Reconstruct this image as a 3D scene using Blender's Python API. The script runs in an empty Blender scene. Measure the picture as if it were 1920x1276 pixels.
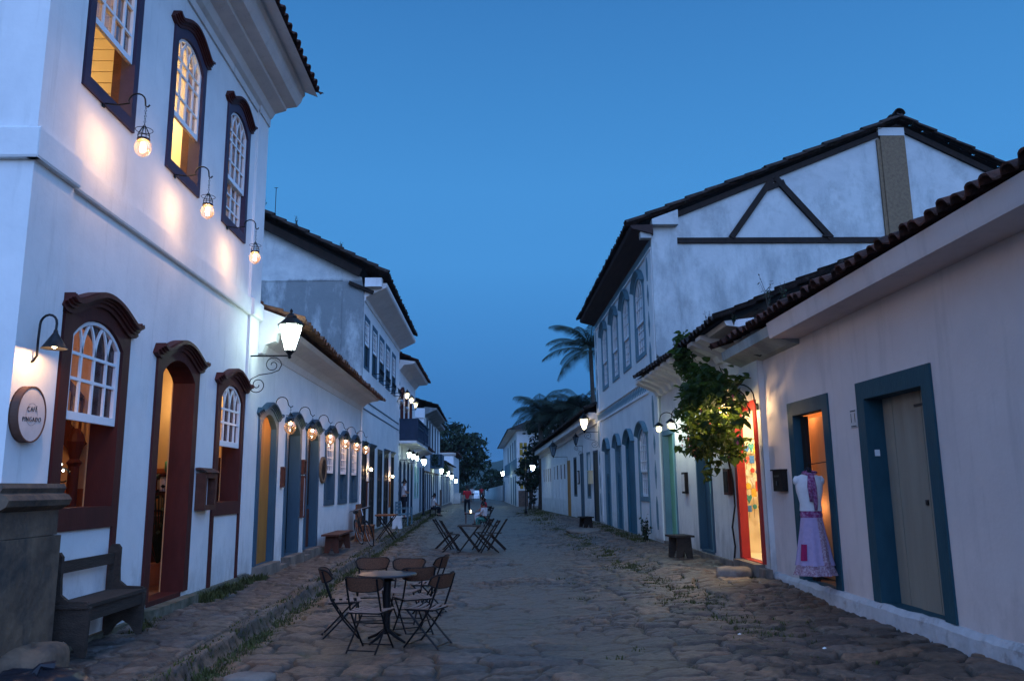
import bpy, math, random
import numpy as np
from mathutils import Vector, Matrix
from mathutils.geometry import tessellate_polygon
random.seed(11); np.random.seed(11)
R_ = math.radians
scene = bpy.context.scene
COL = scene.collection

# ------------------------------------------------------------------ camera
F, PX, PY = 1490., 960., 638.
d = Vector(((920-PX)/F, (PY-913)/F, 1.)).normalized()
roll = .0122
zc = Vector((-roll, 1., 0.)); zc.z = -(zc.x*d.x+zc.y*d.y)/d.z; zc.normalize()
D = Vector((d.x, d.y, -d.z)); Z = Vector((zc.x, zc.y, -zc.z)); X = D.cross(Z)
cam = bpy.data.cameras.new('camera'); cam_o = bpy.data.objects.new('camera', cam); COL.objects.link(cam_o)
cam.sensor_width = 36.; cam.lens = 36.*F/1920.; cam.clip_end = 6000.; cam.clip_start = .05
cam_o.matrix_world = Matrix.Translation((0, 0, 1.65)) @ Matrix((X, D, Z)).to_4x4()
scene.camera = cam_o

# ------------------------------------------------------------------ world (dusk)
w = bpy.data.worlds.new("World"); scene.world = w; w.use_nodes = True
nt = w.node_tree; bg = nt.nodes['Background']
sky = nt.nodes.new('ShaderNodeTexSky'); sky.sky_type = 'NISHITA'; sky.sun_disc = False
sky.sun_elevation = R_(-2.); sky.sun_rotation = R_(180); sky.air_density = 1; sky.dust_density = 2; sky.ozone_density = 3
tc = nt.nodes.new('ShaderNodeTexCoord'); sep = nt.nodes.new('ShaderNodeSeparateXYZ')
nt.links.new(tc.outputs['Generated'], sep.inputs[0])
ramp = nt.nodes.new('ShaderNodeValToRGB')
nt.links.new(sep.outputs['Z'], ramp.inputs[0])
cr = ramp.color_ramp
stops = [(0.0, (.032, .150, .39)), (.05, (.035, .165, .44)), (.10, (.040, .190, .50)), (.18, (.052, .240, .60)), (.27, (.064, .290, .69)), (.36, (.062, .285, .68)), (.45, (.052, .248, .61)), (.55, (.042, .205, .53)), (.63, (.040, .195, .51)), (.78, (.13, .38, .80)), (1.0, (.26, .52, .98))]
cr.elements[0].position = stops[0][0]; cr.elements[0].color = (*stops[0][1], 1)
cr.elements[1].position = stops[-1][0]; cr.elements[1].color = (*stops[-1][1], 1)
for p, c in stops[1:-1]:
    e = cr.elements.new(p); e.color = (*c, 1)
mul = nt.nodes.new('ShaderNodeMath'); mul.operation = 'MULTIPLY'; mul.inputs[1].default_value = 1.0
dt = nt.nodes.new('ShaderNodeVectorMath'); dt.operation = 'DOT_PRODUCT'; dt.inputs[1].default_value = (.42, -.88, .22)
nt.links.new(tc.outputs['Generated'], dt.inputs[0]); nt.links.new(dt.outputs['Value'], mul.inputs[0])
mr = nt.nodes.new('ShaderNodeMapRange'); mr.inputs['From Min'].default_value = 0.0; mr.inputs['From Max'].default_value = 1.0
mr.inputs['To Min'].default_value = 0.0; mr.inputs['To Max'].default_value = 8.3
nt.links.new(mul.outputs[0], mr.inputs['Value'])
sc_ = nt.nodes.new('ShaderNodeVectorMath'); sc_.operation = 'SCALE'
nt.links.new(sky.outputs[0], sc_.inputs[0]); nt.links.new(mr.outputs[0], sc_.inputs['Scale'])
ad = nt.nodes.new('ShaderNodeVectorMath'); ad.operation = 'ADD'
pk = nt.nodes.new('ShaderNodeVectorMath'); pk.operation = 'SCALE'; pk.inputs[0].default_value = (.036, .055, .090)   # pink twilight arch behind the camera
nt.links.new(mr.outputs[0], pk.inputs['Scale']); ad0 = nt.nodes.new('ShaderNodeVectorMath'); ad0.operation = 'ADD'
nt.links.new(pk.outputs[0], ad0.inputs[0]); nt.links.new(sc_.outputs[0], ad0.inputs[1])
nt.links.new(ramp.outputs[0], ad.inputs[0]); nt.links.new(ad0.outputs[0], ad.inputs[1])
nt.links.new(ad.outputs[0], bg.inputs[0]); bg.inputs[1].default_value = 1.0

# afterglow behind the camera: very weak, very soft
sun = bpy.data.lights.new('sun', 'SUN'); sun.energy = .12; sun.angle = R_(60); sun.color = (1., .86, .86)
so = bpy.data.objects.new('sun', sun); COL.objects.link(so); so.rotation_euler = (R_(58), 0, R_(-8))
vs = scene.view_settings; vs.view_transform = 'Standard'; vs.look = 'None'; vs.exposure = 0; vs.gamma = 1
cy = scene.cycles
cy.use_denoising = True; cy.max_bounces = 6; cy.diffuse_bounces = 4; cy.glossy_bounces = 3; cy.transmission_bounces = 4
cy.transparent_max_bounces = 12; cy.sample_clamp_indirect = 4; cy.caustics_reflective = False; cy.caustics_refractive = False
cy.volume_bounces = 0

# ------------------------------------------------------------------ materials
MATS = {}
def mat(name, col, rough=.8, col2=None, nscale=3., nmix=.5, bump=0., bscale=40., metal=0., spec=.22, stretch=(1, 1, 1), emit=None, es=1., detail=4., w2=None):
    m = bpy.data.materials.new(name); m.use_nodes = True; n = m.node_tree; b = n.nodes['Principled BSDF']
    b.inputs['Base Color'].default_value = (*col, 1); b.inputs['Roughness'].default_value = rough
    b.inputs['Metallic'].default_value = metal; b.inputs['Specular IOR Level'].default_value = spec
    geo = n.nodes.new('ShaderNodeNewGeometry'); mp = n.nodes.new('ShaderNodeMapping'); mp.inputs['Scale'].default_value = stretch
    n.links.new(geo.outputs['Position'], mp.inputs['Vector'])
    if col2:
        nz = n.nodes.new('ShaderNodeTexNoise'); nz.inputs['Scale'].default_value = nscale; nz.inputs['Detail'].default_value = detail
        nz.inputs['Roughness'].default_value = .65
        n.links.new(mp.outputs[0], nz.inputs['Vector'])
        rp = n.nodes.new('ShaderNodeValToRGB'); rp.color_ramp.elements[0].position = nmix-.18; rp.color_ramp.elements[1].position = nmix+.18
        rp.color_ramp.elements[0].color = (*col2, 1); rp.color_ramp.elements[1].color = (*col, 1)
        n.links.new(nz.outputs['Fac'], rp.inputs[0]); n.links.new(rp.outputs[0], b.inputs['Base Color'])
    if bump:
        nz2 = n.nodes.new('ShaderNodeTexNoise'); nz2.inputs['Scale'].default_value = bscale; nz2.inputs['Detail'].default_value = 5
        n.links.new(mp.outputs[0], nz2.inputs['Vector'])
        bp = n.nodes.new('ShaderNodeBump'); bp.inputs['Strength'].default_value = bump; bp.inputs['Distance'].default_value = .02
        n.links.new(nz2.outputs['Fac'], bp.inputs['Height']); n.links.new(bp.outputs[0], b.inputs['Normal'])
    if emit:
        b.inputs['Emission Color'].default_value = (*emit, 1); b.inputs['Emission Strength'].default_value = es
    MATS[name] = m; return m

def stain(m, col, zr=None, scale=(2.5, 2.5, .5), thr=.55, soft=.12, amount=.8, nsc=1.0):
    """dirt with a shape of its own over an existing colour"""
    n = m.node_tree; b = n.nodes['Principled BSDF']; lk = b.inputs['Base Color'].links
    geo = n.nodes.new('ShaderNodeNewGeometry'); mp = n.nodes.new('ShaderNodeMapping'); mp.inputs['Scale'].default_value = scale
    n.links.new(geo.outputs['Position'], mp.inputs['Vector'])
    nz = n.nodes.new('ShaderNodeTexNoise'); nz.inputs['Scale'].default_value = nsc; nz.inputs['Detail'].default_value = 8; nz.inputs['Roughness'].default_value = .7
    n.links.new(mp.outputs[0], nz.inputs['Vector'])
    val = nz.outputs['Fac']
    if zr:   # (z0, z1, w0, w1): extra weight by height (rain splash, roof line runs)
        sp = n.nodes.new('ShaderNodeSeparateXYZ'); n.links.new(geo.outputs['Position'], sp.inputs[0])
        mr = n.nodes.new('ShaderNodeMapRange'); mr.inputs['From Min'].default_value = zr[0]; mr.inputs['From Max'].default_value = zr[1]
        mr.inputs['To Min'].default_value = zr[2]; mr.inputs['To Max'].default_value = zr[3]
        n.links.new(sp.outputs['Z'], mr.inputs['Value'])
        a = n.nodes.new('ShaderNodeMath'); a.operation = 'ADD'; n.links.new(val, a.inputs[0]); n.links.new(mr.outputs[0], a.inputs[1]); val = a.outputs[0]
    mr2 = n.nodes.new('ShaderNodeMapRange'); mr2.inputs['From Min'].default_value = thr-soft; mr2.inputs['From Max'].default_value = thr+soft
    mr2.inputs['To Min'].default_value = 0; mr2.inputs['To Max'].default_value = amount
    n.links.new(val, mr2.inputs['Value'])
    mx = n.nodes.new('ShaderNodeMixRGB'); n.links.new(mr2.outputs[0], mx.inputs['Fac']); mx.inputs['Color2'].default_value = (*col, 1)
    if lk: n.links.new(lk[0].from_socket, mx.inputs['Color1'])
    else: mx.inputs['Color1'].default_value = b.inputs['Base Color'].default_value
    n.links.new(mx.outputs[0], b.inputs['Base Color'])
    return m

plaster = mat('plaster', (.76, .76, .76), .85, (.64, .65, .66), 1.3, .45, .12, 18)
stain(plaster, (.30, .29, .28), (0.2, 1.1, .20, -.14), (4, 4, 2.0), .61, .12, .42)
plaster_b = mat('plaster_cream', (.72, .68, .66), .85, (.60, .57, .56), 1.3, .45, .3, 25)
stain(plaster_b, (.28, .25, .24), (0.1, 1.3, .22, -.10), (4, 4, 1.0), .62, .1, .55)
plaster_r = mat('plaster_warm_light', (.68, .585, .57), .88, (.60, .51, .50), .8, .45, .12, 22)  # white plaster; the rosy tint is warm lamp light put into its colour
stain(plaster_r, (.34, .28, .27), (0.15, 1.2, .14, -.12), (3, 3, 1.4), .64, .12, .4)
plinth_m = mat('limewash', (.50, .50, .53), .9, (.38, .38, .41), 5, .45, .8, 14)
stain(plinth_m, (.16, .13, .12), None, (3, 3, 3), .62, .06, .7)
stain(plaster, (.34, .34, .33), None, (5, 5, .35), .66, .10, .35, 1.3)
stain(plaster_b, (.33, .30, .28), None, (5, 5, .35), .64, .10, .40, 1.3)
stain(plaster_r, (.30, .26, .26), None, (4, 4, .4), .64, .12, .35, 1.1)
weathered = mat('weathered_plaster', (.47, .50, .50), .9, (.38, .41, .42), 1.1, .45, .3, 14)
stain(weathered, (.16, .19, .20), (4.5, 10.5, .12, -.09), (1.6, 1.6, .55), .57, .12, .62)
stain(weathered, (.20, .22, .22), None, (.7, .7, .7), .60, .10, .5, 2.)
weathered_l = mat('mouldy_plaster', (.55, .58, .57), .9, (.40, .43, .44), 2.2, .5, .5, 18)
stain(weathered_l, (.13, .15, .16), (8.45, 8.6, .16, -.14), (1.3, 1.3, .5), .56, .10, .8)
brown = mat('brown_paint', (.080, .018, .015), .6, (.055, .012, .011), 6, .5, .12, 60, stretch=(1, 1, .3))
plum = mat('plum_paint', (.062, .04, .07), .55, (.045, .03, .055), 6, .5, .12, 60)
bluegrey = mat('slate_blue_paint', (.045, .098, .145), .6, (.035, .078, .118), 5, .5, .2, 50, stretch=(1, 1, .3))
teal = mat('teal_paint', (.020, .072, .098), .65, (.014, .052, .074), 4, .5, .3, 40, stretch=(1, 1, .4))
skyblue = mat('pale_blue_paint', (.125, .235, .29), .6, (.095, .18, .23), 5, .5, .2, 50, stretch=(1, 1, .3))
doorblue = mat('door_blue_paint', (.03, .125, .19), .6, (.022, .095, .145), 5, .5, .2, 50, stretch=(1, 1, .3))
darkblue = mat('dark_blue_paint', (.018, .04, .085), .5, (.012, .03, .06), 5, .5, .2, 50)
near_black = mat('near_black_green', (.010, .013, .015), .5, (.006, .008, .01), 5, .5, .2, 50)  # dark paint that also stands in for unlit interiors
ochre = mat('ochre_paint', (.36, .20, .055), .6, (.27, .15, .04), 4, .5, .2, 50, stretch=(1, 1, .2))
ochre2 = mat('ochre_door', (.42, .19, .04), .6, (.3, .13, .03), 4, .5, .2, 50, stretch=(1, 1, .2))
tan_door = mat('tan_door', (.46, .28, .15), .65, (.36, .21, .11), 4, .5, .2, 50, stretch=(1, 1, .2))
greenp = mat('green_paint', (.20, .44, .28), .6, (.15, .35, .22), 4, .5, .2, 50, stretch=(1, 1, .2))  # raised a little, lamp spill on the green doors put into the paint
mint = mat('mint_paint', (.32, .62, .52), .6, (.26, .52, .44), 4, .5, .2, 50, stretch=(1, 1, .2))  # lightened likewise, with lamp spill in the colour
redp = mat('red_paint', (.42, .035, .03), .55, (.32, .025, .022), 4, .5, .2, 50, stretch=(1, 1, .2))
creamdoor = mat('putty_paint', (.30, .27, .22), .65, (.23, .20, .165), 3, .5, .25, 40, stretch=(1, 1, .12))
white = mat('white_paint', (.78, .78, .78), .55, (.70, .70, .70), 8, .45, .1, 60)
whitewood = mat('white_gloss', (.80, .80, .82), .4)
tile = mat('clay_tile', (.13, .048, .032), .9, (.028, .019, .018), 5, .52, .6, 30)
stain(tile, (.12, .12, .11), None, (3, 3, 3), .66, .08, .6, 2.)
tile_d = mat('old_clay_tile', (.055, .036, .03), .95, (.014, .012, .012), 4, .5, .7, 30)
stain(tile_d, (.20, .20, .19), None, (3, 3, 3), .65, .05, .6, 2.)
tile_t = mat('warm_clay_tile', (.26, .12, .07), .9, (.10, .06, .045), 6, .5, .6, 30)
darkwood = mat('dark_timber', (.024, .015, .012), .8, (.011, .008, .007), 8, .5, .5, 60, stretch=(1, 1, .3))
soffit_wood = mat('soffit_boards', (.05, .03, .028), .85, (.028, .018, .018), 3, .5, .4, 30, stretch=(4, .3, 4))
greywood = mat('weathered_bench_wood', (.065, .046, .036), .85, (.034, .026, .021), 7, .5, .5, 50, stretch=(1, .2, 2))
redwood = mat('red_brown_wood', (.11, .036, .022), .6, (.065, .022, .014), 6, .5, .3, 50)
orangewood = mat('orange_wood', (.24, .075, .025), .5, (.14, .045, .016), 6, .5, .3, 50)
slatwood = mat('slat_wood', (.30, .20, .16), .6, (.19, .125, .10), 9, .5, .3, 60)
rattan = mat('rattan', (.17, .075, .04), .6, (.07, .03, .018), 75, .5, .9, 160)
iron = mat('black_iron', (.012, .012, .014), .45, metal=.6)
darkmetal = mat('dark_steel', (.03, .03, .035), .4, (.02, .02, .022), 20, .5, metal=.7)
tabletop = mat('table_top_metal', (.045, .034, .034), .3, (.03, .024, .025), 8, .5, metal=.2)
stone = mat('stone', (.27, .22, .18), .9, (.13, .105, .09), 2.2, .5, 1., 9)
stain(stone, (.05, .05, .045), None, (2.5, 2.5, 1), .6, .1, .7)
stone_p = mat('pilaster_stone', (.20, .135, .09), .9, (.085, .06, .045), 2.5, .5, .8, 11)
stain(stone_p, (.045, .045, .045), None, (4, 4, 2.2), .56, .1, .8)
stone_g = mat('rubble_stone', (.20, .18, .14), .92, (.06, .065, .04), 4, .5, 1., 12)
concrete = mat('brown_render_post', (.20, .14, .085), .9, (.13, .09, .06), 12, .5, .6, 40)
leaf = mat('leaf', (.035, .065, .016), .55, (.014, .028, .009), 6, .5)
def translucent(m, col, f=.45):
    n = m.node_tree; b = n.nodes['Principled BSDF']; t = n.nodes.new('ShaderNodeBsdfTranslucent'); t.inputs[0].default_value = (*col, 1); x = n.nodes.new('ShaderNodeMixShader'); x.inputs[0].default_value = f
    n.links.new(b.outputs[0], x.inputs[1]); n.links.new(t.outputs[0], x.inputs[2]); n.links.new(x.outputs[0], n.nodes['Material Output'].inputs[0])
translucent(leaf, (.10, .15, .02), .35)
leaf_d = mat('dark_leaf', (.016, .034, .014), .7, (.007, .016, .008), .9, .5)
bract = mat('pink_bract', (.42, .09, .09), .6)
palm_m = mat('palm_leaf', (.014, .026, .014), .6, (.008, .016, .009), 2, .5)
bark = mat('bark', (.10, .085, .07), .9, (.05, .04, .035), 8, .5, .8, 30)
bark_d = mat('dark_stem', (.035, .025, .02), .9, (.02, .015, .012), 8, .5)
grass_m = mat('grass_blade', (.075, .085, .022), .8, (.045, .042, .016), 3, .5)
hill_m = mat('hill_forest', (.028, .055, .04), .95, (.014, .03, .022), .05, .5, 1., .3)
earth = mat('earth', (.14, .10, .075), .95, (.09, .08, .045), .6, .5, .5, 6)
skin_m = mat('skin', (.34, .17, .11), .6)
hair_m = mat('hair', (.012, .009, .008), .6)
clothw = mat('white_cloth', (.62, .60, .62), .9, (.55, .52, .55), 8, .5)
clothr = mat('red_cloth', (.40, .02, .03), .85)
clothd = mat('dark_cloth', (.012, .013, .02), .9)
clothp = mat('pink_cloth', (.55, .14, .22), .85, (.7, .55, .6), 25, .5)
lilac = mat('lilac_skirt', (.36, .28, .44), .9, (.31, .24, .39), 20, .5)
scarf_m = mat('purple_scarf', (.16, .02, .09), .9, (.42, .25, .40), 30, .42)
floral = mat('floral_hem', (.42, .34, .40), .9, (.14, .02, .07), 45, .48)
burg = mat('burgundy_patch', (.28, .015, .08), .9)
wall_orange = mat('cafe_inner_wall', (.62, .40, .20), .85, (.54, .34, .17), 2, .5)
wall_wains = mat('cafe_wainscot', (.32, .09, .03), .6, (.25, .07, .025), 3, .5)
cream_in = mat('cream_inner_wall', (.75, .60, .36), .85)
wall_shop = mat('shop_inner_wall', (.80, .68, .48), .85)
floor_in = mat('tile_floor', (.20, .09, .05), .6, (.13, .06, .035), 6, .5)
sign_w = mat('sign_face', (.60, .55, .54), .7, (.52, .47, .46), 6, .5)
sign_rim = mat('sign_rim', (.11, .055, .04), .7)
text_m = mat('sign_lettering', (.02, .016, .016), .7)
plastic = mat('black_plastic', (.012, .013, .018), .3)
carwhite = mat('car_white', (.65, .66, .68), .3)
carblue = mat('car_dark', (.02, .025, .035), .25)
silver = mat('aluminium', (.35, .36, .38), .35, metal=.8)
yellowp = mat('yellow_panel', (.42, .26, .03), .7)
rubble = mat('brick_rubble', (.20, .13, .10), .9, (.10, .08, .07), 5, .5, .8, 12)
flower_pot = mat('terracotta', (.28, .11, .06), .8)
for nm, c in {'cloth_a': (.65, .08, .05), 'cloth_b': (.75, .45, .06), 'cloth_c': (.06, .18, .45), 'cloth_d': (.75, .65, .5), 'cloth_e': (.08, .30, .28)}.items():
    mat(nm, c, .85, tuple(x*.5 for x in c), 30, .5)

def emis(name, col, s):
    m = bpy.data.materials.new(name); m.use_nodes = True; n = m.node_tree; n.nodes.remove(n.nodes['Principled BSDF'])
    e = n.nodes.new('ShaderNodeEmission'); e.inputs[0].default_value = (*col, 1); e.inputs[1].default_value = s
    tr = n.nodes.new('ShaderNodeBsdfTransparent'); ads = n.nodes.new('ShaderNodeAddShader'); n.links.new(e.outputs[0], ads.inputs[0]); n.links.new(tr.outputs[0], ads.inputs[1])   # clear glowing glass: lets its lamp's light out
    n.links.new(ads.outputs[0], n.nodes['Material Output'].inputs[0]); MATS[name] = m; return m
WARM = (1., .56, .25); WARM2 = (1., .72, .36); COOL = (.80, 1., .90)
e_warm = emis('lit_bulb_warm', (1., .70, .38), 22.)
e_cool = emis('lit_bulb_cool', (.86, 1., .93), 9.)
e_far = emis('lit_bulb_pale', (.95, 1., .88), 6.)
e_cream = emis('lit_panel', (1., .85, .55), 1.2)

def glass(name, col=(.9, .95, 1.), refl=.12, op=0., opcol=(.8, .8, .8), emit=0.):
    m = bpy.data.materials.new(name); m.use_nodes = True; n = m.node_tree; n.nodes.remove(n.nodes['Principled BSDF'])
    t = n.nodes.new('ShaderNodeBsdfTransparent'); t.inputs[0].default_value = (*col, 1)
    g = n.nodes.new('ShaderNodeBsdfGlossy'); g.inputs['Roughness'].default_value = .06
    lw = n.nodes.new('ShaderNodeLayerWeight'); lw.inputs[0].default_value = .35
    ma = n.nodes.new('ShaderNodeMath'); ma.operation = 'MULTIPLY_ADD'; ma.inputs[1].default_value = .6; ma.inputs[2].default_value = refl
    n.links.new(lw.outputs['Fresnel'], ma.inputs[0])
    mx = n.nodes.new('ShaderNodeMixShader'); n.links.new(ma.outputs[0], mx.inputs[0]); n.links.new(t.outputs[0], mx.inputs[1]); n.links.new(g.outputs[0], mx.inputs[2])
    out = mx.outputs[0]
    if op:
        df = n.nodes.new('ShaderNodeBsdfTranslucent'); df.inputs[0].default_value = (*opcol, 1)
        m2 = n.nodes.new('ShaderNodeMixShader'); m2.inputs[0].default_value = op; n.links.new(out, m2.inputs[1]); n.links.new(df.outputs[0], m2.inputs[2]); out = m2.outputs[0]
    n.links.new(out, n.nodes['Material Output'].inputs[0]); MATS[name] = m; return m
pane_m = glass('window_glass', (.85, .9, .95), .08)
pane_u = glass('window_glass_bright', (.62, .60, .62), .30)
pane_d = glass('window_glass_dark', (.35, .4, .45), .10)
globe_m = glass('globe_glass', (.97, .94, .90), .05, .022, (1., .70, .42))
lantern_g = glass('lantern_glass', (.95, 1., .97), .04, .55, (.95, 1., .97))
lantern_off = glass('unlit_lantern_glass', (.5, .6, .7), .15, .3, (.5, .6, .7))

# ------------------------------------------------------------------ object helpers
ORG = {}
def tag(o, label=None, cat=None, group=None, kind=None):
    if label: o['label'] = label
    if cat: o['category'] = cat
    if group: o['group'] = group
    if kind: o['kind'] = kind
    return o
def thing(name, label, cat, loc=(0, 0, 0), rotz=0, group=None):
    o = bpy.data.objects.new(name, None); COL.objects.link(o); o.empty_display_size = .2
    o.location = loc; o.rotation_euler = (0, 0, rotz); ORG[o.name] = Vector(loc)
    return tag(o, label, cat, group)
def mesh_obj(name, v, f, m, parent=None, smooth=False, local=False):
    me = bpy.data.meshes.new(name)
    off = Vector((0, 0, 0))
    if parent is not None and not local: off = ORG[parent.name]
    me.from_pydata([(p[0]-off[0], p[1]-off[1], p[2]-off[2]) for p in v], [], f)
    me.update()
    if m: me.materials.append(m)
    if smooth: me.polygons.foreach_set('use_smooth', [True]*len(me.polygons))
    o = bpy.data.objects.new(name, me); COL.objects.link(o)
    if parent is not None: o.parent = parent
    ORG[o.name] = ORG[parent.name] if parent is not None else Vector((0, 0, 0))
    return o
def copy_tree(o, parent=None):
    c = o.copy(); COL.objects.link(c); c.parent = parent
    ORG[c.name] = ORG.get(o.name, Vector((0, 0, 0)))
    for ch in o.children: copy_tree(ch, c)
    return c

class MB:
    def __init__(s, T=None): s.v = []; s.f = []; s.T = T or (lambda p: p)
    def add(s, vs, fs):
        o = len(s.v); s.v += [tuple(s.T(p)) for p in vs]; s.f += [tuple(i+o for i in q) for q in fs]; return s
    def box(s, a, b):
        x0, y0, z0 = a; x1, y1, z1 = b
        return s.add([(x0, y0, z0), (x1, y0, z0), (x1, y1, z0), (x0, y1, z0), (x0, y0, z1), (x1, y0, z1), (x1, y1, z1), (x0, y1, z1)],
                     [(0, 3, 2, 1), (4, 5, 6, 7), (0, 1, 5, 4), (1, 2, 6, 5), (2, 3, 7, 6), (3, 0, 4, 7)])
    def cbox(s, c, sz, rz=0, top=1.0):
        hx, hy, hz = sz[0]/2, sz[1]/2, sz[2]/2; cs, sn = math.cos(rz), math.sin(rz)
        vs = []
        for zz, k in ((-hz, 1), (hz, top)):
            for xx, yy in ((-hx, -hy), (hx, -hy), (hx, hy), (-hx, hy)):
                xx *= k; yy *= k
                vs.append((c[0]+xx*cs-yy*sn, c[1]+xx*sn+yy*cs, c[2]+zz))
        return s.add(vs, [(0, 3, 2, 1), (4, 5, 6, 7), (0, 1, 5, 4), (1, 2, 6, 5), (2, 3, 7, 6), (3, 0, 4, 7)])
    def bar(s, p, q, wd, ht=None, up=(0, 0, 1)):
        ht = ht or wd; p = Vector(p); q = Vector(q); t = (q-p).normalized(); u = Vector(up)
        if abs(t.dot(u)) > .98: u = Vector((1, 0, 0))
        a = t.cross(u).normalized()*wd/2; b = a.cross(t).normalized()*ht/2
        vs = [p-a-b, p+a-b, p+a+b, p-a+b, q-a-b, q+a-b, q+a+b, q-a+b]
        return s.add([tuple(x) for x in vs], [(0, 1, 2, 3), (7, 6, 5, 4), (0, 4, 5, 1), (1, 5, 6, 2), (2, 6, 7, 3), (3, 7, 4, 0)])
    def tube(s, pts, r, n=8, closed=False):
        pts = [Vector(p) for p in pts]; N = len(pts); rr = r if isinstance(r, (list, tuple)) else [r]*N
        vs = []; prev = None
        for i, p in enumerate(pts):
            if closed: t = (pts[(i+1) % N]-pts[i-1])
            else: t = pts[min(i+1, N-1)]-pts[max(i-1, 0)]
            t = t.normalized() if t.length > 1e-9 else Vector((0, 0, 1))
            if prev is None:
                a = t.cross(Vector((0, 0, 1)));
                if a.length < .05: a = t.cross(Vector((0, 1, 0)))
                a.normalize()
            else:
                a = prev - t*prev.dot(t)
                if a.length < 1e-6: a = t.cross(Vector((0, 1, 0)))
                a.normalize()
            prev = a; b = t.cross(a)
            for k in range(n):
                an = 2*math.pi*k/n; vs.append(tuple(p+a*math.cos(an)*rr[i]+b*math.sin(an)*rr[i]))
        fs = []
        for i in range(N if closed else N-1):
            j = (i+1) % N
            for k in range(n):
                k2 = (k+1) % n; fs.append((i*n+k, i*n+k2, j*n+k2, j*n+k))
        if not closed: fs += [tuple(range(n))[::-1], tuple((N-1)*n+k for k in range(n))]
        return s.add(vs, fs)
    def lathe(s, prof, c, n=16, sx=1., sy=1.):
        vs = []; fs = []
        for r, z in prof:
            for k in range(n):
                a = 2*math.pi*k/n; vs.append((c[0]+r*math.cos(a)*sx, c[1]+r*math.sin(a)*sy, c[2]+z))
        for i in range(len(prof)-1):
            for k in range(n):
                k2 = (k+1) % n; fs.append((i*n+k, i*n+k2, (i+1)*n+k2, (i+1)*n+k))
        fs += [tuple(range(n))[::-1], tuple((len(prof)-1)*n+k for k in range(n))]
        return s.add(vs, fs)
    def prism(s, loops, n0, n1, caps=True):
        """loops of (u, z) extruded along n; first loop outer, the rest holes"""
        flat = [p for l in loops for p in l]
        tr = tessellate_polygon([[Vector((p[0], p[1], 0)) for p in l] for l in loops])
        N = len(flat)
        vs = [(p[0], n0, p[1]) for p in flat]+[(p[0], n1, p[1]) for p in flat]
        fs = []
        if caps: fs = [tuple(t) for t in tr]+[tuple(i+N for i in t) for t in tr]
        else: fs = [tuple(i+N for i in t) for t in tr]
        o = 0
        for l in loops:
            for i in range(len(l)):
                j = (i+1) % len(l); fs.append((o+i, o+j, N+o+j, N+o+i))
            o += len(l)
        return s.add(vs, fs)
    def sheet(s, loops, n):
        flat = [p for l in loops for p in l]
        tr = tessellate_polygon([[Vector((p[0], p[1], 0)) for p in l] for l in loops])
        return s.add([(p[0], n, p[1]) for p in flat], [tuple(t) for t in tr])
    def band(s, path, o0, o1, n0, n1):
        """moulding of rectangular section along a (u, z) path"""
        P = [Vector((p[0], p[1])) for p in path]; nr = []
        for i in range(len(P)):
            t = (P[min(i+1, len(P)-1)]-P[max(i-1, 0)]).normalized(); nr.append(Vector((-t.y, t.x)))
        vs = []
        for p, q in zip(P, nr):
            a = p+q*o0; b = p+q*o1
            vs += [(a.x, n0, a.y), (a.x, n1, a.y), (b.x, n1, b.y), (b.x, n0, b.y)]
        fs = []
        for i in range(len(P)-1):
            for k in range(4):
                fs.append((i*4+k, i*4+(k+1) % 4, i*4+4+(k+1) % 4, i*4+4+k))
        fs += [(0, 3, 2, 1), tuple(len(vs)-4+k for k in range(4))]
        return s.add(vs, fs)
    def sweep(s, prof, u0, u1):
        """profile of (n, z) swept along u"""
        N = len(prof); vs = [(u0, n, z) for n, z in prof]+[(u1, n, z) for n, z in prof]
        fs = [(i, i+1, N+i+1, N+i) for i in range(N-1)]+[tuple(range(N)), tuple(range(2*N-1, N-1, -1))]
        return s.add(vs, fs)
    def build(s, name, m, parent=None, smooth=False, local=False, label=None):
        o = mesh_obj(name, s.v, s.f, m, parent, smooth, local)
        if label: o['label'] = label
        return o

def arch(u0, u1, z0, zs, rise, n=10, open_bottom=False):
    pts = [(u0, z0), (u1, z0)]
    if rise <= 0: return pts+[(u1, zs), (u0, zs)]
    hw = (u1-u0)/2; r = (hw*hw+rise*rise)/(2*rise); cz = zs+rise-r; a = math.asin(min(1, hw/r))
    if rise > hw: a = math.pi-a
    for i in range(n+1):
        t = a-2*a*i/n; pts.append(((u0+u1)/2+r*math.sin(t), cz+r*math.cos(t)))
    return pts
def ztop(u, u0, u1, zs, rise):
    if rise <= 0: return zs
    hw = (u1-u0)/2; r = (hw*hw+rise*rise)/(2*rise); cz = zs+rise-r; x = min(abs(u-(u0+u1)/2), hw)
    return cz+math.sqrt(max(0, r*r-x*x))

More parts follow.
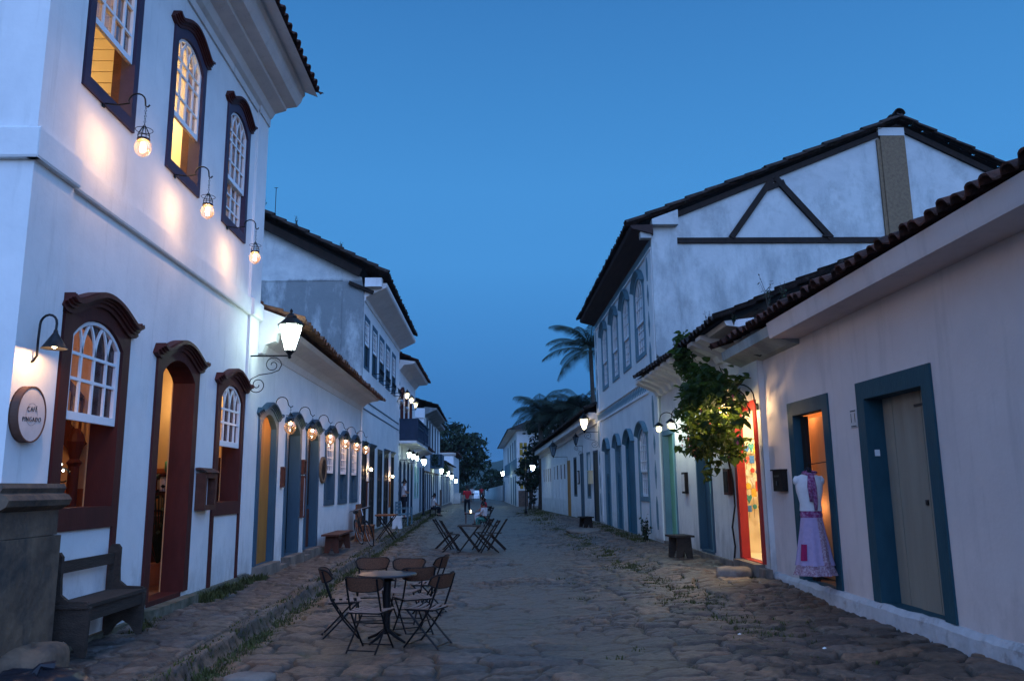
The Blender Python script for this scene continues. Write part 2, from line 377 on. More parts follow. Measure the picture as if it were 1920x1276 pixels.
class Bld:
    def __init__(s, name, label, cat, T, loc):
        s.root = thing(name, label, cat, loc); s.T = T; s.holes = []
    def mb(s): return MB(s.T)
    def wall(s, outer, m, name='wall', back=None):
        b = s.mb(); b.sheet([outer]+s.holes, 0.); o = b.build(name, m, s.root); s.holes = []; return o
    def opening(s, kind, u0, u1, z0, zs, rise, m, fw=.14, ft=.14, proud=.03, depth=.35, sill=0., legs=None, legw=.1, crown=None, crown_m=None, orise=None, ogee=True):
        """frame round a hole in the wall; returns the frame object"""
        g = .015
        s.holes.append(arch(u0-g, u1+g, z0-g, zs+g, rise))
        b = s.mb(); inn = arch(u0, u1, z0, zs, rise)
        orise = (rise*1.0 if orise is None else orise)
        zo = zs+ft+(rise-orise)
        og = None
        if crown and orise > 0 and ogee:
            orise = .19; zo = zs+rise+ft-orise; a_, c_ = u0-fw, u1+fw
            og = [(a_+(c_-a_)*k/20., zo+orise*max(0., .5-.5*math.cos(2*math.pi*min(1, max(0, (k/20.-.06)/.88))))**.62) for k in range(21)]
        out = arch(u0-fw, u1+fw, z0-sill, zo, orise) if og is None else [(u0-fw, z0-sill), (u1+fw, z0-sill)]+og[::-1]
        if sill > 0: b.prism([out, inn], 0., proud)
        else:
            poly = [out[0]]+out[:1:-1]+[out[1]]+[inn[1]]+inn[2:]+[inn[0]]
            b.prism([poly], 0., proud)
        if legs is not None:
            for a, c in ((u0-fw, u0-fw+legw), (u1+fw-legw, u1+fw)): b.box((a, 0, legs), (c, proud, z0-sill))
        N = len(inn); vs = [(p[0], 0.0, p[1]) for p in inn]+[(p[0], -depth, p[1]) for p in inn]
        b.add(vs, [(i, (i+1) % N, N+(i+1) % N, N+i) for i in range(N) if not (kind == 'door' and i == 0)])
        if kind == 'door': b.box((u0, -depth, z0-.06), (u1, 0.002, z0))
        fr = b.build(kind+'_frame', m, s.root)
        if crown:
            h, p = crown; uo0, uo1 = u0-fw, u1+fw
            base = arch(uo0+.03, uo1-.03, 0, zo, orise, 14)[2:]
            base = base[::-1]
            dz = -.0
            path = [(uo0-.13, zo+.0+dz), (uo0-.02, zo-.015+dz)]+[(x, z+dz) for x, z in base]+[(uo1+.02, zo-.015+dz), (uo1+.13, zo+dz)]
            if og: path = [(uo0-.11, zo+.045), (uo0-.05, zo+.012)]+og+[(uo1+.05, zo+.012), (uo1+.11, zo+.045)]
            elif orise > 0: path = base
            c = s.mb()
            c.band(path, -h*.12, h*.22, 0., p*.40); c.band(path, h*.22, h*.42, 0., p*.58); c.band(path, h*.42, h*.58, 0., p*.74); c.band(path, h*.58, h*.88, 0., p); c.band(path, h*.88, h, 0., p*.86)
            c.build('crown_molding', crown_m or m, fr)
        return fr
    def sash(s, fr, u0, u1, z0, zs, rise, n, cols=4, rows=2, tracery=True, m=None, bw=.022, rim=.05, pane=None, pl=True, name='sash'):
        b = s.mb(); m = m or whitewood
        inn = arch(u0+rim, u1-rim, z0+rim*1.4, zs-(.0 if rise else rim), max(0, rise-rim*.6) if rise else 0)
        b.prism([arch(u0, u1, z0, zs, rise), inn], n-.02, n+.02)
        w_ = (u1-u0)/cols
        top = (lambda u: ztop(u, u0, u1, zs, rise)-rim*.6)
        for i in range(1, cols):
            u = u0+w_*i; zt = (zs-.16) if tracery and rise else top(u)
            b.box((u-bw/2, n-.012, z0+.02), (u+bw/2, n+.012, zt))
        zr = zs if (tracery and rise) else zs
        for j in range(1, rows+1):
            z = z0+(zr-z0)*j/(rows+(0 if tracery and rise else 1))
            if tracery and rise and j == rows: z = zs-.16
            b.box((u0+.02, n-.0125, z-bw/2), (u1-.02, n+.0125, z+bw/2))
        if tracery and rise:
            hh = max(w_*1.05, rise*1.0+.02)
            for i in range(0, cols+1):
                for sg in (-1, 1):
                    if not (0 <= i+sg <= cols): continue
                    pts = []
                    for k in range(9):
                        a = math.pi/2*k/8*1.0
                        uu = u0+w_*i+sg*w_*1.0*(1-math.cos(a)); zz = zs-.16+(hh+.14)*math.sin(a)*.95
                        if zz > top(uu)+.02: break
                        pts.append((uu, zz))
                    if len(pts) > 1: b.band(pts, -bw*.45, bw*.45, n-.01, n+.01)
        o = b.build(name, m, fr)
        if pl:
            g = s.mb(); g.sheet([arch(u0+.02, u1-.02, z0+.03, zs, max(rise-.02, 0) if rise else 0)], n-.016); g.build('pane', pane or pane_m, fr)
        return o
    def leaf(s, fr, u0, u1, z0, zs, rise, n, planks=4, m=None, name='door_leaf', rails=False, gap=.008, u_r=None, label=None):
        b = s.mb(); k = (u1-u0)/planks
        for i in range(planks):
            a, c = u0+k*i+gap/2, u0+k*(i+1)-gap/2
            b.prism([[(a, z0), (c, z0), (c, ztop(c, u0, u1, zs, rise)), ((a+c)/2, ztop((a+c)/2, u0, u1, zs, rise)), (a, ztop(a, u0, u1, zs, rise))]], n-.04, n)
        b.prism([arch(u0, u1, z0, zs, rise)], n-.06, n-.045)
        if rails:
            for f0 in (.0, .33, .62, .96):
                zz = z0+(zs-z0)*f0
                b.box((u0+.02, n, zz), (u1-.02, n+.02, zz+.10))
            for uu in (u0+.01, (u0+u1)/2-.05, u1-.09): b.box((uu, n+.002, z0+.02), (uu+.08, n+.022, zs-.02))
        return b.build(name, m, fr, label=label)

def light(parent, loc, col, wts, r=.05, local=False, spot=None, name='light'):
    L = bpy.data.lights.new(name, 'SPOT' if spot else 'POINT'); L.energy = wts; L.color = col; L.shadow_soft_size = r
    if spot: L.spot_size = R_(spot); L.spot_blend = .35
    o = bpy.data.objects.new(name, L); COL.objects.link(o)
    if parent is not None:
        o.parent = parent; off = Vector((0, 0, 0)) if local else ORG[parent.name]
    else: off = Vector((0, 0, 0))
    o.location = Vector(loc)-off
    return o

# tiled roof: eave line A->B, direction up the slope, length L
def roof_tiles(name, m, parent, A, B, up, L, period=.25, row=.40, amp=.055, jit=.012, step=.04, rs=1, seg=6, thick=.022, sag=0.):
    rnd = random.Random(rs); A = Vector(A); B = Vector(B); up = Vector(up).normalized(); e = (B-A); ln = e.length; e.normalize()
    nrm = e.cross(up).normalized()
    if nrm.z < 0: nrm = -nrm
    nt_ = max(1, round(ln/period)); per = ln/nt_; nu = nt_*seg+1; rows = max(1, round(L/row)); rl = L/rows
    V = []; Fc = []
    for r in range(rows):
        dz = [rnd.uniform(-jit, jit) for _ in range(nt_+1)]; dv = [rnd.uniform(-1, 1)*jit*2.2 for _ in range(nt_+1)]
        base = len(V)
        for lay in range(3):           # 0: lower lip (thickness), 1: lower edge, 2: upper edge
            for i in range(nu):
                t = i/seg; c = int(t+.5); fr = abs(t-round(t))      # crest at integers
                h = amp*math.sqrt(max(0., 1-(fr/.33)**2)) if fr < .33 else -amp*.45*math.sqrt(max(0., 1-((.5-fr)/.17)**2))
                v = r*rl+(0 if lay < 2 else rl*1.03)+(dv[min(c, nt_)] if lay < 2 else 0)
                if r == 0 and lay < 2: v -= .0
                off = h+(step if lay < 2 else 0.)+dz[min(c, nt_)]-(thick if lay == 0 else 0)
                sg = sag*math.sin(math.pi*t/nt_)
                p = A+e*(per*t)+up*v+nrm*off; V.append((p.x, p.y, p.z-sg))
        for lay in range(2):
            o = base+lay*nu
            for i in range(nu-1): Fc.append((o+i, o+i+1, o+nu+i+1, o+nu+i))
    return mesh_obj(name, V, Fc, m, parent)
def verge(name, m, parent, P, Q, rad=.09, row=.42, rs=3):
    """overlapping cover tiles laid along the slope or a ridge"""
    rnd = random.Random(rs); P = Vector(P); Q = Vector(Q); t = (Q-P); n = max(1, round(t.length/row)); t = t/n
    b = MB(); s_ = t.normalized(); side = s_.cross(Vector((0, 0, 1))).normalized(); upv = side.cross(s_).normalized()
    for i in range(n):
        a = P+t*i; c = a+t*1.1; j = rnd.uniform(-.015, .015); vs = []; K = 8
        for q, rr, up_ in ((a, rad*1.08, .03+j), (c, rad*.9, j)):
            for k in range(K+1):
                an = math.pi*k/K; vs.append(tuple(q+side*math.cos(an)*rr+upv*(math.sin(an)*rr+up_)))
            for k in range(K, -1, -1):
                an = math.pi*k/K; vs.append(tuple(q+side*math.cos(an)*(rr-.02)+upv*(math.sin(an)*(rr-.02)+up_)))
        M = 2*(K+1); fs = [(k, (k+1) % M, M+(k+1) % M, M+k) for k in range(M)]
        for k in range(K): fs.append((k, k+1, M-2-k, M-1-k)); fs.append((M+k, M+M-1-k, M+M-2-k, M+k+1))
        b.add(vs, fs)
    return b.build(name, m, parent)

def facade(X0, side):   # side +1: faces +X (west row), -1 faces -X
    return lambda p: (X0+side*p[1], p[0], p[2])
def slant(A, Bp, side):
    A = Vector((A[0], A[1])); dd = Vector((Bp[0], Bp[1]))-A; dd.normalize(); nn = Vector((dd.y, -dd.x))*side
    return lambda p: (A.x+dd.x*p[0]+nn.x*p[1], A.y+dd.y*p[0]+nn.y*p[1], p[2])
def facing(Y0): return lambda p: (p[0], Y0-p[1], p[2])

# ================================================================== GROUND
def kerb_l(y): return -2.75-.022*np.clip(y-8, 0, 60)
def kerb_r(y): return 3.15-.018*np.clip(y-12, 0, 60)
def sst(x, a, b):
    t = np.clip((x-a)/(b-a), 0, 1); return t*t*(3-2*t)
def base_z(x, y):
    x = np.asarray(x, float); y = np.asarray(y, float)
    z = -.03*np.exp(-((x-.3)/1.8)**2)
    z = z+(.135+.035*sst(-x, 2.9, 4.1))*sst(kerb_l(y)-x, -.03, .04)
    z = z+.10*sst(x-kerb_r(y), -.3, .6)*sst(y, 10.5, 14.)
    z = z-.02*sst(x, 3.5, 4.7)*(1-sst(y, 10.5, 13.))
    return z
def gz(x, y): return float(base_z(x, y))

def vnoise(x, y, s, seed):
    r = np.random.RandomState(seed); G = r.rand(256, 256)
    X_ = x/s; Y_ = y/s; i = np.floor(X_).astype(int); j = np.floor(Y_).astype(int); fx = X_-i; fy = Y_-j
    fx = fx*fx*(3-2*fx); fy = fy*fy*(3-2*fy)
    g = lambda a, b: G[a % 256, b % 256]
    return (g(i, j)*(1-fx)+g(i+1, j)*fx)*(1-fy)+(g(i, j+1)*(1-fx)+g(i+1, j+1)*fx)*fy
def voro(x, y, cx, cy_, seed):
    r = np.random.RandomState(seed); G = r.rand(256, 256, 3)
    wx = x+.17*(vnoise(x, y, .33, seed+1)-.5)+.05*(vnoise(x, y, .11, seed+3)-.5); wy = y+.15*(vnoise(x, y, .33, seed+2)-.5)+.05*(vnoise(x, y, .11, seed+4)-.5)
    u = wx/cx; v = wy/cy_; i0 = np.floor(u).astype(int); j0 = np.floor(v).astype(int)
    f1 = np.full(x.shape, 9.); f2 = np.full(x.shape, 9.); idr = np.zeros(x.shape); tx = np.zeros(x.shape); ty = np.zeros(x.shape); dz = np.zeros(x.shape)
    for a in (-1, 0, 1):
        for c in (-1, 0, 1):
            i = i0+a; j = j0+c; g = G[i % 256, j % 256]
            px = i+.5+.85*(g[..., 0]-.5)+.5*(j % 2); px = i+.15+.7*g[..., 0]; py = j+.15+.7*g[..., 1]
            ex = u-px; ey = v-py; dd = (np.abs(ex)**2.6+np.abs(ey)**2.6)**(1/2.6)
            m = dd < f1
            f2 = np.where(m, f1, np.minimum(f2, dd)); idr = np.where(m, g[..., 2], idr)
            tx = np.where(m, ex*(g[..., 0]-.5), tx); ty = np.where(m, ey*(g[..., 1]-.5), ty); f1 = np.where(m, dd, f1)
    return f1, f2, idr, tx+ty
xs = np.concatenate([np.linspace(-4.9, 5.3, 470)])
ys = [2.6]
while ys[-1] < 118: ys.append(ys[-1]+max(.02, ys[-1]*.0030))
ys = np.array(ys)
GX, GY = np.meshgrid(xs, ys)
f1, f2, idr, tilt = voro(GX, GY, .48, .34, 5)
g1, g2, idg, tlg = voro(GX+3.3, GY*1.02+1.7, .27, .21, 15)        # some stones are broken into smaller ones
brk = vnoise(GX, GY, 1.3, 77) > .56
f1 = np.where(brk, g1, f1); f2 = np.where(brk, g2, f2); idr = np.where(brk, idg, idr); tilt = np.where(brk, tlg, tilt)
edge = f2-f1
kd = kerb_l(GX*0+GY)-GX; km = (kd > 0) & (kd < .24); kc = GY/.62+.5*np.sin(GY*1.7); kf = kc-np.floor(kc)
kr = np.random.RandomState(8).rand(4096); edge = np.where(km, np.minimum(np.minimum(kf, 1-kf)*.9, np.minimum(kd+.05, np.abs(.24-kd))*1.6), edge); idr = np.where(km, kr[np.floor(kc).astype(int) % 4096], idr); tilt = np.where(km, (kf-.5)*.1, tilt)
nearwalls = np.maximum(sst(GX, 1.0, 2.6), sst(-GX, 1.6, 2.6))
sand = sst(vnoise(GX, GY, 1.5, 21)*.50+vnoise(GX, GY, .45, 22)*.30+.10*(1-nearwalls)+.24*np.exp(-((GX-.4)/1.3)**2)*sst(GY, 6.5, 11.), .47, .70)
sand = sand*(1-.80*nearwalls)
sand = np.maximum(sand, .75*sst(.22-np.abs(GX-kerb_l(GY)-.2), 0, .2)*(vnoise(GX, GY, .7, 9) > .3))
dome = .90*sst(edge, .02, .13)+.10*sst(edge, .05, .5)
fine = (vnoise(GX, GY, .16, 30)-.5)*.020+(vnoise(GX, GY, .075, 31)-.5)*.016+(vnoise(GX, GY, .035, 32)-.5)*.009
walk = sst(kerb_l(GY)-GX, .0, .1)
amp_s = (.042+.010*nearwalls)*(1-.60*sand)*(1-.45*walk)
hh = dome*amp_s+(idr-.5)*.024*(1-.75*sand)*dome+tilt*.06*(1-.6*sand)*(1-.6*walk)*dome+fine*(1-.4*sand)+(vnoise(GX, GY, 1.1, 41)-.5)*.05
# worn hollows in the middle of the street
hh -= .045*np.exp(-(((GX-.35)/.45)**2+((GY-13.6)/.8)**2))
hh -= .045*np.exp(-((kd+.10)/.07)**2)
GZ = base_z(GX, GY)+hh-.035
Vn = np.stack([GX, GY, GZ], -1).reshape(-1, 3)
ny, nx = GX.shape
ii = (np.arange(ny-1)[:, None]*nx+np.arange(nx-1)[None, :]).reshape(-1)
quads = np.stack([ii, ii+1, ii+nx+1, ii+nx], -1)
me = bpy.data.meshes.new('street_paving')
me.vertices.add(len(Vn)); me.vertices.foreach_set('co', Vn.astype(np.float32).ravel())
me.loops.add(quads.size); me.loops.foreach_set('vertex_index', quads.astype(np.int32).ravel())
me.polygons.add(len(quads)); me.polygons.foreach_set('loop_start', np.arange(0, quads.size, 4, dtype=np.int32))
me.polygons.foreach_set('loop_total', np.full(len(quads), 4, dtype=np.int32)); me.polygons.foreach_set('use_smooth', np.ones(len(quads), bool))
me.update()
at = me.color_attributes.new('paving', 'FLOAT_COLOR', 'POINT')
ca = np.stack([idr, 1-sst(edge, .03, .15), sand, walk], -1).reshape(-1)
at.data.foreach_set('color', ca.astype(np.float32))
pav = bpy.data.objects.new('street', me); COL.objects.link(pav); tag(pav, 'worn cobbled street of large flat stones with sand between', 'street', None, 'structure')
m = bpy.data.materials.new('cobbles'); m.use_nodes = True; n = m.node_tree; b = n.nodes['Principled BSDF']; b.inputs['Roughness'].default_value = .48
b.inputs['Specular IOR Level'].default_value = .5
an = n.nodes.new('ShaderNodeAttribute'); an.attribute_name = 'paving'; sp = n.nodes.new('ShaderNodeSeparateColor'); n.links.new(an.outputs['Color'], sp.inputs[0])
rp = n.nodes.new('ShaderNodeValToRGB'); n.links.new(sp.outputs[0], rp.inputs[0]); rp.color_ramp.interpolation = 'LINEAR'
cols = [(0, (.045, .036, .032)), (.25, (.17, .125, .095)), (.45, (.075, .062, .056)), (.65, (.24, .165, .115)), (.82, (.10, .085, .08)), (1, (.20, .165, .14))]
rp.color_ramp.elements[0].color = (*cols[0][1], 1); rp.color_ramp.elements[1].color = (*cols[-1][1], 1)
for p, c in cols[1:-1]:
    e = rp.color_ramp.elements.new(p); e.color = (*c, 1)
geo = n.nodes.new('ShaderNodeNewGeometry')
def nz_(scale, det=6):
    q = n.nodes.new('ShaderNodeTexNoise'); q.inputs['Scale'].default_value = scale; q.inputs['Detail'].default_value = det; q.inputs['Roughness'].default_value = .65; n.links.new(geo.outputs['Position'], q.inputs['Vector']); return q
q1 = nz_(9); mr = n.nodes.new('ShaderNodeMapRange'); mr.inputs['From Min'].default_value = .32; mr.inputs['From Max'].default_value = .68; mr.inputs['To Min'].default_value = .40; mr.inputs['To Max'].default_value = 1.5; n.links.new(q1.outputs['Fac'], mr.inputs['Value'])
vm = n.nodes.new('ShaderNodeVectorMath'); vm.operation = 'SCALE'; wm = n.nodes.new('ShaderNodeVectorMath'); wm.operation = 'MULTIPLY'; wm.inputs[1].default_value = (.80, .62, .52)
gw_ = n.nodes.new('ShaderNodeMixRGB'); gw_.blend_type = 'MULTIPLY'; gw_.inputs[2].default_value = (.72, .98, 1.25, 1); n.links.new(an.outputs['Alpha'], gw_.inputs[0]); n.links.new(rp.outputs[0], gw_.inputs[1])
n.links.new(gw_.outputs[0], wm.inputs[0]); n.links.new(wm.outputs[0], vm.inputs[0]); n.links.new(mr.outputs[0], vm.inputs['Scale'])
mx1 = n.nodes.new('ShaderNodeMixRGB'); n.links.new(sp.outputs[2], mx1.inputs[0]); n.links.new(vm.outputs[0], mx1.inputs[1]); 
q2 = nz_(22, 8); rs_ = n.nodes.new('ShaderNodeValToRGB'); rs_.color_ramp.elements[0].position = .35; rs_.color_ramp.elements[1].position = .65
rs_.color_ramp.elements[0].color = (.088, .054, .032, 1); rs_.color_ramp.elements[1].color = (.155, .098, .060, 1); n.links.new(q2.outputs['Fac'], rs_.inputs[0]); n.links.new(rs_.outputs[0], mx1.inputs[2])
mx2 = n.nodes.new('ShaderNodeMixRGB'); n.links.new(mx1.outputs[0], mx2.inputs[1]); mx2.inputs[2].default_value = (.015, .011, .008, 1)
jm = n.nodes.new('ShaderNodeMath'); jm.operation = 'MULTIPLY'; js = n.nodes.new('ShaderNodeMapRange'); js.inputs['From Min'].default_value = 0; js.inputs['From Max'].default_value = 1; js.inputs['To Min'].default_value = .9; js.inputs['To Max'].default_value = .12
n.links.new(sp.outputs[2], js.inputs['Value']); n.links.new(sp.outputs[1], jm.inputs[0]); n.links.new(js.outputs[0], jm.inputs[1]); n.links.new(jm.outputs[0], mx2.inputs[0])
# moss and low grass growing in patches
q3 = nz_(1.3, 3); rg = n.nodes.new('ShaderNodeMapRange'); rg.inputs['From Min'].default_value = .56; rg.inputs['From Max'].default_value = .66; rg.inputs['To Max'].default_value = .55; n.links.new(q3.outputs['Fac'], rg.inputs['Value'])
jg = n.nodes.new('ShaderNodeMath'); jg.operation = 'MULTIPLY'; n.links.new(rg.outputs[0], jg.inputs[0]); n.links.new(sp.outputs[1], jg.inputs[1])
mx3 = n.nodes.new('ShaderNodeMixRGB'); n.links.new(mx2.outputs[0], mx3.inputs[1]); mx3.inputs[2].default_value = (.045, .055, .018, 1); n.links.new(jg.outputs[0], mx3.inputs[0])
n.links.new(mx3.outputs[0], b.inputs['Base Color'])
bp = n.nodes.new('ShaderNodeBump'); bp.inputs['Strength'].default_value = .9; bp.inputs['Distance'].default_value = .02; q4 = nz_(26, 10); n.links.new(q4.outputs['Fac'], bp.inputs['Height']); n.links.new(bp.outputs[0], b.inputs['Normal'])
me.materials.append(m)

# wide ground out to the horizon
b = MB(); b.box((-1800, -60, -1.6), (1800, 2.62, -.09)); b.box((-1800, 2.62, -1.6), (-4.85, 117.9, -.09)); b.box((5.25, 2.62, -1.6), (1800, 117.9, -.09))
G = []; 
for y in (117.9, 130, 150, 175, 200, 260, 2200):
    z = -.09-1.15*float(sst(np.array(y), 117, 200.)); G.append((y, z))
vs_ = []; fs_ = []
for y, z in G: vs_ += [(-1800, y, z), (1800, y, z)]
for i in range(len(G)-1): fs_.append((2*i, 2*i+1, 2*i+3, 2*i+2))
b.add(vs_, fs_)
tag(b.build('ground', earth), 'bare earth ground round the houses', 'ground', None, 'structure')

# grass: tufts along the kerbs, wall bases and in the joints
def blades(spots, name, label, seed=1):
    rnd = random.Random(seed); V = []; Fc = []
    for (x, y, n_, r, h) in spots:
        for _ in range(n_):
            a = rnd.random()*6.283; q = r*math.sqrt(rnd.random()); px, py = x+q*math.cos(a), y+q*math.sin(a)*1.3
            z = gz(px, py)-.03; hgt = h*rnd.uniform(.4, 1.25)*(1-.5*q/r); an = rnd.random()*6.283; wd = rnd.uniform(.004, .009)*(1+y*.03)
            lx, ly = math.cos(an)*hgt*.5, math.sin(an)*hgt*.5; o = len(V); sx, sy = -math.sin(an)*wd, math.cos(an)*wd
            V += [(px-sx, py-sy, z), (px+sx, py+sy, z), (px+lx*.4+sx*.7, py+ly*.4+sy*.7, z+hgt*.65), (px+lx*.4-sx*.7, py+ly*.4-sy*.7, z+hgt*.65), (px+lx, py+ly, z+hgt)]
            Fc += [(o, o+1, o+2, o+3), (o+3, o+2, o+4)]
    o = mesh_obj(name, V, Fc, grass_m); return tag(o, label, 'grass', None, 'stuff')
rnd = random.Random(5); sp_ = []
for i in range(360):
    y = 6.6+rnd.random()**1.5*45; k = float(kerb_l(y)); sp_.append((k+rnd.gauss(.10, .07), y, 30, .12+.01*y, .055+.001*y))
for i in range(230):
    y = 9+rnd.random()**1.3*45; k = float(kerb_r(y)); sp_.append((k+rnd.gauss(-.1, .22), y, 30, .18+.012*y, .07+.001*y))
for i in range(46):
    y = rnd.uniform(11.4, 15.5); sp_.append((2.95+.16*math.sin(y*3.)+rnd.gauss(0, .09), y, 40, .15, .08))
for i in range(120):
    y = rnd.uniform(15, 34); sp_.append((2.95-.012*(y-12)+.12*math.sin(y*1.3)+rnd.gauss(0, .07), y, 34, .16, .08))
for i in range(90):
    y = rnd.uniform(7, 16); x = rnd.uniform(1.2, 4.6); sp_.append((x, y, 16, .12, .05))
for i in range(26): sp_.append((-4.0+rnd.gauss(0, .05), rnd.uniform(11.6, 14.3), 70, .14, .15))
for i in range(24): sp_.append((-3.95+rnd.gauss(0, .05), rnd.uniform(9.2, 10.), 20, .12, .07))
for i in range(50): sp_.append((rnd.uniform(2.6, 3.4), rnd.uniform(40, 60), 40, .5, .16))
for i in range(40): sp_.append((4.35+rnd.gauss(0, .15), rnd.uniform(22, 34), 50, .3, .13))
for i in range(30): sp_.append((-3.7+rnd.gauss(0, .2), rnd.uniform(36, 60), 40, .4, .15))
blades(sp_, 'grass', 'short grass growing along the kerbs and in the paving joints')

# hills
hv = []; hf = []; nxh, nyh = 160, 14
hr = np.random.RandomState(3)
for j in range(nyh):
    for i in range(nxh):
        x = -700+1500*i/(nxh-1); y = 620+j*26
        ridge = 24+6*math.sin(x*.006+1.)+4*math.sin(x*.017)+2*math.sin(x*.05)
        t = j/(nyh-1)*1.25; z = -1.3+ridge*min(1, math.sin(min(t, 1)*math.pi/2))+(hr.rand()-.5)*2.4*(j > 0)
        hv.append((x+(hr.rand()-.5)*6, y, z))
for j in range(nyh-1):
    for i in range(nxh-1): hf.append((j*nxh+i, j*nxh+i+1, (j+1)*nxh+i+1, (j+1)*nxh+i))
tag(mesh_obj('hills', hv, hf, hill_m), 'low forested hills beyond the end of the street', 'hills', None, 'structure')

# ================================================================== WEST ROW
XL = -4.16
def wrap(B, y0, y1, xf, xb, z0, z1, m, name='side_wall', near=True):
    b = MB()
    if near: b.add([(xf, y0, z0), (xb, y0, z0), (xb, y0, z1), (xf, y0, z1)], [(0, 1, 2, 3)])
    b.add([(xf, y1, z0), (xb, y1, z0), (xb, y1, z1), (xf, y1, z1)], [(0, 1, 2, 3)])
    b.add([(xb, y0, z0), (xb, y1, z0), (xb, y1, z1), (xb, y0, z1)], [(0, 1, 2, 3)])
    return b.build(name, m, B.root)
def room(B, lo, hi, m, name='inner_wall', floor=None, skip_front=None):
    """inside of a room, open on the street side"""
    x0, y0, z0 = lo; x1, y1, z1 = hi; b = MB()
    P = lambda *a: a
    v = [(x0, y0, z0), (x1, y0, z0), (x1, y1, z0), (x0, y1, z0), (x0, y0, z1), (x1, y0, z1), (x1, y1, z1), (x0, y1, z1)]
    fs = [(4, 5, 6, 7), (0, 1, 5, 4), (2, 3, 7, 6)]
    fs.append((3, 0, 4, 7) if abs(x0) > abs(x1) else (1, 2, 6, 5))
    b.add(v, fs); o = b.build(name, m, B.root)
    f = MB(); f.box((x0, y0, z0-.03), (x1, y1, z0)); f.build('floor', floor or floor_in, B.root)
    return o

# ---- café
C = Bld('cafe_building', 'white two storey café with brown arched door and windows and a moulded cornice', 'café', facade(XL, 1), (XL, 6.9, 0))
for u in (8.22, 10.33, 12.50):
    k = u > 12
    fr = C.opening('window', u-.47, u+.47, 5.90, 7.58, .22, plum, fw=.115, ft=.16, depth=.13, sill=.14, crown=(.115, .12), crown_m=brown, orise=.20)
    C.sash(fr, u-.46, u+.46, 6.56, 7.57, .22, -.025, 4, 3, True, bw=.03, pane=pane_u)
    if k: C.sash(fr, u-.46, u+.46, 5.91, 6.60, 0, -.07, 4, 2, False, name='lower_sash', bw=.03, pane=pane_u)
fr = C.opening('window', 7.86, 8.95, 1.50, 3.20, .23, brown, fw=.17, ft=.16, depth=.27, sill=.22, legs=.05, legw=.10, crown=(.14, .15), orise=.20)
C.sash(fr, 7.87, 8.94, 2.36, 3.19, .23, -.02, 4, 2, True, bw=.032, rim=.06)
fr = C.opening('door', 10.08, 11.18, .33, 3.13, .23, brown, fw=.17, ft=.14, depth=.27, crown=(.13, .15), orise=.20)
fr = C.opening('window', 12.32, 13.36, 1.48, 3.08, .23, brown, fw=.17, ft=.15, depth=.27, sill=.20, legs=.12, legw=.10, crown=(.12, .14), orise=.20)
C.sash(fr, 12.33, 13.35, 2.33, 3.07, .23, -.02, 4, 2, True, bw=.032, rim=.06)
C.wall([(6.9, 0), (14.05, 0), (14.05, 8.7), (6.9, 8.7)], plaster)
wrap(C, 6.9, 14.05, XL, -13., 0, 8.9, plaster)
for p_, q_ in (((6.9, .0, 1.5), (7.60, .045, 4.62)), ((6.9, .0, 4.93), (7.55, .045, 8.45)), ((13.50, .0, .3), (14.05, .045, 4.62)), ((13.46, .0, 4.93), (14.05, .045, 8.40))):
    b = C.mb(); b.box(p_, q_); b.build('corner_pilaster', plaster, C.root)
b = C.mb(); b.sweep([(0, 4.62), (.05, 4.62), (.06, 4.64), (.06, 4.90), (.02, 4.93), (0, 4.93)], 7.60, 13.48)
b.sweep([(0, 4.62), (.10, 4.62), (.11, 4.64), (.11, 4.90), (.06, 4.93), (0, 4.93)], 6.9-.06, 7.60); b.sweep([(0, 4.62), (.10, 4.62), (.11, 4.64), (.11, 4.90), (.06, 4.93), (0, 4.93)], 13.48, 14.05)
b.T = facing(6.9); b.sweep([(0, 4.62), (.06, 4.62), (.07, 4.64), (.07, 4.90), (.03, 4.93), (0, 4.93)], -13, XL+.105)
b.build('string_course', plaster, C.root)
b = C.mb(); prof = [(0, 8.34), (.03, 8.34), (.035, 8.46), (.10, 8.50), (.16, 8.60), (.36, 8.66), (.37, 8.71), (.56, 8.74), (.63, 8.83), (.66, 8.92), (.70, 8.97), (.70, 9.02), (0, 9.02)]
b.sweep(prof, 6.3, 14.05); b.sweep([(0, 8.34), (.07, 8.34), (.07, 8.5), (0, 8.5)], 13.46, 14.07); b.build('cornice', plaster_b, C.root)
roof_tiles('roof', tile, C.root, (XL+.98, 6.0, 8.98), (XL+.98, 14.12, 8.98), (-1, 0, .42), 5.2, rs=2)
b = MB(); b.add([(XL+.93, 6., 8.965), (XL+.93, 14.1, 8.965), (XL-3.5, 14.1, 10.8), (XL-3.5, 6., 10.8)], [(0, 1, 2, 3)]); b.build('roof_underside', plaster_b, C.root)
# stone foot of the building
b = C.mb()
b.box((7.48, -.2, -.2), (9.93, .07, .20)); b.box((9.86, -.45, -.2), (11.42, .16, .268)); b.box((11.45, -.2, -.2), (14.05, .06, .26))
b.build('stone_footing', stone_g, C.root)
b = C.mb(); pr = [(0, 1.50), (.24, 1.50), (.31, 1.54), (.33, 1.59), (.30, 1.63), (.25, 1.65), (.27, 1.69), (.25, 1.73), (0, 1.73)]
b.sweep(pr, 6.55, 7.52); b.box((6.6, 0, 1.28), (7.48, .24, 1.497)); b.box((6.58, 0, .26), (7.50, .27, 1.275)); b.box((6.55, 0, -.1), (7.56, .33, .255))
b.T = facing(6.9); b.box((-5.2, 0, -.1), (XL, .28, 1.5)); b.build('stone_pedestal', stone_p, C.root)
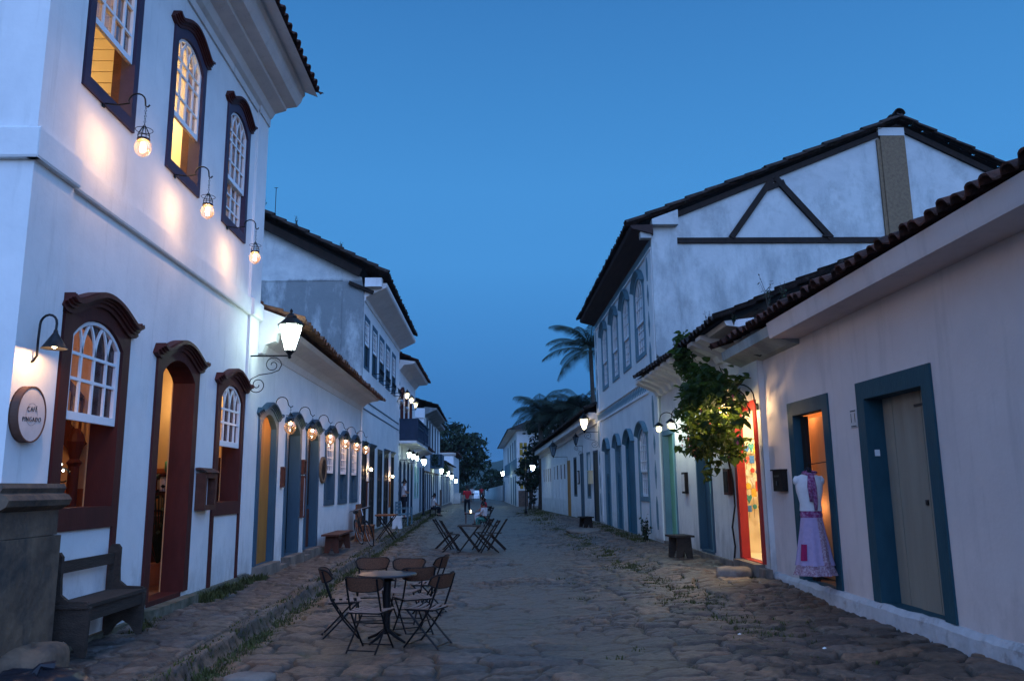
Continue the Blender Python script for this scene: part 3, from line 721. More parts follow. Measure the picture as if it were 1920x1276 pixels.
# inside: ground floor
o = room(C, (-9.4, 7.1, .32), (XL-.27, 13.9, 4.55), wall_orange)
b = MB(); b.box((-9.36, 7.15, .32), (-9.30, 13.85, 1.75)); b.box((-9.38, 7.15, 1.75), (-9.24, 13.85, 1.84)); b.build('wainscot', wall_wains, C.root)
b = MB(); b.box((-4.45, 7.62, .32), (-4.433, 9.2, 1.5)); b.box((-4.45, 7.1, .32), (-4.433, 7.85, 4.5)); b.box((-4.45, 8.96, .32), (-4.433, 10.07, 4.5)); b.box((-4.45, 11.19, .32), (-4.433, 12.31, 4.5)); b.box((-4.45, 13.37, .32), (-4.433, 13.9, 4.5)); b.box((-4.45, 12.2, .32), (-4.433, 13.5, 1.47))
b.build('front_inner_wall', wall_orange, C.root)
b = MB(); b.box((-9.4, 11.5, .32), (-5.12, 11.6, 4.5)); b.build('partition', wall_orange, C.root)
b = MB(); b.box((-9.3, 11.46, .32), (-5.14, 11.50, 1.7)); b.box((-5.9, 13.84, .32), (-4.44, 13.89, 1.95)); b.box((-5.9, 13.82, 1.95), (-4.44, 13.88, 2.03)); b.build('wainscot', wall_wains, C.root)
b = MB(); b.bar((-6.9, 11.36, 3.55), (-5.75, 11.36, 2.25), .10, .22); b.bar((-6.9, 11.30, 4.2), (-5.75, 11.30, 2.95), .06, .08)
for i in range(9):
    t = i/8.; b.bar((-6.9+1.15*t, 11.33, 3.55-1.3*t), (-6.9+1.15*t, 11.33, 4.2-1.25*t), .03)
b.build('staircase', brown, C.root)
b = MB(); b.lathe([(.07, 0), (.07, .9), (.10, .95), (.06, 1.0), (.09, 1.12), (.12, 1.24), (.09, 1.34), (.03, 1.42)], (-5.72, 11.2, 1.1), 12); b.build('newel_post', brown, C.root)
light(C.root, (-5.02, 13.45, 3.22), WARM2, 46, .05); light(C.root, (-5.6, 9.2, 3.9), WARM, 60, .12)
# inside: upper floor
o = room(C, (-8.2, 7.1, 5.0), (XL-.14, 9.35, 8.0), cream_in)
o2 = room(C, (-8.2, 9.4, 5.0), (XL-.14, 11.3, 8.0), cream_in, 'inner_wall')
o3 = room(C, (-8.2, 11.35, 5.0), (XL-.14, 13.9, 8.0), cream_in, 'inner_wall')
b = MB()
for i in range(20): b.box((-8.1, 9.30, 5.02+.15*i), (XL-.16, 9.335+.004*(i % 2), 5.02+.15*i+.138))
b.build('board_partition', cream_in, C.root)
for uu in (8.72, 10.83, 13.0):
    b = MB(); b.box((XL-.24, uu+.0, 5.85), (XL-.145, uu+.04, 7.7)); b.build('inner_shutter', redwood, C.root)
light(C.root, (-5.6, 8.0, 6.5), WARM2, 60, .12); light(C.root, (-5.4, 10.6, 7.3), (1., .80, .45), 190, .15); light(C.root, (-6.6, 12.6, 7.2), WARM2, 40, .12)

# café furnishings seen through door and window
t = thing('counter', 'dark wooden counter with shelves seen through the café door', 'counter', (-5.1, 13.4, .32))
b = MB(); b.box((-5.7, 12.9, .32), (-4.7, 13.3, 1.22)); b.box((-5.72, 12.86, 1.22), (-4.66, 13.34, 1.27)); b.build('counter_base', redwood, t)
b = MB()
for z in (1.32, 1.62, 1.92): b.box((-5.7, 13.6, z), (-4.62, 13.82, z+.03))
for x in (-5.72, -4.64): b.box((x, 13.6, .32), (x+.04, 13.82, 2.2))
b.build('shelf', brown, t)
JARS = [(-5.55, 1.35, ochre2, 'ochre jar at the far end of the lowest café shelf'), (-5.3, 1.35, redp, 'red jar on the lowest café shelf'), (-5.05, 1.35, white, 'white jar on the lowest café shelf'), (-4.8, 1.35, greenp, 'green jar on the lowest café shelf'),
        (-5.5, 1.65, white, 'white jar on the middle café shelf'), (-5.2, 1.65, redp, 'red jar on the middle café shelf'), (-4.85, 1.65, ochre2, 'ochre jar on the middle café shelf'),
        (-5.4, 1.95, greenp, 'green jar on the top café shelf'), (-5.0, 1.95, ochre2, 'ochre jar on the top café shelf')]
for x, z, c, lb in JARS:
    b = MB(); b.lathe([(.06, 0), (.085, .05), (.085, .19), (.05, .20), (.04, .24)], (x, 13.7, z), 10)
    tag(b.build('jar', c, smooth=True), lb, 'jar', 'jars on the café shelves')
t = thing('potted_plant', 'dark leafy plant in a pot just inside the café door', 'plant', (-4.88, 12.15, .32))
b = MB(); b.lathe([(.12, 0), (.17, .28), (.18, .3), (.15, .3)], (-4.88, 12.15, .32), 14); b.build('pot', flower_pot, t)
rp_ = random.Random(4); b = MB()
for i in range(60):
    a = rp_.random()*6.28; h = rp_.uniform(.3, 1.35); r = rp_.uniform(.1, .34); c = Vector((-4.88, 12.15, .6)); q = c+Vector((math.cos(a)*r, math.sin(a)*r, h)); b.tube([c, (c+q)/2+Vector((0, 0, .1)), q], [.006, .005, .003], 4)
    e = Vector((math.cos(a), math.sin(a), -.3))*.2; sd = Vector((-math.sin(a), math.cos(a), 0))*.035; b.add([tuple(q), tuple(q+e*.5+sd), tuple(q+e), tuple(q+e*.5-sd)], [(0, 1, 2, 3)])
b.build('leaves', leaf_d, t)
t = thing('string_lights', 'curl of small white string lights behind the big café window', 'string lights', (-5.2, 8.2, 1.7))
b = MB(); pts = [(-5.25+.028*k, 9.5, 2.10-.016*k+.04*math.sin(k*1.7)) for k in range(12)]; b.tube(pts, .006, 5)
b.tube([(-5.24, 9.52, .9), (-5.24, 9.52, 2.1)], .012, 6); b.tube([(-5.08, 9.52, .9), (-5.08, 9.52, 2.0)], .012, 6); b.tube([(-4.98+.08*math.cos(a/3.), 9.52, 1.85+.08*math.sin(a/3.)) for a in range(17)], .010, 6); b.build('wire', iron, t)
for k in range(1, 11, 1):
    q = MB(); q.lathe([(.004, -.016), (.016, 0), (.004, .016)], pts[k], 6); q.build('fairy_bulb', e_cool, t)
t = thing('napkin_holder', 'white folded napkins on the sill of the big café window', 'napkins', (-4.5, 8.05, 1.5))
b = MB(); b.prism([[(7.95, 1.5), (8.2, 1.5), (8.26, 1.62), (8.1, 1.57), (8.02, 1.68)]], -.42, -.25); b.T = None
b.v = [(XL+p[1], p[0], p[2]) for p in b.v]; b.build('napkin', clothw, t)

def lamp_sconce_inside(x, y, z, lb):
    t = thing('wall_lamp', lb, 'lamp', (x, y, z)); b = MB(); b.lathe([(.02, -.05), (.05, 0), (.02, .06)], (x, y, z), 10); b.build('bulb', e_warm, t, smooth=True)
    b = MB(); b.lathe([(.07, -.02), (.09, .0), (.09, .015), (.06, .02)], (x, y, z-.08), 12); b.build('holder', iron, t)
lamp_sconce_inside(-5.02, 13.6, 3.22, 'bright bare wall lamp seen at the top of the café door')

# ---- low white house with slate blue doors
H = Bld('row_house', 'low white house with slate blue arched doors next to the café', 'house', facade(XL, 1), (XL, 14.06, 0))
lf = [(14.55, 15.55, ochre2), (16.52, 17.52, ochre2), (18.32, 19.38, brown)]
for i, (a, c, mm) in enumerate(lf):
    fr = H.opening('door', a, c, .34, 2.80, .24, bluegrey, fw=.15, ft=.12, depth=.20, crown=(.11, .12), orise=.26)
    if i == 0: H.leaf(fr, a, c, .34, 2.80, .24, -.08, 2, ochre2)
    elif i == 1: H.leaf(fr, a, a+.45, .34, 2.7, .0, -.14, 1, ochre2); H.leaf(fr, a+.45, c, .34, 2.72, .1, -.30, 2, brown)
    else: H.leaf(fr, a, c, .34, 1.2, .0, -.15, 2, redwood); H.leaf(fr, a, c, 1.3, 2.80, .24, -.17, 2, darkwood)
for a, c in ((20.42, 21.40), (22.26, 23.30), (24.06, 25.10)):
    fr = H.opening('window', a, c, 1.38, 2.86, .20, bluegrey, fw=.15, ft=.12, depth=.2, sill=.13, crown=(.10, .11), orise=.22)
    H.sash(fr, a+.01, c-.01, 2.06, 2.85, .20, -.02, 4, 3, False, pane=pane_d)
    H.leaf(fr, a, c, 1.38, 2.2, 0, -.10, 5, bluegrey, name='shutter'); H.leaf(fr, a, c, 2.1, 2.86, .2, -.17, 4, darkwood, name='inner_shutter')
H.wall([(14.06, 0), (25.9, 0), (25.9, 4.42), (14.06, 4.6)], plaster)
b = MB(); b.box((-5.3, 14.2, .3), (-4.75, 25.7, 3.4)); b.build('inner_wall', near_black, H.root)  # near-black block standing in for the dark rooms behind the openings
b = H.mb(); b.sweep([(0, 4.12), (.02, 4.12), (.06, 4.25), (.18, 4.36), (.36, 4.42), (.52, 4.44), (.60, 4.50), (0, 4.62)], 14.07, 25.86); b.build('cove_cornice', plaster_b, H.root)
b = H.mb(); b.box((25.72, 0, .2), (25.88, .03, 4.1)); b.build('corner_strip', plaster, H.root)
roof_tiles('roof', tile_t, H.root, (XL+.80, 14.07, 4.64), (XL+.74, 25.88, 4.42), (-1, 0, .36), 4.0, rs=4, amp=.05, sag=.05)
b = H.mb(); b.sweep([(0, 4.02), (.10, 4.05), (.16, 4.20), (.34, 4.26), (.36, 4.40), (.62, 4.46), (.72, 4.50), (.72, 4.60), (0, 4.88)], 14.062, 14.26); b.build('eave_block', plaster, H.root)
b = H.mb()
b.box((14.1, -.2, -.2), (14.45, .13, .22)); b.box((14.4, -.45, -.2), (15.65, .17, .335)); b.box((16.35, -.45, -.2), (17.65, .17, .335)); b.box((18.2, -.45, -.2), (19.5, .17, .335)); b.box((15.7, -.1, -.2), (16.3, .16, .24)); b.box((17.7, -.1, -.2), (18.15, .18, .26)); b.box((19.55, -.1, -.2), (25.9, .07, .27))
b.build('stone_footing', stone, H.root)
b = H.mb(); b.tube([(25.6, .05, .3), (25.6, .05, 4.3)], .03, 6); b.build('downpipe', white, H.root)

# ---- two storey house with mouldy gable
K = Bld('gabled_house', 'two storey white house with mouldy gable wall and black openings', 'house', facade(XL, 1), (XL, 25.9, 0))
ups = [(26.15, 27.1), (27.95, 28.95), (29.75, 30.85), (31.65, 32.7), (33.65, 34.7)]
for a, c in ups:
    fr = K.opening('window', a, c, 5.68, 7.22, 0, bluegrey, fw=.12, ft=.16, depth=.25, sill=.10, proud=.015)
    K.sash(fr, a+.01, c-.01, 6.40, 7.21, 0, -.015, 3, 3, False, pane=pane_d)
    K.leaf(fr, a, c, 5.68, 7.2, 0, -.05, 3, near_black, name='shutter')  # near-black sheet in place of the dark interior of an open window
for i, (a, c) in enumerate([(26.1, 26.95), (27.8, 28.75), (29.8, 30.85), (31.6, 32.7), (33.8, 34.6)]):
    fr = K.opening('door', a, c, .32, 2.95, 0, near_black, fw=.10, ft=.14, depth=.3, proud=.015, crown=(.09, .09) if i != 2 else None, crown_m=bluegrey)
    if i == 4: K.leaf(fr, a, a+.3, .32, 2.9, 0, -.08, 1, near_black); K.leaf(fr, a+.3, c, .32, 2.9, 0, -.2, 1, orangewood)  # orange leaf stands in for warm light showing in the open doorway
    else: K.leaf(fr, a, c, .32, 2.95, 0, -.03, 4, near_black, rails=True)  # closed near-black leaves painted in for open doorways with dark interiors
K.wall([(25.9, 0), (36.3, 0), (36.3, 7.95), (25.9, 7.95)], plaster)
zr = lambda x: 8.57+.515*(-3.37-x)
b = MB(); b.T = facing(25.9); b.sheet([[(-11., 0), (XL, 0), (XL, 8.0), (XL-.1, zr(XL-.1)-.42), (-10.6, zr(-10.6)-.40), (-11., zr(-10.6)-.6)]], 0.); b.box((XL-.72, 0, 4.5), (XL-.02, .03, 8.2)); b.box((XL-4., 0, 8.485), (XL-.74, .02, 8.52))
b.build('gable_wall', weathered_l, K.root)
wrap(K, 25.9, 36.3, XL, -17.6, 0, 7.9, plaster, near=False)
b = K.mb(); b.sweep([(0, 7.8), (.03, 7.8), (.05, 7.93), (.70, 8.24), (.74, 8.30), (.74, 8.40), (0, 8.40)], 25.9, 36.25); b.build('eave_soffit', plaster_b, K.root)
b = K.mb(); b.prism([[(25.62, 8.22), (25.95, 8.22), (25.95, 8.52), (25.62, 8.52)]], .05, .60); b.build('eave_block', plaster, K.root)
roof_tiles('roof', tile_d, K.root, (XL+.83, 25.35, 8.56), (XL+.83, 36.2, 8.50), (-1, 0, .515), 8.2, rs=5)
verge('roof_verge', tile_d, K.root, (XL+.83, 25.40, 8.57), (-10.6, 25.40, zr(-10.6)-.0), .12)
b = MB(); b.add([(XL+.0, 25.5, zr(XL)-.14), (XL+.0, 36.2, zr(XL)-.14), (-10.6, 36.2, zr(-10.6)-.1), (-10.6, 25.5, zr(-10.6)-.1)], [(0, 1, 2, 3)]); b.bar((XL-.1, 25.66, zr(XL-.1)-.34), (-10.6, 25.66, zr(-10.6)-.34), .12, .26); b.bar((XL+.3, 25.8, 8.05), (XL-.5, 25.8, 8.4), .12, .12)
b.box((-10.7, 25.3, 7.), (-10.6, 36.2, 12.2)); b.build('roof_timber', darkwood, K.root)
b = K.mb(); b.box((26.0, .0, 4.50), (36.2, .02, 4.54)); b.box((26.0, .0, 4.22), (36.2, .02, 4.26)); b.build('string_line', bluegrey, K.root)
for a, c in ups[1:]:
    b = K.mb(); b.tube([(a-.1, 0, 5.62), (a-.1, .28, 5.62), (c+.1, .28, 5.62), (c+.1, 0, 5.62)], .014, 5)
    for q in range(5):
        u = a+(c-a)*q/4.; b.tube([(u+.08*math.cos(t_/2.), .28, 5.74+.09*math.sin(t_/2.)) for t_ in range(13)], .012, 5)
    b.build('window_railing', iron, K.root)
b = K.mb(); b.box((26., 0, -.2), (36.3, .08, .24)); b.build('stone_footing', stone_g, K.root)

# ---- two storey house with blue balcony
Bc = Bld('balcony_house', 'two storey white house with a dark blue balcony and blue arched doors', 'house', facade(XL, 1), (XL, 36.3, 0))
for i, (a, c) in enumerate([(36.75, 37.6), (38.5, 39.4), (40.3, 41.2), (42.1, 43.0)]):
    fr = Bc.opening('door', a, c, .32, 2.62, .26, darkblue, fw=.10, ft=.10, depth=.3, proud=.01)
    Bc.leaf(fr, a, c, .32, 2.62, .26, -.025, 3, darkblue)
for i, (a, c) in enumerate([(44.3, 44.9), (45.9, 46.5)]):
    fr = Bc.opening('window', a, c, 1.2, 2.7, 0, mint, fw=.12, ft=.12, depth=.2, sill=.1, proud=.01); Bc.leaf(fr, a, c, 1.2, 1.95, 0, -.02, 2, near_black, name='shutter'); Bc.leaf(fr, a, c, 1.96, 2.7, 0, -.02, 2, mint, name='shutter')
for i, (a, c) in enumerate([(47.4, 48.2), (49.0, 49.8)]):
    fr = Bc.opening('door', a, c, .32, 2.75, 0, bluegrey, fw=.12, ft=.12, depth=.2, proud=.01); Bc.leaf(fr, a, c, .32, 2.75, 0, -.02, 3, darkblue)
for i, (a, c) in enumerate([(37.0, 37.9), (39.0, 39.9), (41.2, 42.1)]):
    fr = Bc.opening('door', a, c, 4.15, 5.9, .25, brown, fw=.12, ft=.10, depth=.25, crown=(.1, .1)); Bc.leaf(fr, a, c, 4.15, 5.9, .25, -.18, 2, darkwood)
Bc.wall([(36.3, 0), (50.2, 0), (50.2, 3.9), (44.2, 3.9), (44.2, 7.3), (36.3, 7.3)], plaster)
wrap(Bc, 36.3, 44.2, XL, -14, 3.8, 7.3, plaster); 
b = Bc.mb(); b.sweep([(0, 7.0), (.05, 7.05), (.2, 7.25), (.66, 7.30), (.72, 7.4), (0, 7.5)], 36.35, 44.2); b.build('eave_soffit', plaster_b, Bc.root)
roof_tiles('roof', tile, Bc.root, (XL+.83, 36.35, 7.42), (XL+.83, 44.6, 7.40), (-1, 0, .45), 4., rs=7)
roof_tiles('roof', tile, Bc.root, (XL+.66, 44.2, 3.92), (XL+.66, 50.3, 3.80), (-1, 0, .4), 3., rs=8)
b = Bc.mb(); b.sweep([(0, 3.5), (.1, 3.6), (.55, 3.74), (.55, 3.84), (0, 3.9)], 44.2, 50.2); b.build('eave_soffit', plaster_b, Bc.root)
for a, c in ((36.7, 40.2), (40.7, 43.2)):
    b = Bc.mb(); b.box((a, 0, 3.68), (c, .80, 3.80)); b.build('balcony_floor', white, Bc.root)
    b = Bc.mb()
    b.box((a-.02, 0, 4.74), (c+.02, .86, 4.80)); b.box((a-.03, .76, 3.80), (a+.05, .84, 4.74)); b.box((c-.05, .76, 3.8), (c+.03, .84, 4.74)); b.box((a, .0, 3.80), (a+.03, .78, 4.74)); b.box((c-.03, 0, 3.8), (c, .78, 4.74))
    b.box((a, .79, 3.80), (c, .83, 3.95)); b.box((a, .79, 4.40), (c, .83, 4.48)); n_ = 9
    for q in range(n_+1): u = a+(c-a)*q/n_; b.box((u-.035, .79, 3.80), (u+.035, .82, 4.74))
    for q in range(n_):
        u = a+(c-a)*(q+.5)/n_; b.bar((u-.12, .80, 4.5), (u+.12, .80, 4.72), .02); b.bar((u+.12, .80, 4.5), (u-.12, .80, 4.72), .02)
    b.build('balcony_rail', darkblue, Bc.root)
b = Bc.mb(); b.box((36.4, 0, -.2), (50., .09, .26)); b.build('stone_footing', stone_g, Bc.root)
b = Bc.mb()
for q in range(11):
    z = .9+.55*q; b.prism([[(36.48, z), (36.56, z-.09), (36.64, z), (36.56, z+.09)]], 0, .015)
b.build('painted_ornament', skyblue, Bc.root)

# ---- farther two storey house
G5 = Bld('far_gabled_house', 'distant two storey white house with dark eave and a grey box balcony', 'house', facade(XL, 1), (XL, 50.2, 0))
for a in (52.2, 54.6, 57.0, 60., 63.):
    fr = G5.opening('window', a, a+1.0, 4.3, 6.0, 0, darkblue, fw=.12, ft=.12, depth=.2, sill=.1, proud=.01); G5.leaf(fr, a, a+1., 4.3, 6.0, 0, -.02, 3, near_black if a < 60 else bluegrey, name='shutter')
for a in (51., 52.8, 54.6, 56.4, 58.4, 61, 63.):
    fr = G5.opening('door', a, a+.9, .3, 2.55, 0, darkblue if a < 57 else bluegrey, fw=.10, ft=.10, depth=.2, proud=.01, crown=(.08, .08), crown_m=redwood); G5.leaf(fr, a, a+.9, .3, 2.55, 0, -.02, 3, darkblue if a < 57 else bluegrey)
G5.wall([(50.2, 0), (66., 0), (66., 6.5), (50.2, 6.5)], plaster)
b = MB(); b.T = facing(50.2); b.sheet([[(-9, 3.5), (XL, 3.5), (XL, 6.5), (-9., 8.)]], 0.); b.box((XL-.6, 0, 6.0), (XL+.05, .1, 6.6)); b.build('gable_wall', plaster, G5.root)
b = G5.mb(); b.sweep([(0, 6.1), (.05, 6.2), (.75, 6.5), (.8, 6.6), (0, 6.7)], 50.2, 60.); b.sweep([(0, 6.2), (.4, 6.3), (.45, 6.45), (0, 6.6)], 60., 66.); b.build('eave_soffit', weathered_l, G5.root)
roof_tiles('roof', tile_d, G5.root, (XL+.9, 49.8, 6.72), (XL+.9, 60.5, 6.55), (-1, 0, .32), 4.5, rs=9); roof_tiles('roof', tile_d, G5.root, (XL+.5, 60.5, 6.5), (XL+.5, 66., 6.5), (-1, 0, .32), 4.0, rs=10)
b = G5.mb(); b.box((55.5, 0, 3.0), (58.6, .78, 3.12)); b.box((55.5, 0, 3.12), (55.56, .78, 3.95)); b.box((55.5, .72, 3.12), (58.6, .78, 3.95)); b.box((58.54, 0, 3.12), (58.6, .78, 3.95)); b.build('balcony', bluegrey, G5.root)
b = G5.mb(); b.box((50.2, 0, -.2), (66., .08, .24)); b.build('stone_footing', stone_g, G5.root)
# ---- low far house and the last two storey house of the row
L6 = Bld('far_low_house', 'distant low white house lit by street lanterns past the grey balcony', 'house', facade(XL, 1), (XL, 66., 0))
b = L6.mb(); b.box((66.05, 0, .0), (67.2, .12, 1.5)); b.build('rubble_pillar', rubble, L6.root)
for a in (68.2, 70.6, 73., 75.4, 78., 81.):
    fr = L6.opening('door', a, a+1., .3, 2.6, 0, bluegrey, fw=.12, ft=.10, depth=.2, proud=.01); L6.leaf(fr, a, a+1., .3, 2.6, 0, -.02, 3, bluegrey)
L6.wall([(66., 0), (85., 0), (85., 3.7), (66., 3.7)], plaster)
roof_tiles('roof', tile_d, L6.root, (XL+.5, 66., 3.75), (XL+.5, 85., 3.7), (-1, 0, .4), 4., rs=11)
L7 = Bld('last_house', 'last white house of the row with its gable end below a big tree', 'house', facade(XL+.25, 1), (XL, 85., 0))
L7.wall([(85., 0), (100., 0), (100., 5.0), (85., 5.0)], plaster)
wrap(L7, 85., 100., XL+.25, -12, 0, 5.2, plaster)
b = MB(); b.T = facing(85.); b.sweep([(0, 4.95), (.25, 5.15), (.3, 5.3), (0, 5.3)], -12, XL+.5); b.build('cornice', plaster_b, L7.root)
roof_tiles('roof', tile, L7.root, (XL+.7, 84.6, 5.25), (XL+.7, 100., 5.25), (-1, 0, .08), 4., rs=12)
t = thing('garden_wall', 'low white wall closing the row at its far end', 'wall', (-3.8, 88, 0)); b = MB(); b.box((-4.0, 86.5, -.3), (-3.25, 86.9, 1.0)); b.box((-4.05, 86.45, 1.0), (-3.2, 86.95, 1.08)); b.build('wall_body', plaster, t)

# ================================================================== EAST ROW
XR = 4.8
# ---- near white house, warm light tinted into its plaster, number 11
A = Bld('teal_door_house', 'low white house number 11 with warm light tinted into its plaster and teal door surrounds', 'house', facade(XR, -1), (XR, 8., 0))
fr = A.opening('door', 8.64, 10.02, .20, 2.70, 0, teal, fw=.205, ft=.225, depth=.27, proud=.025)
A.leaf(fr, 8.64, 9.52, .20, 2.70, 0, -.20, 2, creamdoor, gap=.012); A.leaf(fr, 9.53, 10.02, .20, 2.70, 0, -.215, 2, creamdoor, gap=.014)
b = A.mb(); b.cbox((9.15, -.196, 1.42), (.05, .02, .06)); b.build('keyhole_plate', darkmetal, fr)
b = A.mb(); b.box((9.0, -.2, 2.52), (9.22, -.188, 2.55)); b.build('bolt_plate', darkmetal, fr)
b = A.mb(); b.lathe([(.022, -.02), (.03, 0), (.022, .02)], (8.95, -.18, 1.62), 8); b.build('door_knob', darkmetal, fr)
b = A.mb(); b.box((10.005, -.12, 1.98), (10.018, -.06, 2.06)); b.build('bell_plate', white, fr)
fr = A.opening('door', 11.32, 12.46, .20, 2.70, 0, teal, fw=.20, ft=.21, depth=.15, proud=.025)
A.leaf(fr, 12.30, 12.46, .20, 2.68, 0, -.10, 1, darkwood); A.leaf(fr, 11.90, 12.78, .22, 2.68, 0, -.36, 1, tan_door)
A.wall([(1.5, -.1), (13.75, -.1), (13.75, 4.1), (1.5, 4.1)], plaster_r)
b = A.mb(); N_ = 90; rr = random.Random(8); vs = []; 
for i in range(N_+1):
    u = 1.5+(14.0-1.5)*i/N_; j = rr.uniform(-.012, .012)
    vs += [(u, 0, .20+j), (u, .035, .195+j), (u, .075+rr.uniform(-.008, .008), .14+j), (u, .095+rr.uniform(-.01, .01), -.2)]
b.add(vs, [(i*4+k, i*4+k+1, i*4+5+k, i*4+4+k) for i in range(N_) for k in range(3)]); b.build('plinth', plinth_m, A.root)
b = A.mb(); b.box((8.66, -.5, .10), (10.0, -.0, .198)); b.box((11.34, -.42, .10), (12.44, 0, .198)); b.build('door_sill', concrete, A.root)
b = A.mb(); b.sweep([(0, 3.86), (.46, 3.86), (.47, 3.90), (.50, 4.10), (0, 4.16)], 1.5, 12.0); b.build('boxed_eave', plaster_r, A.root)  # tinted plaster here too, for the warm light from below
b = A.mb(); b.sweep([(0, 3.78), (.12, 3.80), (.44, 3.92), (.46, 4.08), (0, 4.12)], 12.003, 14.6); b.build('rough_eave', weathered, A.root)
roof_tiles('roof', tile, A.root, (XR-.60, .8, 4.10), (XR-.60, 14.75, 4.15), (1, 0, .40), 4.5, period=.235, row=.40, amp=.058, jit=.020, rs=21, seg=8)
b = MB(); b.add([(XR-.20, .8, 4.20), (XR-.20, 14.7, 4.22), (XR+3.9, 14.7, 5.80), (XR+3.9, .8, 5.80)], [(0, 1, 2, 3)]); b.build('roof_underside', darkwood, A.root)
# warm room behind the open door
b = MB(); b.add([(6.2, 11.1, .2), (6.2, 13.2, .2), (6.2, 13.2, 3.0), (6.2, 11.1, 3.0)], [(0, 1, 2, 3)]); b.box((5.2, 13.1, .2), (6.6, 13.2, 3.)); b.box((5.3, 11.0, .2), (6.6, 11.05, 3.)); b.box((5.2, 11., 3.), (6.6, 13.2, 3.05)); b.build('inner_wall', wall_orange, A.root)
light(A.root, (4.99, 12.62, 2.80), (1., .42, .16), 12.0, .05); light(A.root, (4.99, 12.45, 1.3), (1., .50, .22), 4.0, .05); light(A.root, (5.8, 12.95, 2.3), (1., .42, .14), 22.0, .05)

def text_obj(txt, size, m, parent, Tm, name='lettering', ext=.002):
    c = bpy.data.curves.new(name, 'FONT'); c.body = txt; c.size = size; c.align_x = 'CENTER'; c.align_y = 'CENTER'; c.space_character = 1.18; c.offset = -.0012; c.extrude = ext; c.resolution_u = 3
    o = bpy.data.objects.new(name, c); COL.objects.link(o); bpy.context.view_layer.update()
    me = bpy.data.meshes.new_from_object(o.evaluated_get(bpy.context.evaluated_depsgraph_get())); bpy.data.objects.remove(o); bpy.data.curves.remove(c)
    off = ORG[parent.name]
    for v in me.vertices: v.co = Vector(Tm(v.co))-off
    me.materials.clear(); me.materials.append(m)
    o = bpy.data.objects.new(name, me); COL.objects.link(o); o.parent = parent; ORG[o.name] = off; return o
t = thing('house_number', 'small white number plate reading 11 beside the closed putty door', 'sign', (XR, 10.37, 2.48))
b = A.mb(); b.box((10.28, 0, 2.37), (10.47, .012, 2.60)); b.build('number_plate', sign_w, t)
text_obj('11', .18, text_m, t, lambda c: (XR-.016, 10.375-c.x, 2.485+c.y))
b = A.mb(); b.box((10.30, .012, 2.575), (10.45, .014, 2.59)); b.box((10.30, .012, 2.378), (10.45, .014, 2.390)); b.build('thin_line', text_m, t)
t = thing('mailbox', 'dark metal letterbox on the wall beside the open teal door', 'letterbox', (XR, 13.1, 1.7))
b = A.mb(); b.box((12.92, 0, 1.53), (13.32, .10, 1.86)); b.box((12.90, 0, 1.86), (13.34, .13, 1.885)); b.build('box', darkwood, t)
b = A.mb(); b.box((12.99, .10, 1.76), (13.25, .108, 1.79)); b.cbox((13.12, .105, 1.66), (.05, .02, .07)); b.build('slot', darkmetal, t)

# ---- white house with the vine
V = Bld('vine_house', 'low white house with vine, red lit shop door and green doors', 'house', facade(4.7, -1), (4.7, 14., 0))
fr = V.opening('door', 14.04, 15.14, .30, 2.98, 0, redp, fw=.14, ft=.14, depth=.13, proud=.03)
fr = V.opening('door', 17.10, 18.14, .25, 2.72, 0, bluegrey, fw=.10, ft=.12, depth=.16, proud=.02); V.leaf(fr, 17.10, 17.55, .25, 1.45, 0, -.08, 1, skyblue); V.leaf(fr, 17.1, 17.55, 1.46, 2.72, 0, -.09, 1, mint); V.leaf(fr, 17.55, 18.14, .25, 2.72, 0, -.14, 1, bluegrey)
fr = V.opening('door', 20.35, 21.62, .36, 2.96, 0, skyblue, fw=.09, ft=.13, depth=.18, proud=.02); V.leaf(fr, 20.35, 20.70, .36, 2.96, 0, -.03, 1, mint); V.leaf(fr, 20.8, 21.62, .36, 2.96, 0, -.14, 2, greenp)
V.wall([(13.70, 0), (21.75, 0), (21.75, 4.5), (13.70, 4.5)], plaster_b)
b = V.mb(); 
for i in range(11): 
    u = 14.9+.66*i; b.sweep([(0, 4.05), (.10, 4.06), (.16, 4.18), (.42, 4.30), (.66, 4.40), (.66, 4.47), (0, 4.52)], u, u+.36)
b.sweep([(0, 4.36), (.50, 4.42), (.54, 4.50), (0, 4.56)], 13.7, 21.74); b.build('eave_brackets', plaster_b, V.root)
roof_tiles('roof', tile_d, V.root, (4.7-.74, 13.6, 4.50), (4.7-.74, 21.72, 4.54), (1, 0, .42), 4.2, period=.25, amp=.065, rs=23, sag=.06)
b = MB(); b.add([(4.0, 13.6, 4.47), (4.0, 21.7, 4.49), (8.6, 21.7, 6.4), (8.6, 13.6, 6.4)], [(0, 1, 2, 3)]); b.build('roof_underside', darkwood, V.root)
b = V.mb(); b.box((14., -.3, -.2), (15.3, .16, .288)); b.box((13.62, 0, -.2), (13.97, .12, .24)); b.box((15.3, 0, -.2), (21.74, .075, .20)); b.build('stone_footing', stone, V.root)
room(V, (4.88, 13.3, .3), (8.2, 16.3, 3.6), wall_shop, floor=wall_shop)
b = V.mb(); b.box((13.70, -.12, 0), (13.72, 0, 4.5)); b.build('wall_end', plaster_b, V.root)
light(V.root, (5.4, 14.9, 3.0), (1., .80, .50), 190, .15)
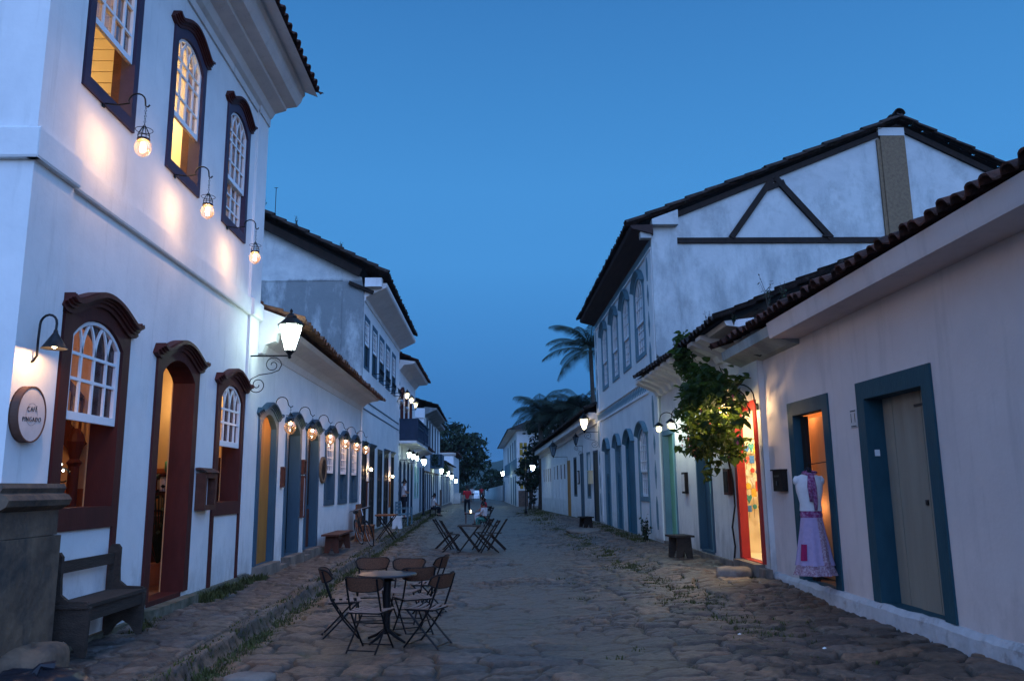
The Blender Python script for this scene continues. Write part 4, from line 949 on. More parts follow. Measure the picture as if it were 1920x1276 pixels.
# goods hanging in the shop
nm = {'cloth_a': 'red', 'cloth_b': 'yellow', 'cloth_c': 'blue', 'cloth_d': 'cream', 'cloth_e': 'teal'}
hgt = ['top', 'second', 'third', 'fourth', 'fifth', 'lowest']; cdn = ['cord nearest the door jamb', 'second cord', 'middle cord', 'fourth cord', 'innermost cord']
t = thing('hanging_rail', 'iron rail of hanging souvenirs inside the red shop door', 'rail', (5.2, 16.0, 2.5)); b = MB(); b.tube([(4.95, 16.02, 2.55), (5.6, 16.02, 2.55)], .010, 6)
for q in range(5): b.tube([(5.03+.105*q, 16.02, 2.55), (5.03+.105*q, 16.02, 1.0)], .003, 4)
b.build('rail', iron, t)
for c in range(5):
    for r in range(6):
        key = list(nm)[(c*2+r*3) % 5]; x = 5.03+.105*c; z = 2.40-.235*r-.06*(c % 2)+.03*math.sin(c*3+r*5); b = MB(); s_ = .050+.012*math.sin(c*7+r*2)
        b.T = lambda p: (p[0], 15.99+p[1], p[2])
        if (c+r) % 3 == 0: b.prism([[(x-s_, z-s_*1.6), (x+s_, z-s_*1.6), (x+s_, z+s_*1.6), (x-s_, z+s_*1.6)]], -.02, .0)
        elif (c+r) % 3 == 1: b.prism([[(x+s_*math.cos(a*math.pi/4), z+1.2*s_*math.sin(a*math.pi/4)) for a in range(8)]], -.03, .0)
        else: b.prism([[(x, z-s_*1.7), (x+s_, z+.02), (x+s_*.6, z+s_*1.2), (x, z+s_*.7), (x-s_*.6, z+s_*1.2), (x-s_, z+.02)]], -.03, 0)
        sh = ['square cloth', 'round plaque', 'heart ornament'][(c+r) % 3]
        tag(b.build('souvenir', MATS[key]), '%s %s, %s on the %s of the shop rail' % (nm[key], sh, hgt[r], cdn[c]), 'souvenir', 'souvenirs hanging in the lit shop')

# ---- blue ornamented two storey house
Q = Bld('ornamented_house', 'two storey white house with pale blue ornaments and a timbered gable', 'house', facade(4.65, -1), (4.65, 21.75, 0))
for a, c in ((23.25, 24.60), (25.80, 27.02), (28.25, 29.50), (30.90, 32.20)):
    fr = Q.opening('window', a, c, 5.60, 7.55, .42, skyblue, fw=.15, ft=.14, depth=.12, sill=.14, crown=(.13, .14), orise=.45, ogee=False)
    Q.sash(fr, a+.01, c-.01, 6.55, 7.54, .42, -.03, 4, 2, True, pane=pane_d); Q.sash(fr, a+.01, c-.01, 5.60, 6.60, 0, -.07, 4, 3, False, name='lower_sash', pane=pane_d)
for i, (a, c) in enumerate(((23.62, 24.86), (25.92, 27.20), (28.50, 29.55), (31.18, 32.25))):
    if i == 0:
        fr = Q.opening('window', a, c, 1.32, 3.02, .32, skyblue, fw=.15, ft=.12, depth=.12, sill=.14, legs=.3, legw=.05, crown=(.13, .14), orise=.34, ogee=False)
        Q.sash(fr, a+.01, c-.01, 2.05, 3.01, .32, -.03, 4, 3, True, pane=pane_d); Q.sash(fr, a+.01, c-.01, 1.32, 2.08, 0, -.07, 4, 2, False, name='lower_sash', pane=pane_d)
    else:
        fr = Q.opening('door', a, c, .14, 2.90, .38, skyblue if i > 1 else doorblue, fw=.13, ft=.12, depth=.22, crown=(.13, .14), crown_m=skyblue, orise=.40, ogee=False)
        Q.leaf(fr, a, c, .14, 2.90 if i == 1 else 2.1, .38 if i == 1 else 0, -.045, 2, doorblue, rails=(i > 1))
        if i > 1: Q.sash(fr, a+.01, c-.01, 2.12, 2.89, .38, -.1, 3, 1, True, pane=pane_d, m=skyblue)
Q.wall([(21.75, 0), (34.3, 0), (34.3, 8.75), (21.75, 8.75)], plaster)
for p_, q_ in (((21.75, 0, .2), (22.95, .04, 4.3)), ((21.75, 0, 4.75), (22.6, .04, 8.3)), ((33.3, 0, .2), (34.3, .04, 4.3)), ((33.6, 0, 4.75), (34.3, .04, 8.3))):
    b = Q.mb(); b.box(p_, q_); b.build('corner_pilaster', plaster, Q.root)
b = Q.mb(); b.box((21.72, 0, 4.30), (34.3, .05, 4.36)); b.box((21.72, 0, 4.69), (34.3, .05, 4.74)); b.box((21.75, 0, 8.28), (34.3, .06, 8.34)); b.build('string_course', plaster, Q.root)
b = Q.mb()
for i in range(44):
    u = 22.0+.28*i; b.prism([[(u, 4.40), (u+.10, 4.40), (u+.22, 4.52), (u+.22, 4.66), (u+.12, 4.66), (u, 4.54)]], 0, .012)
for i in range(60):
    u = 21.9+.205*i; b.box((u, 0, 8.38), (u+.13, .012, 8.68))
for u0, w_ in ((22.35, .24), (33.8, .24)):
    for z0, z1, kind in ((.45, 1.35, 0), (1.55, 2.35, 1), (2.5, 3.1, 1), (3.25, 4.15, 0), (4.9, 5.7, 0), (5.85, 6.6, 1), (6.75, 7.4, 1), (7.5, 8.2, 0)):
        zm = (z0+z1)/2
        if kind == 0: loop = [(u0-.05, z0), (u0+.05, z0), (u0+w_/2, z0+.22), (u0+w_/2, z1-.22), (u0+.05, z1-.06), (u0+.03, z1), (u0-.03, z1), (u0-.05, z1-.06), (u0-w_/2, z1-.22), (u0-w_/2, z0+.22)]; b.prism([loop], .04, .052)
        else:
            loop = [(u0, z0), (u0+w_/2, zm), (u0, z1), (u0-w_/2, zm)]; inn = [(u0, z0+.12), (u0+w_/2-.04, zm), (u0, z1-.12), (u0-w_/2+.04, zm)]; b.prism([loop, inn], .04, .052)
            b.prism([[(u0, zm-.12), (u0+.05, zm), (u0, zm+.12), (u0-.05, zm)]], .04, .052)
b.build('painted_ornament', skyblue, Q.root)
zq = lambda x: 8.93+(12.20-8.93)/(12.12-4.0)*(x-4.0)
zq2 = lambda x: 12.20-.52*(x-12.12)
b = MB(); b.T = facing(21.75); b.sheet([[(4.65, 0), (19, 0), (19, zq2(19)-.3), (12.12, 12.02), (5.4, zq(5.4)-.22), (4.65, zq(4.65)-.2)]], 0.)
b.build('gable_wall', weathered, Q.root)
b = MB(); b.T = facing(21.75); b.box((4.63, 0, 4.0), (5.38, .06, zq(4.63)-.25)); b.prism([[(4.63, zq(4.63)-.26), (5.38, zq(4.63)-.26), (5.38, zq(5.38)-.12), (4.63, zq(4.63)-.10)]], .0, .30); b.box((4.3, 0, 8.55), (4.62, .22, 8.82)); b.build('gable_pier', weathered, Q.root)
b = MB(); b.T = facing(21.75)
b.box((5.38, 0, 8.44), (11.5, .07, 8.60)); b.bar((6.95, .05, 8.60), (8.25, .05, zq(8.25)-.28), .17, .10, up=(0, 1, 0)); b.bar((9.85, .05, 8.56), (8.35, .05, zq(8.35)-.28), .17, .10, up=(0, 1, 0)); b.box((9.6, 0, 8.6), (9.85, .12, 8.66))
b.bar((5.40, .02, zq(5.4)-.20), (12.12, .02, zq(12.12)-.20), .14, .15); b.bar((12.12, .02, 11.98), (18.5, .02, zq2(18.5)-.24), .14, .16); b.bar((8.1, .03, zq(8.1)-.50), (8.6, .03, zq(8.6)-.50), .12, .14); b.build('gable_timber', darkwood, Q.root)
b = MB(); b.T = facing(21.75); b.box((11.55, 0, 6.0), (12.28, .09, 11.70)); b.box((11.45, 0, 6.0), (11.55, .06, 11.60)); b.build('chimney_flue', concrete, Q.root)
b = MB(); b.T = facing(21.75); b.box((11.5, 0, 11.703), (12.28, .10, 11.95)); b.build('flue_cap', weathered, Q.root)
b = MB(); b.add([(4.05, 21.6, 8.90), (4.05, 34.7, 8.90), (12.1, 34.7, 12.13), (12.1, 21.6, 12.13)], [(0, 1, 2, 3)]); b.add([(12.1, 21.6, 12.13), (12.1, 34.7, 12.13), (19., 34.7, 8.6), (19., 21.6, 8.6)], [(0, 1, 2, 3)]); b.build('roof_boards', darkwood, Q.root)
b = Q.mb(); b.sweep([(0, 8.62), (.05, 8.66), (.60, 8.80), (.64, 8.90), (0, 8.92)], 21.45, 34.6); b.build('eave_soffit', soffit_wood, Q.root)
roof_tiles('roof', tile_d, Q.root, (3.90, 21.56, 8.91), (3.90, 34.8, 8.91), (8.2, 0, 3.27), 8.85, rs=31)
roof_tiles('roof', tile_d, Q.root, (19., 21.56, 8.66), (19., 34.8, 8.66), (-6.9, 0, 3.59), 7.7, rs=32)
verge('roof_verge', tile_d, Q.root, (3.92, 21.54, 8.93), (12.15, 21.54, 12.22), .11, .62, 5); verge('roof_verge', tile_d, Q.root, (19., 21.54, 8.70), (12.05, 21.54, 12.24), .11, .62, 6)
verge('roof_verge', tile, Q.root, (3.92, 21.72, 8.95), (12.15, 21.72, 12.24), .11, .5, 7); verge('roof_ridge', tile_d, Q.root, (12.1, 21.45, 12.28), (12.1, 34.8, 12.28), .16)
b = Q.mb(); b.box((21.75, 0, -.2), (34.3, .10, .12)); b.build('stone_footing', stone_g, Q.root)

# ---- long low house bending away
T4 = slant((4.67, 34.3), (3.4, 53.2), -1)
W = Bld('long_low_house', 'long low white house with ochre door and a row of narrow windows', 'house', T4, (4.67, 34.3, 0))
def simple(Bd, kind, a, c, z0, z1, m, lm, sill=.1, n=-.018, top=None, tm=None, fw=.09):
    fr = Bd.opening(kind, a, c, z0, z1, 0, m, fw=fw, ft=fw, depth=.18, proud=.01, sill=sill if kind == 'window' else 0)
    if top: Bd.leaf(fr, a, c, z0, top, 0, n, 2, lm, name='shutter'); Bd.leaf(fr, a, c, top+.01, z1, 0, n-.02, 2, tm, name='shutter')
    else: Bd.leaf(fr, a, c, z0, z1, 0, n, 2, lm)
simple(W, 'door', .4, 1.3, .15, 3.1, darkblue, near_black)
simple(W, 'window', 2.15, 2.85, 1.2, 3.1, skyblue, near_black, top=2.05, tm=white)
simple(W, 'door', 3.85, 4.55, .2, 3.1, bluegrey, bluegrey)
simple(W, 'window', 5.75, 6.45, 1.25, 3.0, bluegrey, darkwood)
simple(W, 'door', 7.7, 8.45, .15, 2.9, ochre, ochre2)
for a in (9.25, 10.5, 11.85): simple(W, 'window', a, a+.6, 1.0, 2.85, white, white, top=2.05, tm=darkwood)
for a in (13.15,): simple(W, 'window', a, a+.5, 1.0, 2.8, white, white, top=2.05, tm=near_black)
for a in (14.7, 15.7, 16.7, 17.7): simple(W, 'window', a, a+.55, 1.0, 2.75, white, white, top=1.95, tm=redwood, fw=.06)
W.wall([(0, 0), (19.2, 0), (19.2, 4.0), (0, 4.8)], plaster)
b = W.mb(); b.prism([[(0, 4.3), (19.2, 3.5), (19.2, 3.9), (0, 4.75)]], 0, .12); b.prism([[(0, 4.5), (19.3, 3.7), (19.3, 3.95), (0, 4.78)]], .12, .42); b.build('eave_soffit', plaster_b, W.root)
roof_tiles('roof', tile_d, W.root, T4((-.05, .62, 4.86)), T4((19.6, .62, 4.02)), (1, .07, .42), 4.2, rs=41)
verge('roof_verge', tile_d, W.root, T4((-.1, .62, 4.9)), T4((-.1, -5, 7.0)), .12)
b = W.mb(); b.add([(-.0, .5, 4.7), (19.4, .5, 3.95), (19.4, -4, 5.8), (0, -4, 6.6)], [(0, 1, 2, 3)]); b.add([(19.25, 0, 0), (19.25, -6, 0), (19.25, -6, 5), (19.25, 0, 4)], [(0, 1, 2, 3)]); b.build('roof_underside', darkwood, W.root)
b = W.mb(); b.box((0, 0, -.3), (19.2, .09, .14)); b.build('stone_footing', stone_g, W.root)

# ---- far two storey hipped house
T5 = slant((2.22, 67.), (1.58, 99.), -1)
Y5 = Bld('hipped_house', 'far two storey house with hipped roof, blue band and yellow windows', 'house', T5, (2.22, 67., 0))
for a in (2.5, 6.5, 11., 17.):
    simple(Y5, 'window', a, a+1.3, 4.2, 5.6, bluegrey, near_black)
for a in (2.5, 6.0, 10.5): simple(Y5, 'door', a, a+1.4, .1, 2.5, doorblue, doorblue)
simple(Y5, 'door', 28., 30.5, .1, 2.2, skyblue, skyblue)
Y5.wall([(0, -1), (32, -1), (32, 6.3), (0, 6.3)], plaster)
b = Y5.mb(); b.box((.6, 0, 2.85), (27, .03, 4.05)); b.build('painted_band', skyblue, Y5.root)
b = MB(); b.T = facing(67.); b.sheet([[(2.22, -1), (9, -1), (9, 6.3), (2.22, 6.3)]], 0.); b.build('side_wall', plaster, Y5.root)
for z in (1.5, 3.0, 3.62, 4.25, 4.8):
    b = MB(); b.T = facing(67.); b.box((2.45, 0, z), (3.05, .04, z+.48)); b.build('yellow_pane', yellowp, Y5.root)
b = MB(); b.T = facing(67.); b.box((2.3, .0, 1.35), (3.2, .03, 1.45)); b.box((2.71, .0, 1.45), (2.78, .06, 5.35)); b.box((2.3, 0, 1.45), (2.40, .06, 5.4)); b.box((3.1, 0, 1.45), (3.18, .06, 5.4)); b.build('window_frame', white, Y5.root)
b = MB(); b.T = facing(67.); b.box((2.3, 0, 0), (3.1, .05, 1.35)); b.build('rubble_panel', rubble, Y5.root)
b = MB(); b.add([(1.5, 66.3, 6.35), (9, 66.3, 6.35), (9, 100, 6.35), (.9, 100, 6.35)], [(0, 1, 2, 3)]); b.build('eave_soffit', plaster_b, Y5.root)
b = MB(); b.add([(1.4, 66.2, 6.38), (9.4, 66.2, 6.38), (9.4, 100.4, 6.38), (.8, 100.4, 6.38), (5.2, 71, 8.2), (4.9, 96, 8.2)], [(0, 1, 4), (1, 2, 5, 4), (2, 3, 5), (3, 0, 4, 5)]); b.build('roof', tile_d, Y5.root)
U = Bld('tall_roof_house', 'large dark hipped roof rising behind the palms', 'house', facing(62.), (5., 62., 0))
b = MB(); b.box((3.9, 62, 0), (11, 72, 7.2)); b.build('wall', plaster, U.root)
b = MB(); b.add([(3.4, 61.5, 7.2), (11.5, 61.5, 7.2), (11.5, 73, 7.2), (3.4, 73, 7.2), (5.6, 64.5, 8.5), (7.4, 64.5, 8.5), (7.4, 69, 8.5), (5.6, 69, 8.5)], [(0, 1, 5, 4), (1, 2, 6, 5), (2, 3, 7, 6), (3, 0, 4, 7), (4, 5, 6, 7)]); b.build('roof', tile_d, U.root)
t = thing('boundary_wall', 'low white boundary wall far beyond the hipped house', 'wall', (.5, 112, 0)); b = MB(); b.add([(1.5, 100, -1), (-.9, 128, -1), (-.9, 128, 1.3), (1.5, 100, 1.9), (1.8, 100, -1), (-.6, 128, -1), (-.6, 128, 1.3), (1.8, 100, 1.9)], [(0, 1, 2, 3), (4, 5, 6, 7), (3, 2, 6, 7), (1, 5, 6, 2)]); b.build('wall_body', plaster, t)

# ================================================================== LAMPS
def arc_pts(c, r, a0, a1, n, ax=(1, 0, 0), ay=(0, 0, 1)):
    c = Vector(c); ax = Vector(ax); ay = Vector(ay)
    return [c+ax*(r*math.cos(a0+(a1-a0)*i/n))+ay*(r*math.sin(a0+(a1-a0)*i/n)) for i in range(n+1)]
def globe_lamp(loc, label, group, watts=8., lit=True, s=1, hook=.46, up=True, bulb_hi=.01, r=.088):
    """local frame: origin on the wall, +x away from it, lamp hangs from a gooseneck"""
    t = thing('globe_lamp', label, 'lamp', loc, 0 if s > 0 else math.pi, group)
    b = MB()
    if up: pts = [(0, 0, 0), (hook*.35, 0, -.02), (hook*.62, 0, -.0)]+[tuple(p) for p in arc_pts((hook-.10, 0, .02), .09, math.pi*.95, 0, 9)]+[(hook-.005, 0, -.03), (hook+.02, 0, -.045), (hook+.04, 0, -.02)]
    else: pts = [(0, 0, 0), (.03, 0, .05), (.06, 0, .12)]+[tuple(p) for p in arc_pts((hook*.5, 0, .12), hook*.33, math.pi, .15, 9)]+[(hook*.86, 0, .08), (hook, 0, .03), (hook+.04, 0, .06)]
    b.tube(pts, .009, 6); b.cbox((.006, 0, 0), (.012, .05, .09)); b.build('bracket', iron, t, local=True)
    z0 = -.04 if up else .03; zl = z0-(.22 if up else .10)
    b = MB(); n_ = max(3, int((z0-zl)/.028))
    for i in range(n_):
        zz = z0-(i+.5)*(z0-zl)/n_; ax = (1, 0, 0) if i % 2 else (0, 1, 0); b.tube([Vector(p) for p in arc_pts((hook, 0, zz), .011, 0, 2*math.pi*7/8, 7, ax)], .003, 4, closed=True)
    b.build('chain', iron, t, local=True)
    b = MB(); zc_ = zl-.16
    for i in range(8):
        a = i*math.pi/4; c, q = math.cos(a), math.sin(a); b.tube([(hook+.01*c, .01*q, zl), (hook+.035*c, .035*q, zl-.05), (hook+.062*c, .062*q, zl-.11), (hook+.058*c, .058*q, zc_)], .0035, 4)
    for rr, zz in ((.02, zl-.02), (.088, zl-.05), (.06, zl-.12)): b.tube(arc_pts((hook, 0, zz), rr, 0, 2*math.pi*15/16, 15, (1, 0, 0), (0, 1, 0)), .004, 4, closed=True)
    b.lathe([(.055, 0), (.066, .0), (.066, .022), (.05, .026)], (hook, 0, zc_-.012), 16); b.build('cage', iron, t, local=True)
    zg = zc_-.012-r*.9; b = MB()
    prof = [(r*.55, r*.92), (r*.86, r*.55), (r, .0), (r*.93, -r*.42), (r*.68, -r*.80), (r*.32, -r*1.08), (r*.08, -r*1.22), (.002, -r*1.3)]
    b.lathe(prof, (hook, 0, zg), 20); b.build('globe', globe_m, t, smooth=True, local=True)
    if lit:
        b = MB(); zb = zg+r*.2+bulb_hi; b.lathe([(.004, -.030), (.020, -.018), (.026, 0), (.020, .02), (.010, .035)], (hook, 0, zb), 10); b.build('bulb', e_warm, t, smooth=True, local=True)
        light(t, (hook, 0, zb), WARM, watts, .03, local=True)
    return t
ul = globe_lamp((XL+.01, 8.08, 5.77), 'warm glass globe lamp below the open café window showing a boarded ceiling', 'globe lamps under the upper café windows', 20.)
c = copy_tree(ul); c.location = (XL+.01, 10.05, 5.76); c['label'] = 'warm glass globe lamp below the brightly lit middle upper café window'
c = copy_tree(ul); c.location = (XL+.01, 12.18, 5.76); c['label'] = 'warm glass globe lamp below the closed upper café window beside the roof corner'
bl = globe_lamp((XL+.02, 15.25, 3.16), 'warm globe lamp between the first blue door and the menu boards', 'globe lamps along the slate blue doors', 17., hook=.34, up=False, bulb_hi=.05, r=.115)
for y, lb in ((17.15, 'warm globe lamp over the second blue door of the row house'), (19.09, 'warm globe lamp over the third blue door beside the round plaque'), (21.13, 'warm globe lamp over the first slate blue window'),
              (22.9, 'warm globe lamp over the middle slate blue window'), (24.57, 'warm globe lamp over the slate blue window beside the downpipe')):
    c = copy_tree(bl); c.location = (XL+.02, y, 3.16); c['label'] = lb
g = globe_lamp((XL+.02, 33.2, 5.55), 'unlit glass globe on an iron hook beside the last dark upper window', 'unlit globes on the gabled house', 0, lit=False, hook=.4, up=False, r=.13)
c = copy_tree(g); c.location = (XL+.02, 35.4, 5.45); c['label'] = 'unlit glass globe hanging next to the dark blue balcony'

def lantern(loc, label, group=None, s=1, arm=.70, lit='cool', watts=20., size=1., scroll=True, cat='lamp', name='street_lantern', hang=False):
    """local: origin on the wall at arm height, lantern stands at x=arm"""
    t = thing(name, label, cat, loc, 0 if s > 0 else math.pi, group)
    k = size; b = MB()
    b.box((0, -.012, -.62*k), (.014, .012, .02)); b.box((0, -.01, -.012), (arm, .01, .012))
    if scroll:
        S = [(.01, 0, -.45*k)]; c0 = Vector((.16*k, 0, -.46*k))
        def spiral(c, r0, a0, turns, sg):
            return [c+Vector((math.cos(a0+sg*t_*turns*2*math.pi)*r0*(1-.82*t_), 0, math.sin(a0+sg*t_*turns*2*math.pi)*r0*(1-.82*t_))) for t_ in [i/26. for i in range(27)]]
        b.tube(spiral(Vector((.17*k, 0, -.50*k)), .15*k, math.pi, 1.5, 1), .008, 5)
        b.tube(spiral(Vector((.42*k, 0, -.16*k)), .15*k, 0., 1.5, 1), .008, 5)
        b.tube([(.02*k, 0, -.50*k), (.06*k, 0, -.40*k), (.2*k, 0, -.33*k), (.40*k, 0, -.30*k), (.53*k, 0, -.25*k), (.57*k, 0, -.16*k)], .008, 5)
    b.build('bracket', iron, t, local=True)
    z0 = .02; H_ = .46*k; wb, wt = .085*k, .205*k
    def ring(r, z, n=6): return [(arm+r*math.cos(math.pi*2*i/n+.3), r*math.sin(math.pi*2*i/n+.3), z) for i in range(n)]
    b = MB()
    lo, hi = ring(wb, z0+.06), ring(wt, z0+.06+H_)
    for p, q in zip(lo, hi): b.bar(p, q, .014)
    for rg in (lo, hi):
        for i in range(6): b.bar(rg[i], rg[(i+1) % 6], .014)
    b.lathe([(.01, -.07*k), (.035*k, -.05*k), (.02*k, -.02*k), (wb*.9, .05), (wb, .06)], (arm, 0, z0), 12)
    b.build('frame', iron, t, local=True)
    b = MB(); b.lathe([(wt*1.12, 0), (wt*1.12, .015*k), (wt*.62, .10*k), (wt*.5, .12*k), (wt*.5, .15*k), (wt*.2, .20*k), (.02*k, .21*k), (.03*k, .25*k), (.005, .29*k)], (arm, 0, z0+.06+H_), 6); b.build('cap', iron, t, local=True)
    b = MB()
    a_, c_ = ring(wb*.96, z0+.065), ring(wt*.96, z0+.055+H_)
    b.add(a_+c_, [(i, (i+1) % 6, 6+(i+1) % 6, 6+i) for i in range(6)]); b.build('glass', lantern_g if lit else lantern_off, t, local=True)
    if lit:
        col, em = (COOL, e_cool) if lit == 'cool' else ((1., .78, .48), e_warm)
        b = MB(); b.lathe([(.01, -.05*k), (.04*k, -.03*k), (.05*k, .02*k), (.03*k, .06*k), (.015*k, .09*k)], (arm, 0, z0+.30*k), 10); b.build('bulb', em, t, smooth=True, local=True)
        light(t, (arm, 0, z0+.30*k), col, watts, .06*k, local=True)
    return t
lantern((XL+.01, 13.62, 3.92), 'big bright white street lantern on a scrolled iron arm at the café corner', None, 1, .70, 'cool', 75.)
lantern((4.63, 34.1, 3.93), 'lit cream lantern on a scrolled arm at the edge of the ornamented house', None, -1, .60, 'warm', 22., size=1.05)
l0 = lantern((XL+.01, 36.95, 2.92), 'white lantern over the first arched blue door of the balcony house', 'white lanterns over the arched blue doors', 1, .42, 'cool', 13., size=.62, scroll=False)
for y, lb in ((38.95, 'white lantern between the first and second arched blue doors below the balcony'), (41.0, 'white lantern beside the last arched blue door below the balcony')):
    c = copy_tree(l0); c.location = (XL+.01, y, 2.92); c['label'] = lb
l1 = lantern((XL+.01, 36.7, 5.62), 'warm lantern nearest the corner above the dark blue balcony', 'warm lanterns above the balcony', 1, .32, 'warm', 7., size=.62, scroll=False)
for y, lb in ((38.85, 'warm lantern in the middle above the dark blue balcony'), (41.0, 'warm lantern at the far end above the dark blue balcony')):
    c = copy_tree(l1); c.location = (XL+.01, y, 5.62); c['label'] = lb
l2 = lantern((XL+.01, 58.4, 2.55), 'white street lantern just past the grey box balcony', 'lanterns on the far west houses', 1, .6, 'cool', 55., size=.95, scroll=False)
for y, z, lb in ((66.4, 2.5, 'white street lantern above the brick rubble pillar'), (73.8, 2.3, 'white street lantern between the rubble pillar and the last house'), (83., 2.0, 'white street lantern next to the low garden wall')):
    c = copy_tree(l2); c.location = (XL+.01, y, z); c['label'] = lb
lantern((1.75, 78., 2.6), 'round bright street lantern at the far end of the hipped house', None, -1, .6, 'cool', 50., size=1.0, scroll=False)
lantern(T4((8.5, 0, 3.2)), 'unlit black lantern on a long thin arm of the long low house', None, -1, .75, None, size=1.05, scroll=False)
lantern(T4((3.9, 0, 3.55)), 'small unlit black wall lantern above the slate blue door', None, -1, .32, None, size=.72, scroll=True)
# post lamps
def post_lamp(loc, h, label, arm=0., watts=20.):
    t = thing('street_lamp', label, 'street lamp', loc); x, y, z = loc
    b = MB(); b.lathe([(.09, 0), (.09, .12), (.05, .2), (.035, .5), (.03, h)], (0, 0, 0), 10)
    if arm: b.tube([(0, 0, h-.1), (arm*.4, 0, h+.1), (arm, 0, h+.05)], .02, 6)
    b.build('pole', iron, t, local=True)
    b = MB(); q = (arm, 0, h-.42 if arm else h)
    b.lathe([(.20, .34), (.21, .36), (.12, .45), (.04, .50), (.01, .54)], q, 8); b.build('cap', iron, t, local=True)
    b = MB(); b.lathe([(.09, 0), (.19, .34)], q, 6); b.build('glass', lantern_g, t, local=True)
    b = MB(); b.lathe([(.02, -.05), (.06, 0), (.02, .07)], (q[0], 0, q[2]+.17), 8); b.build('bulb', e_cool, t, local=True)
    light(t, (q[0], 0, q[2]+.17), COOL, watts, .06, local=True)
post_lamp((-3.72, 45., .12), 2.78, 'bright lantern on a slim black post before the blue doored houses', 0, 16.)
post_lamp((2.16, 50., .05), 3.0, 'pale lantern on a black post in front of the dark round bush', .45, 16.)

# café sign lamp and round sign
t = thing('gooseneck_lamp', 'gooseneck lamp with dark cone shade above the round café sign', 'lamp', (XL, 7.16, 2.80))
b = MB(); b.cbox((.01, 0, 0), (.02, .09, .16)); b.tube([(.02, 0, 0), (.06, .0, .01), (.09, -.0, .06), (.10, -.02, .2), (.11, -.03, .34)]+[tuple(Vector((.11, -.03, .34))+Vector((.085-.085*math.cos(a), -.04*(1-math.cos(a))/2, .085*math.sin(a)))) for a in [math.pi*i/8 for i in range(1, 9)]]+[(.28, -.075, .27)], .011, 8); b.build('bracket', darkmetal, t, local=True)
b = MB(); b.lathe([(.016, .20), (.022, .17), (.105, .035), (.112, .03), (.100, .033), (.018, .165)], (.28, -.075, .08), 24); b.build('lamp_shade', darkmetal, t, local=True, smooth=True)
b = MB(); b.lathe([(.01, -.03), (.028, -.01), (.025, .02), (.012, .04)], (.28, -.075, .145), 10); b.build('bulb', e_warm, t, local=True, smooth=True)
light(t, (.28, -.075, .125), WARM, 17., .02, local=True)
t = thing('round_sign', 'round café sign with dark rim reading CAFÉ PINGADO on the wall', 'sign', (XL, 7.29, 2.35))
SY, SZ, SR = 7.12, 2.33, .222
b = C.mb(); circ = lambda r: [(SY+r*math.cos(a*math.pi/24), SZ+1.12*r*math.sin(a*math.pi/24)) for a in range(48)]
b.prism([circ(SR), circ(SR-.012)], .045, .125); b.prism([circ(SR)], .045, .06); b.build('rim', sign_rim, t)
b = C.mb(); b.prism([circ(SR-.013)], .06, .118); b.build('sign_face', sign_w, t)
b = C.mb(); b.prism([circ(.088), circ(.086)], .118, .119); b.build('faint_ring', sign_rim, t)
text_obj('CAFÉ', .062, text_m, t, lambda c: (XL+.121+c.z, SY+c.x*.95, SZ+.045+c.y+.05*c.x))
text_obj('PINGADO', .060, text_m, t, lambda c: (XL+.121+c.z, SY+.005+c.x*.95, SZ-.045+c.y+.05*c.x))

# small wall lamps of the vine house
def wall_lamp(loc, label, group, col, em, watts, s=-1, hook=.42):
    t = thing('wall_lamp', label, 'lamp', loc, 0 if s > 0 else math.pi, group)
    b = MB(); b.tube([(0, 0, 0), (.05, 0, .1)]+[tuple(p) for p in arc_pts((.05+hook*.45, 0, .16), hook*.45, math.pi, 0, 10)]+[(hook+.03, 0, .08)], .012, 6); b.cbox((.008, 0, 0), (.016, .07, .12)); b.build('bracket', iron, t, local=True)
    b = MB(); b.lathe([(.03, .10), (.05, .08), (.12, .02), (.125, .0), (.11, .005), (.03, .07)], (hook+.03, 0, 0), 16); b.build('lamp_shade', iron, t, local=True)
    b = MB(); b.lathe([(.02, .03), (.07, -.01), (.085, -.07), (.07, -.12), (.03, -.15), (.003, -.16)], (hook+.03, 0, 0), 16); b.build('glass', globe_m, t, local=True, smooth=True)
    b = MB(); b.lathe([(.01, -.05), (.035, -.03), (.035, .0), (.012, .03)], (hook+.03, 0, -.05), 10); b.build('bulb', em, t, local=True, smooth=True)
    light(t, (hook+.03, 0, -.06), col, watts, .04, local=True); return t
wl = wall_lamp((4.68, 19.9, 3.10), 'cool white bell lamp above the green door', 'cool white lamps on the vine house', COOL, e_cool, 32.)
c = copy_tree(wl); c.location = (4.68, 18.55, 3.08); c['label'] = 'cool white bell lamp between the two green doors'
c = copy_tree(wl); c.location = (4.68, 16.6, 3.25); c['label'] = 'cool white bell lamp behind the shaded edge of the vine'
wl = wall_lamp((4.68, 14.20, 2.95), 'warm bell lamp shining through the vine leaves', 'warm lamps at the red shop door', WARM2, e_warm, 60., hook=.52)
c = copy_tree(wl); c.location = (4.68, 13.78, 2.98); c['label'] = 'warm bell lamp on the wall above the red shop door'
# sconces and plaques of the gabled house
for y, z, lb in ((27.3, 2.25, 'pair of small warm candle lamps beside the first black door'), (33.3, 2.1, 'small warm candle lamps above the lit orange doorway')):
    t = thing('candle_sconce', lb, 'lamp', (XL, y, z)); b = MB(); b.tube([(0, -.12, .02), (.10, -.12, -.03), (.12, 0, -.05), (.10, .12, -.03), (0, .12, .02)], .01, 5); b.cbox((.01, 0, 0), (.02, .08, .14)); b.build('bracket', iron, t, local=True)
    for yy in (-.1, .1):
        b = MB(); b.lathe([(.02, -.03), (.035, 0), (.02, .05)], (.13, yy, .03), 8); b.build('bulb', e_warm, t, local=True, smooth=True)
    light(t, (.16, 0, .03), WARM, 5., .04, local=True)

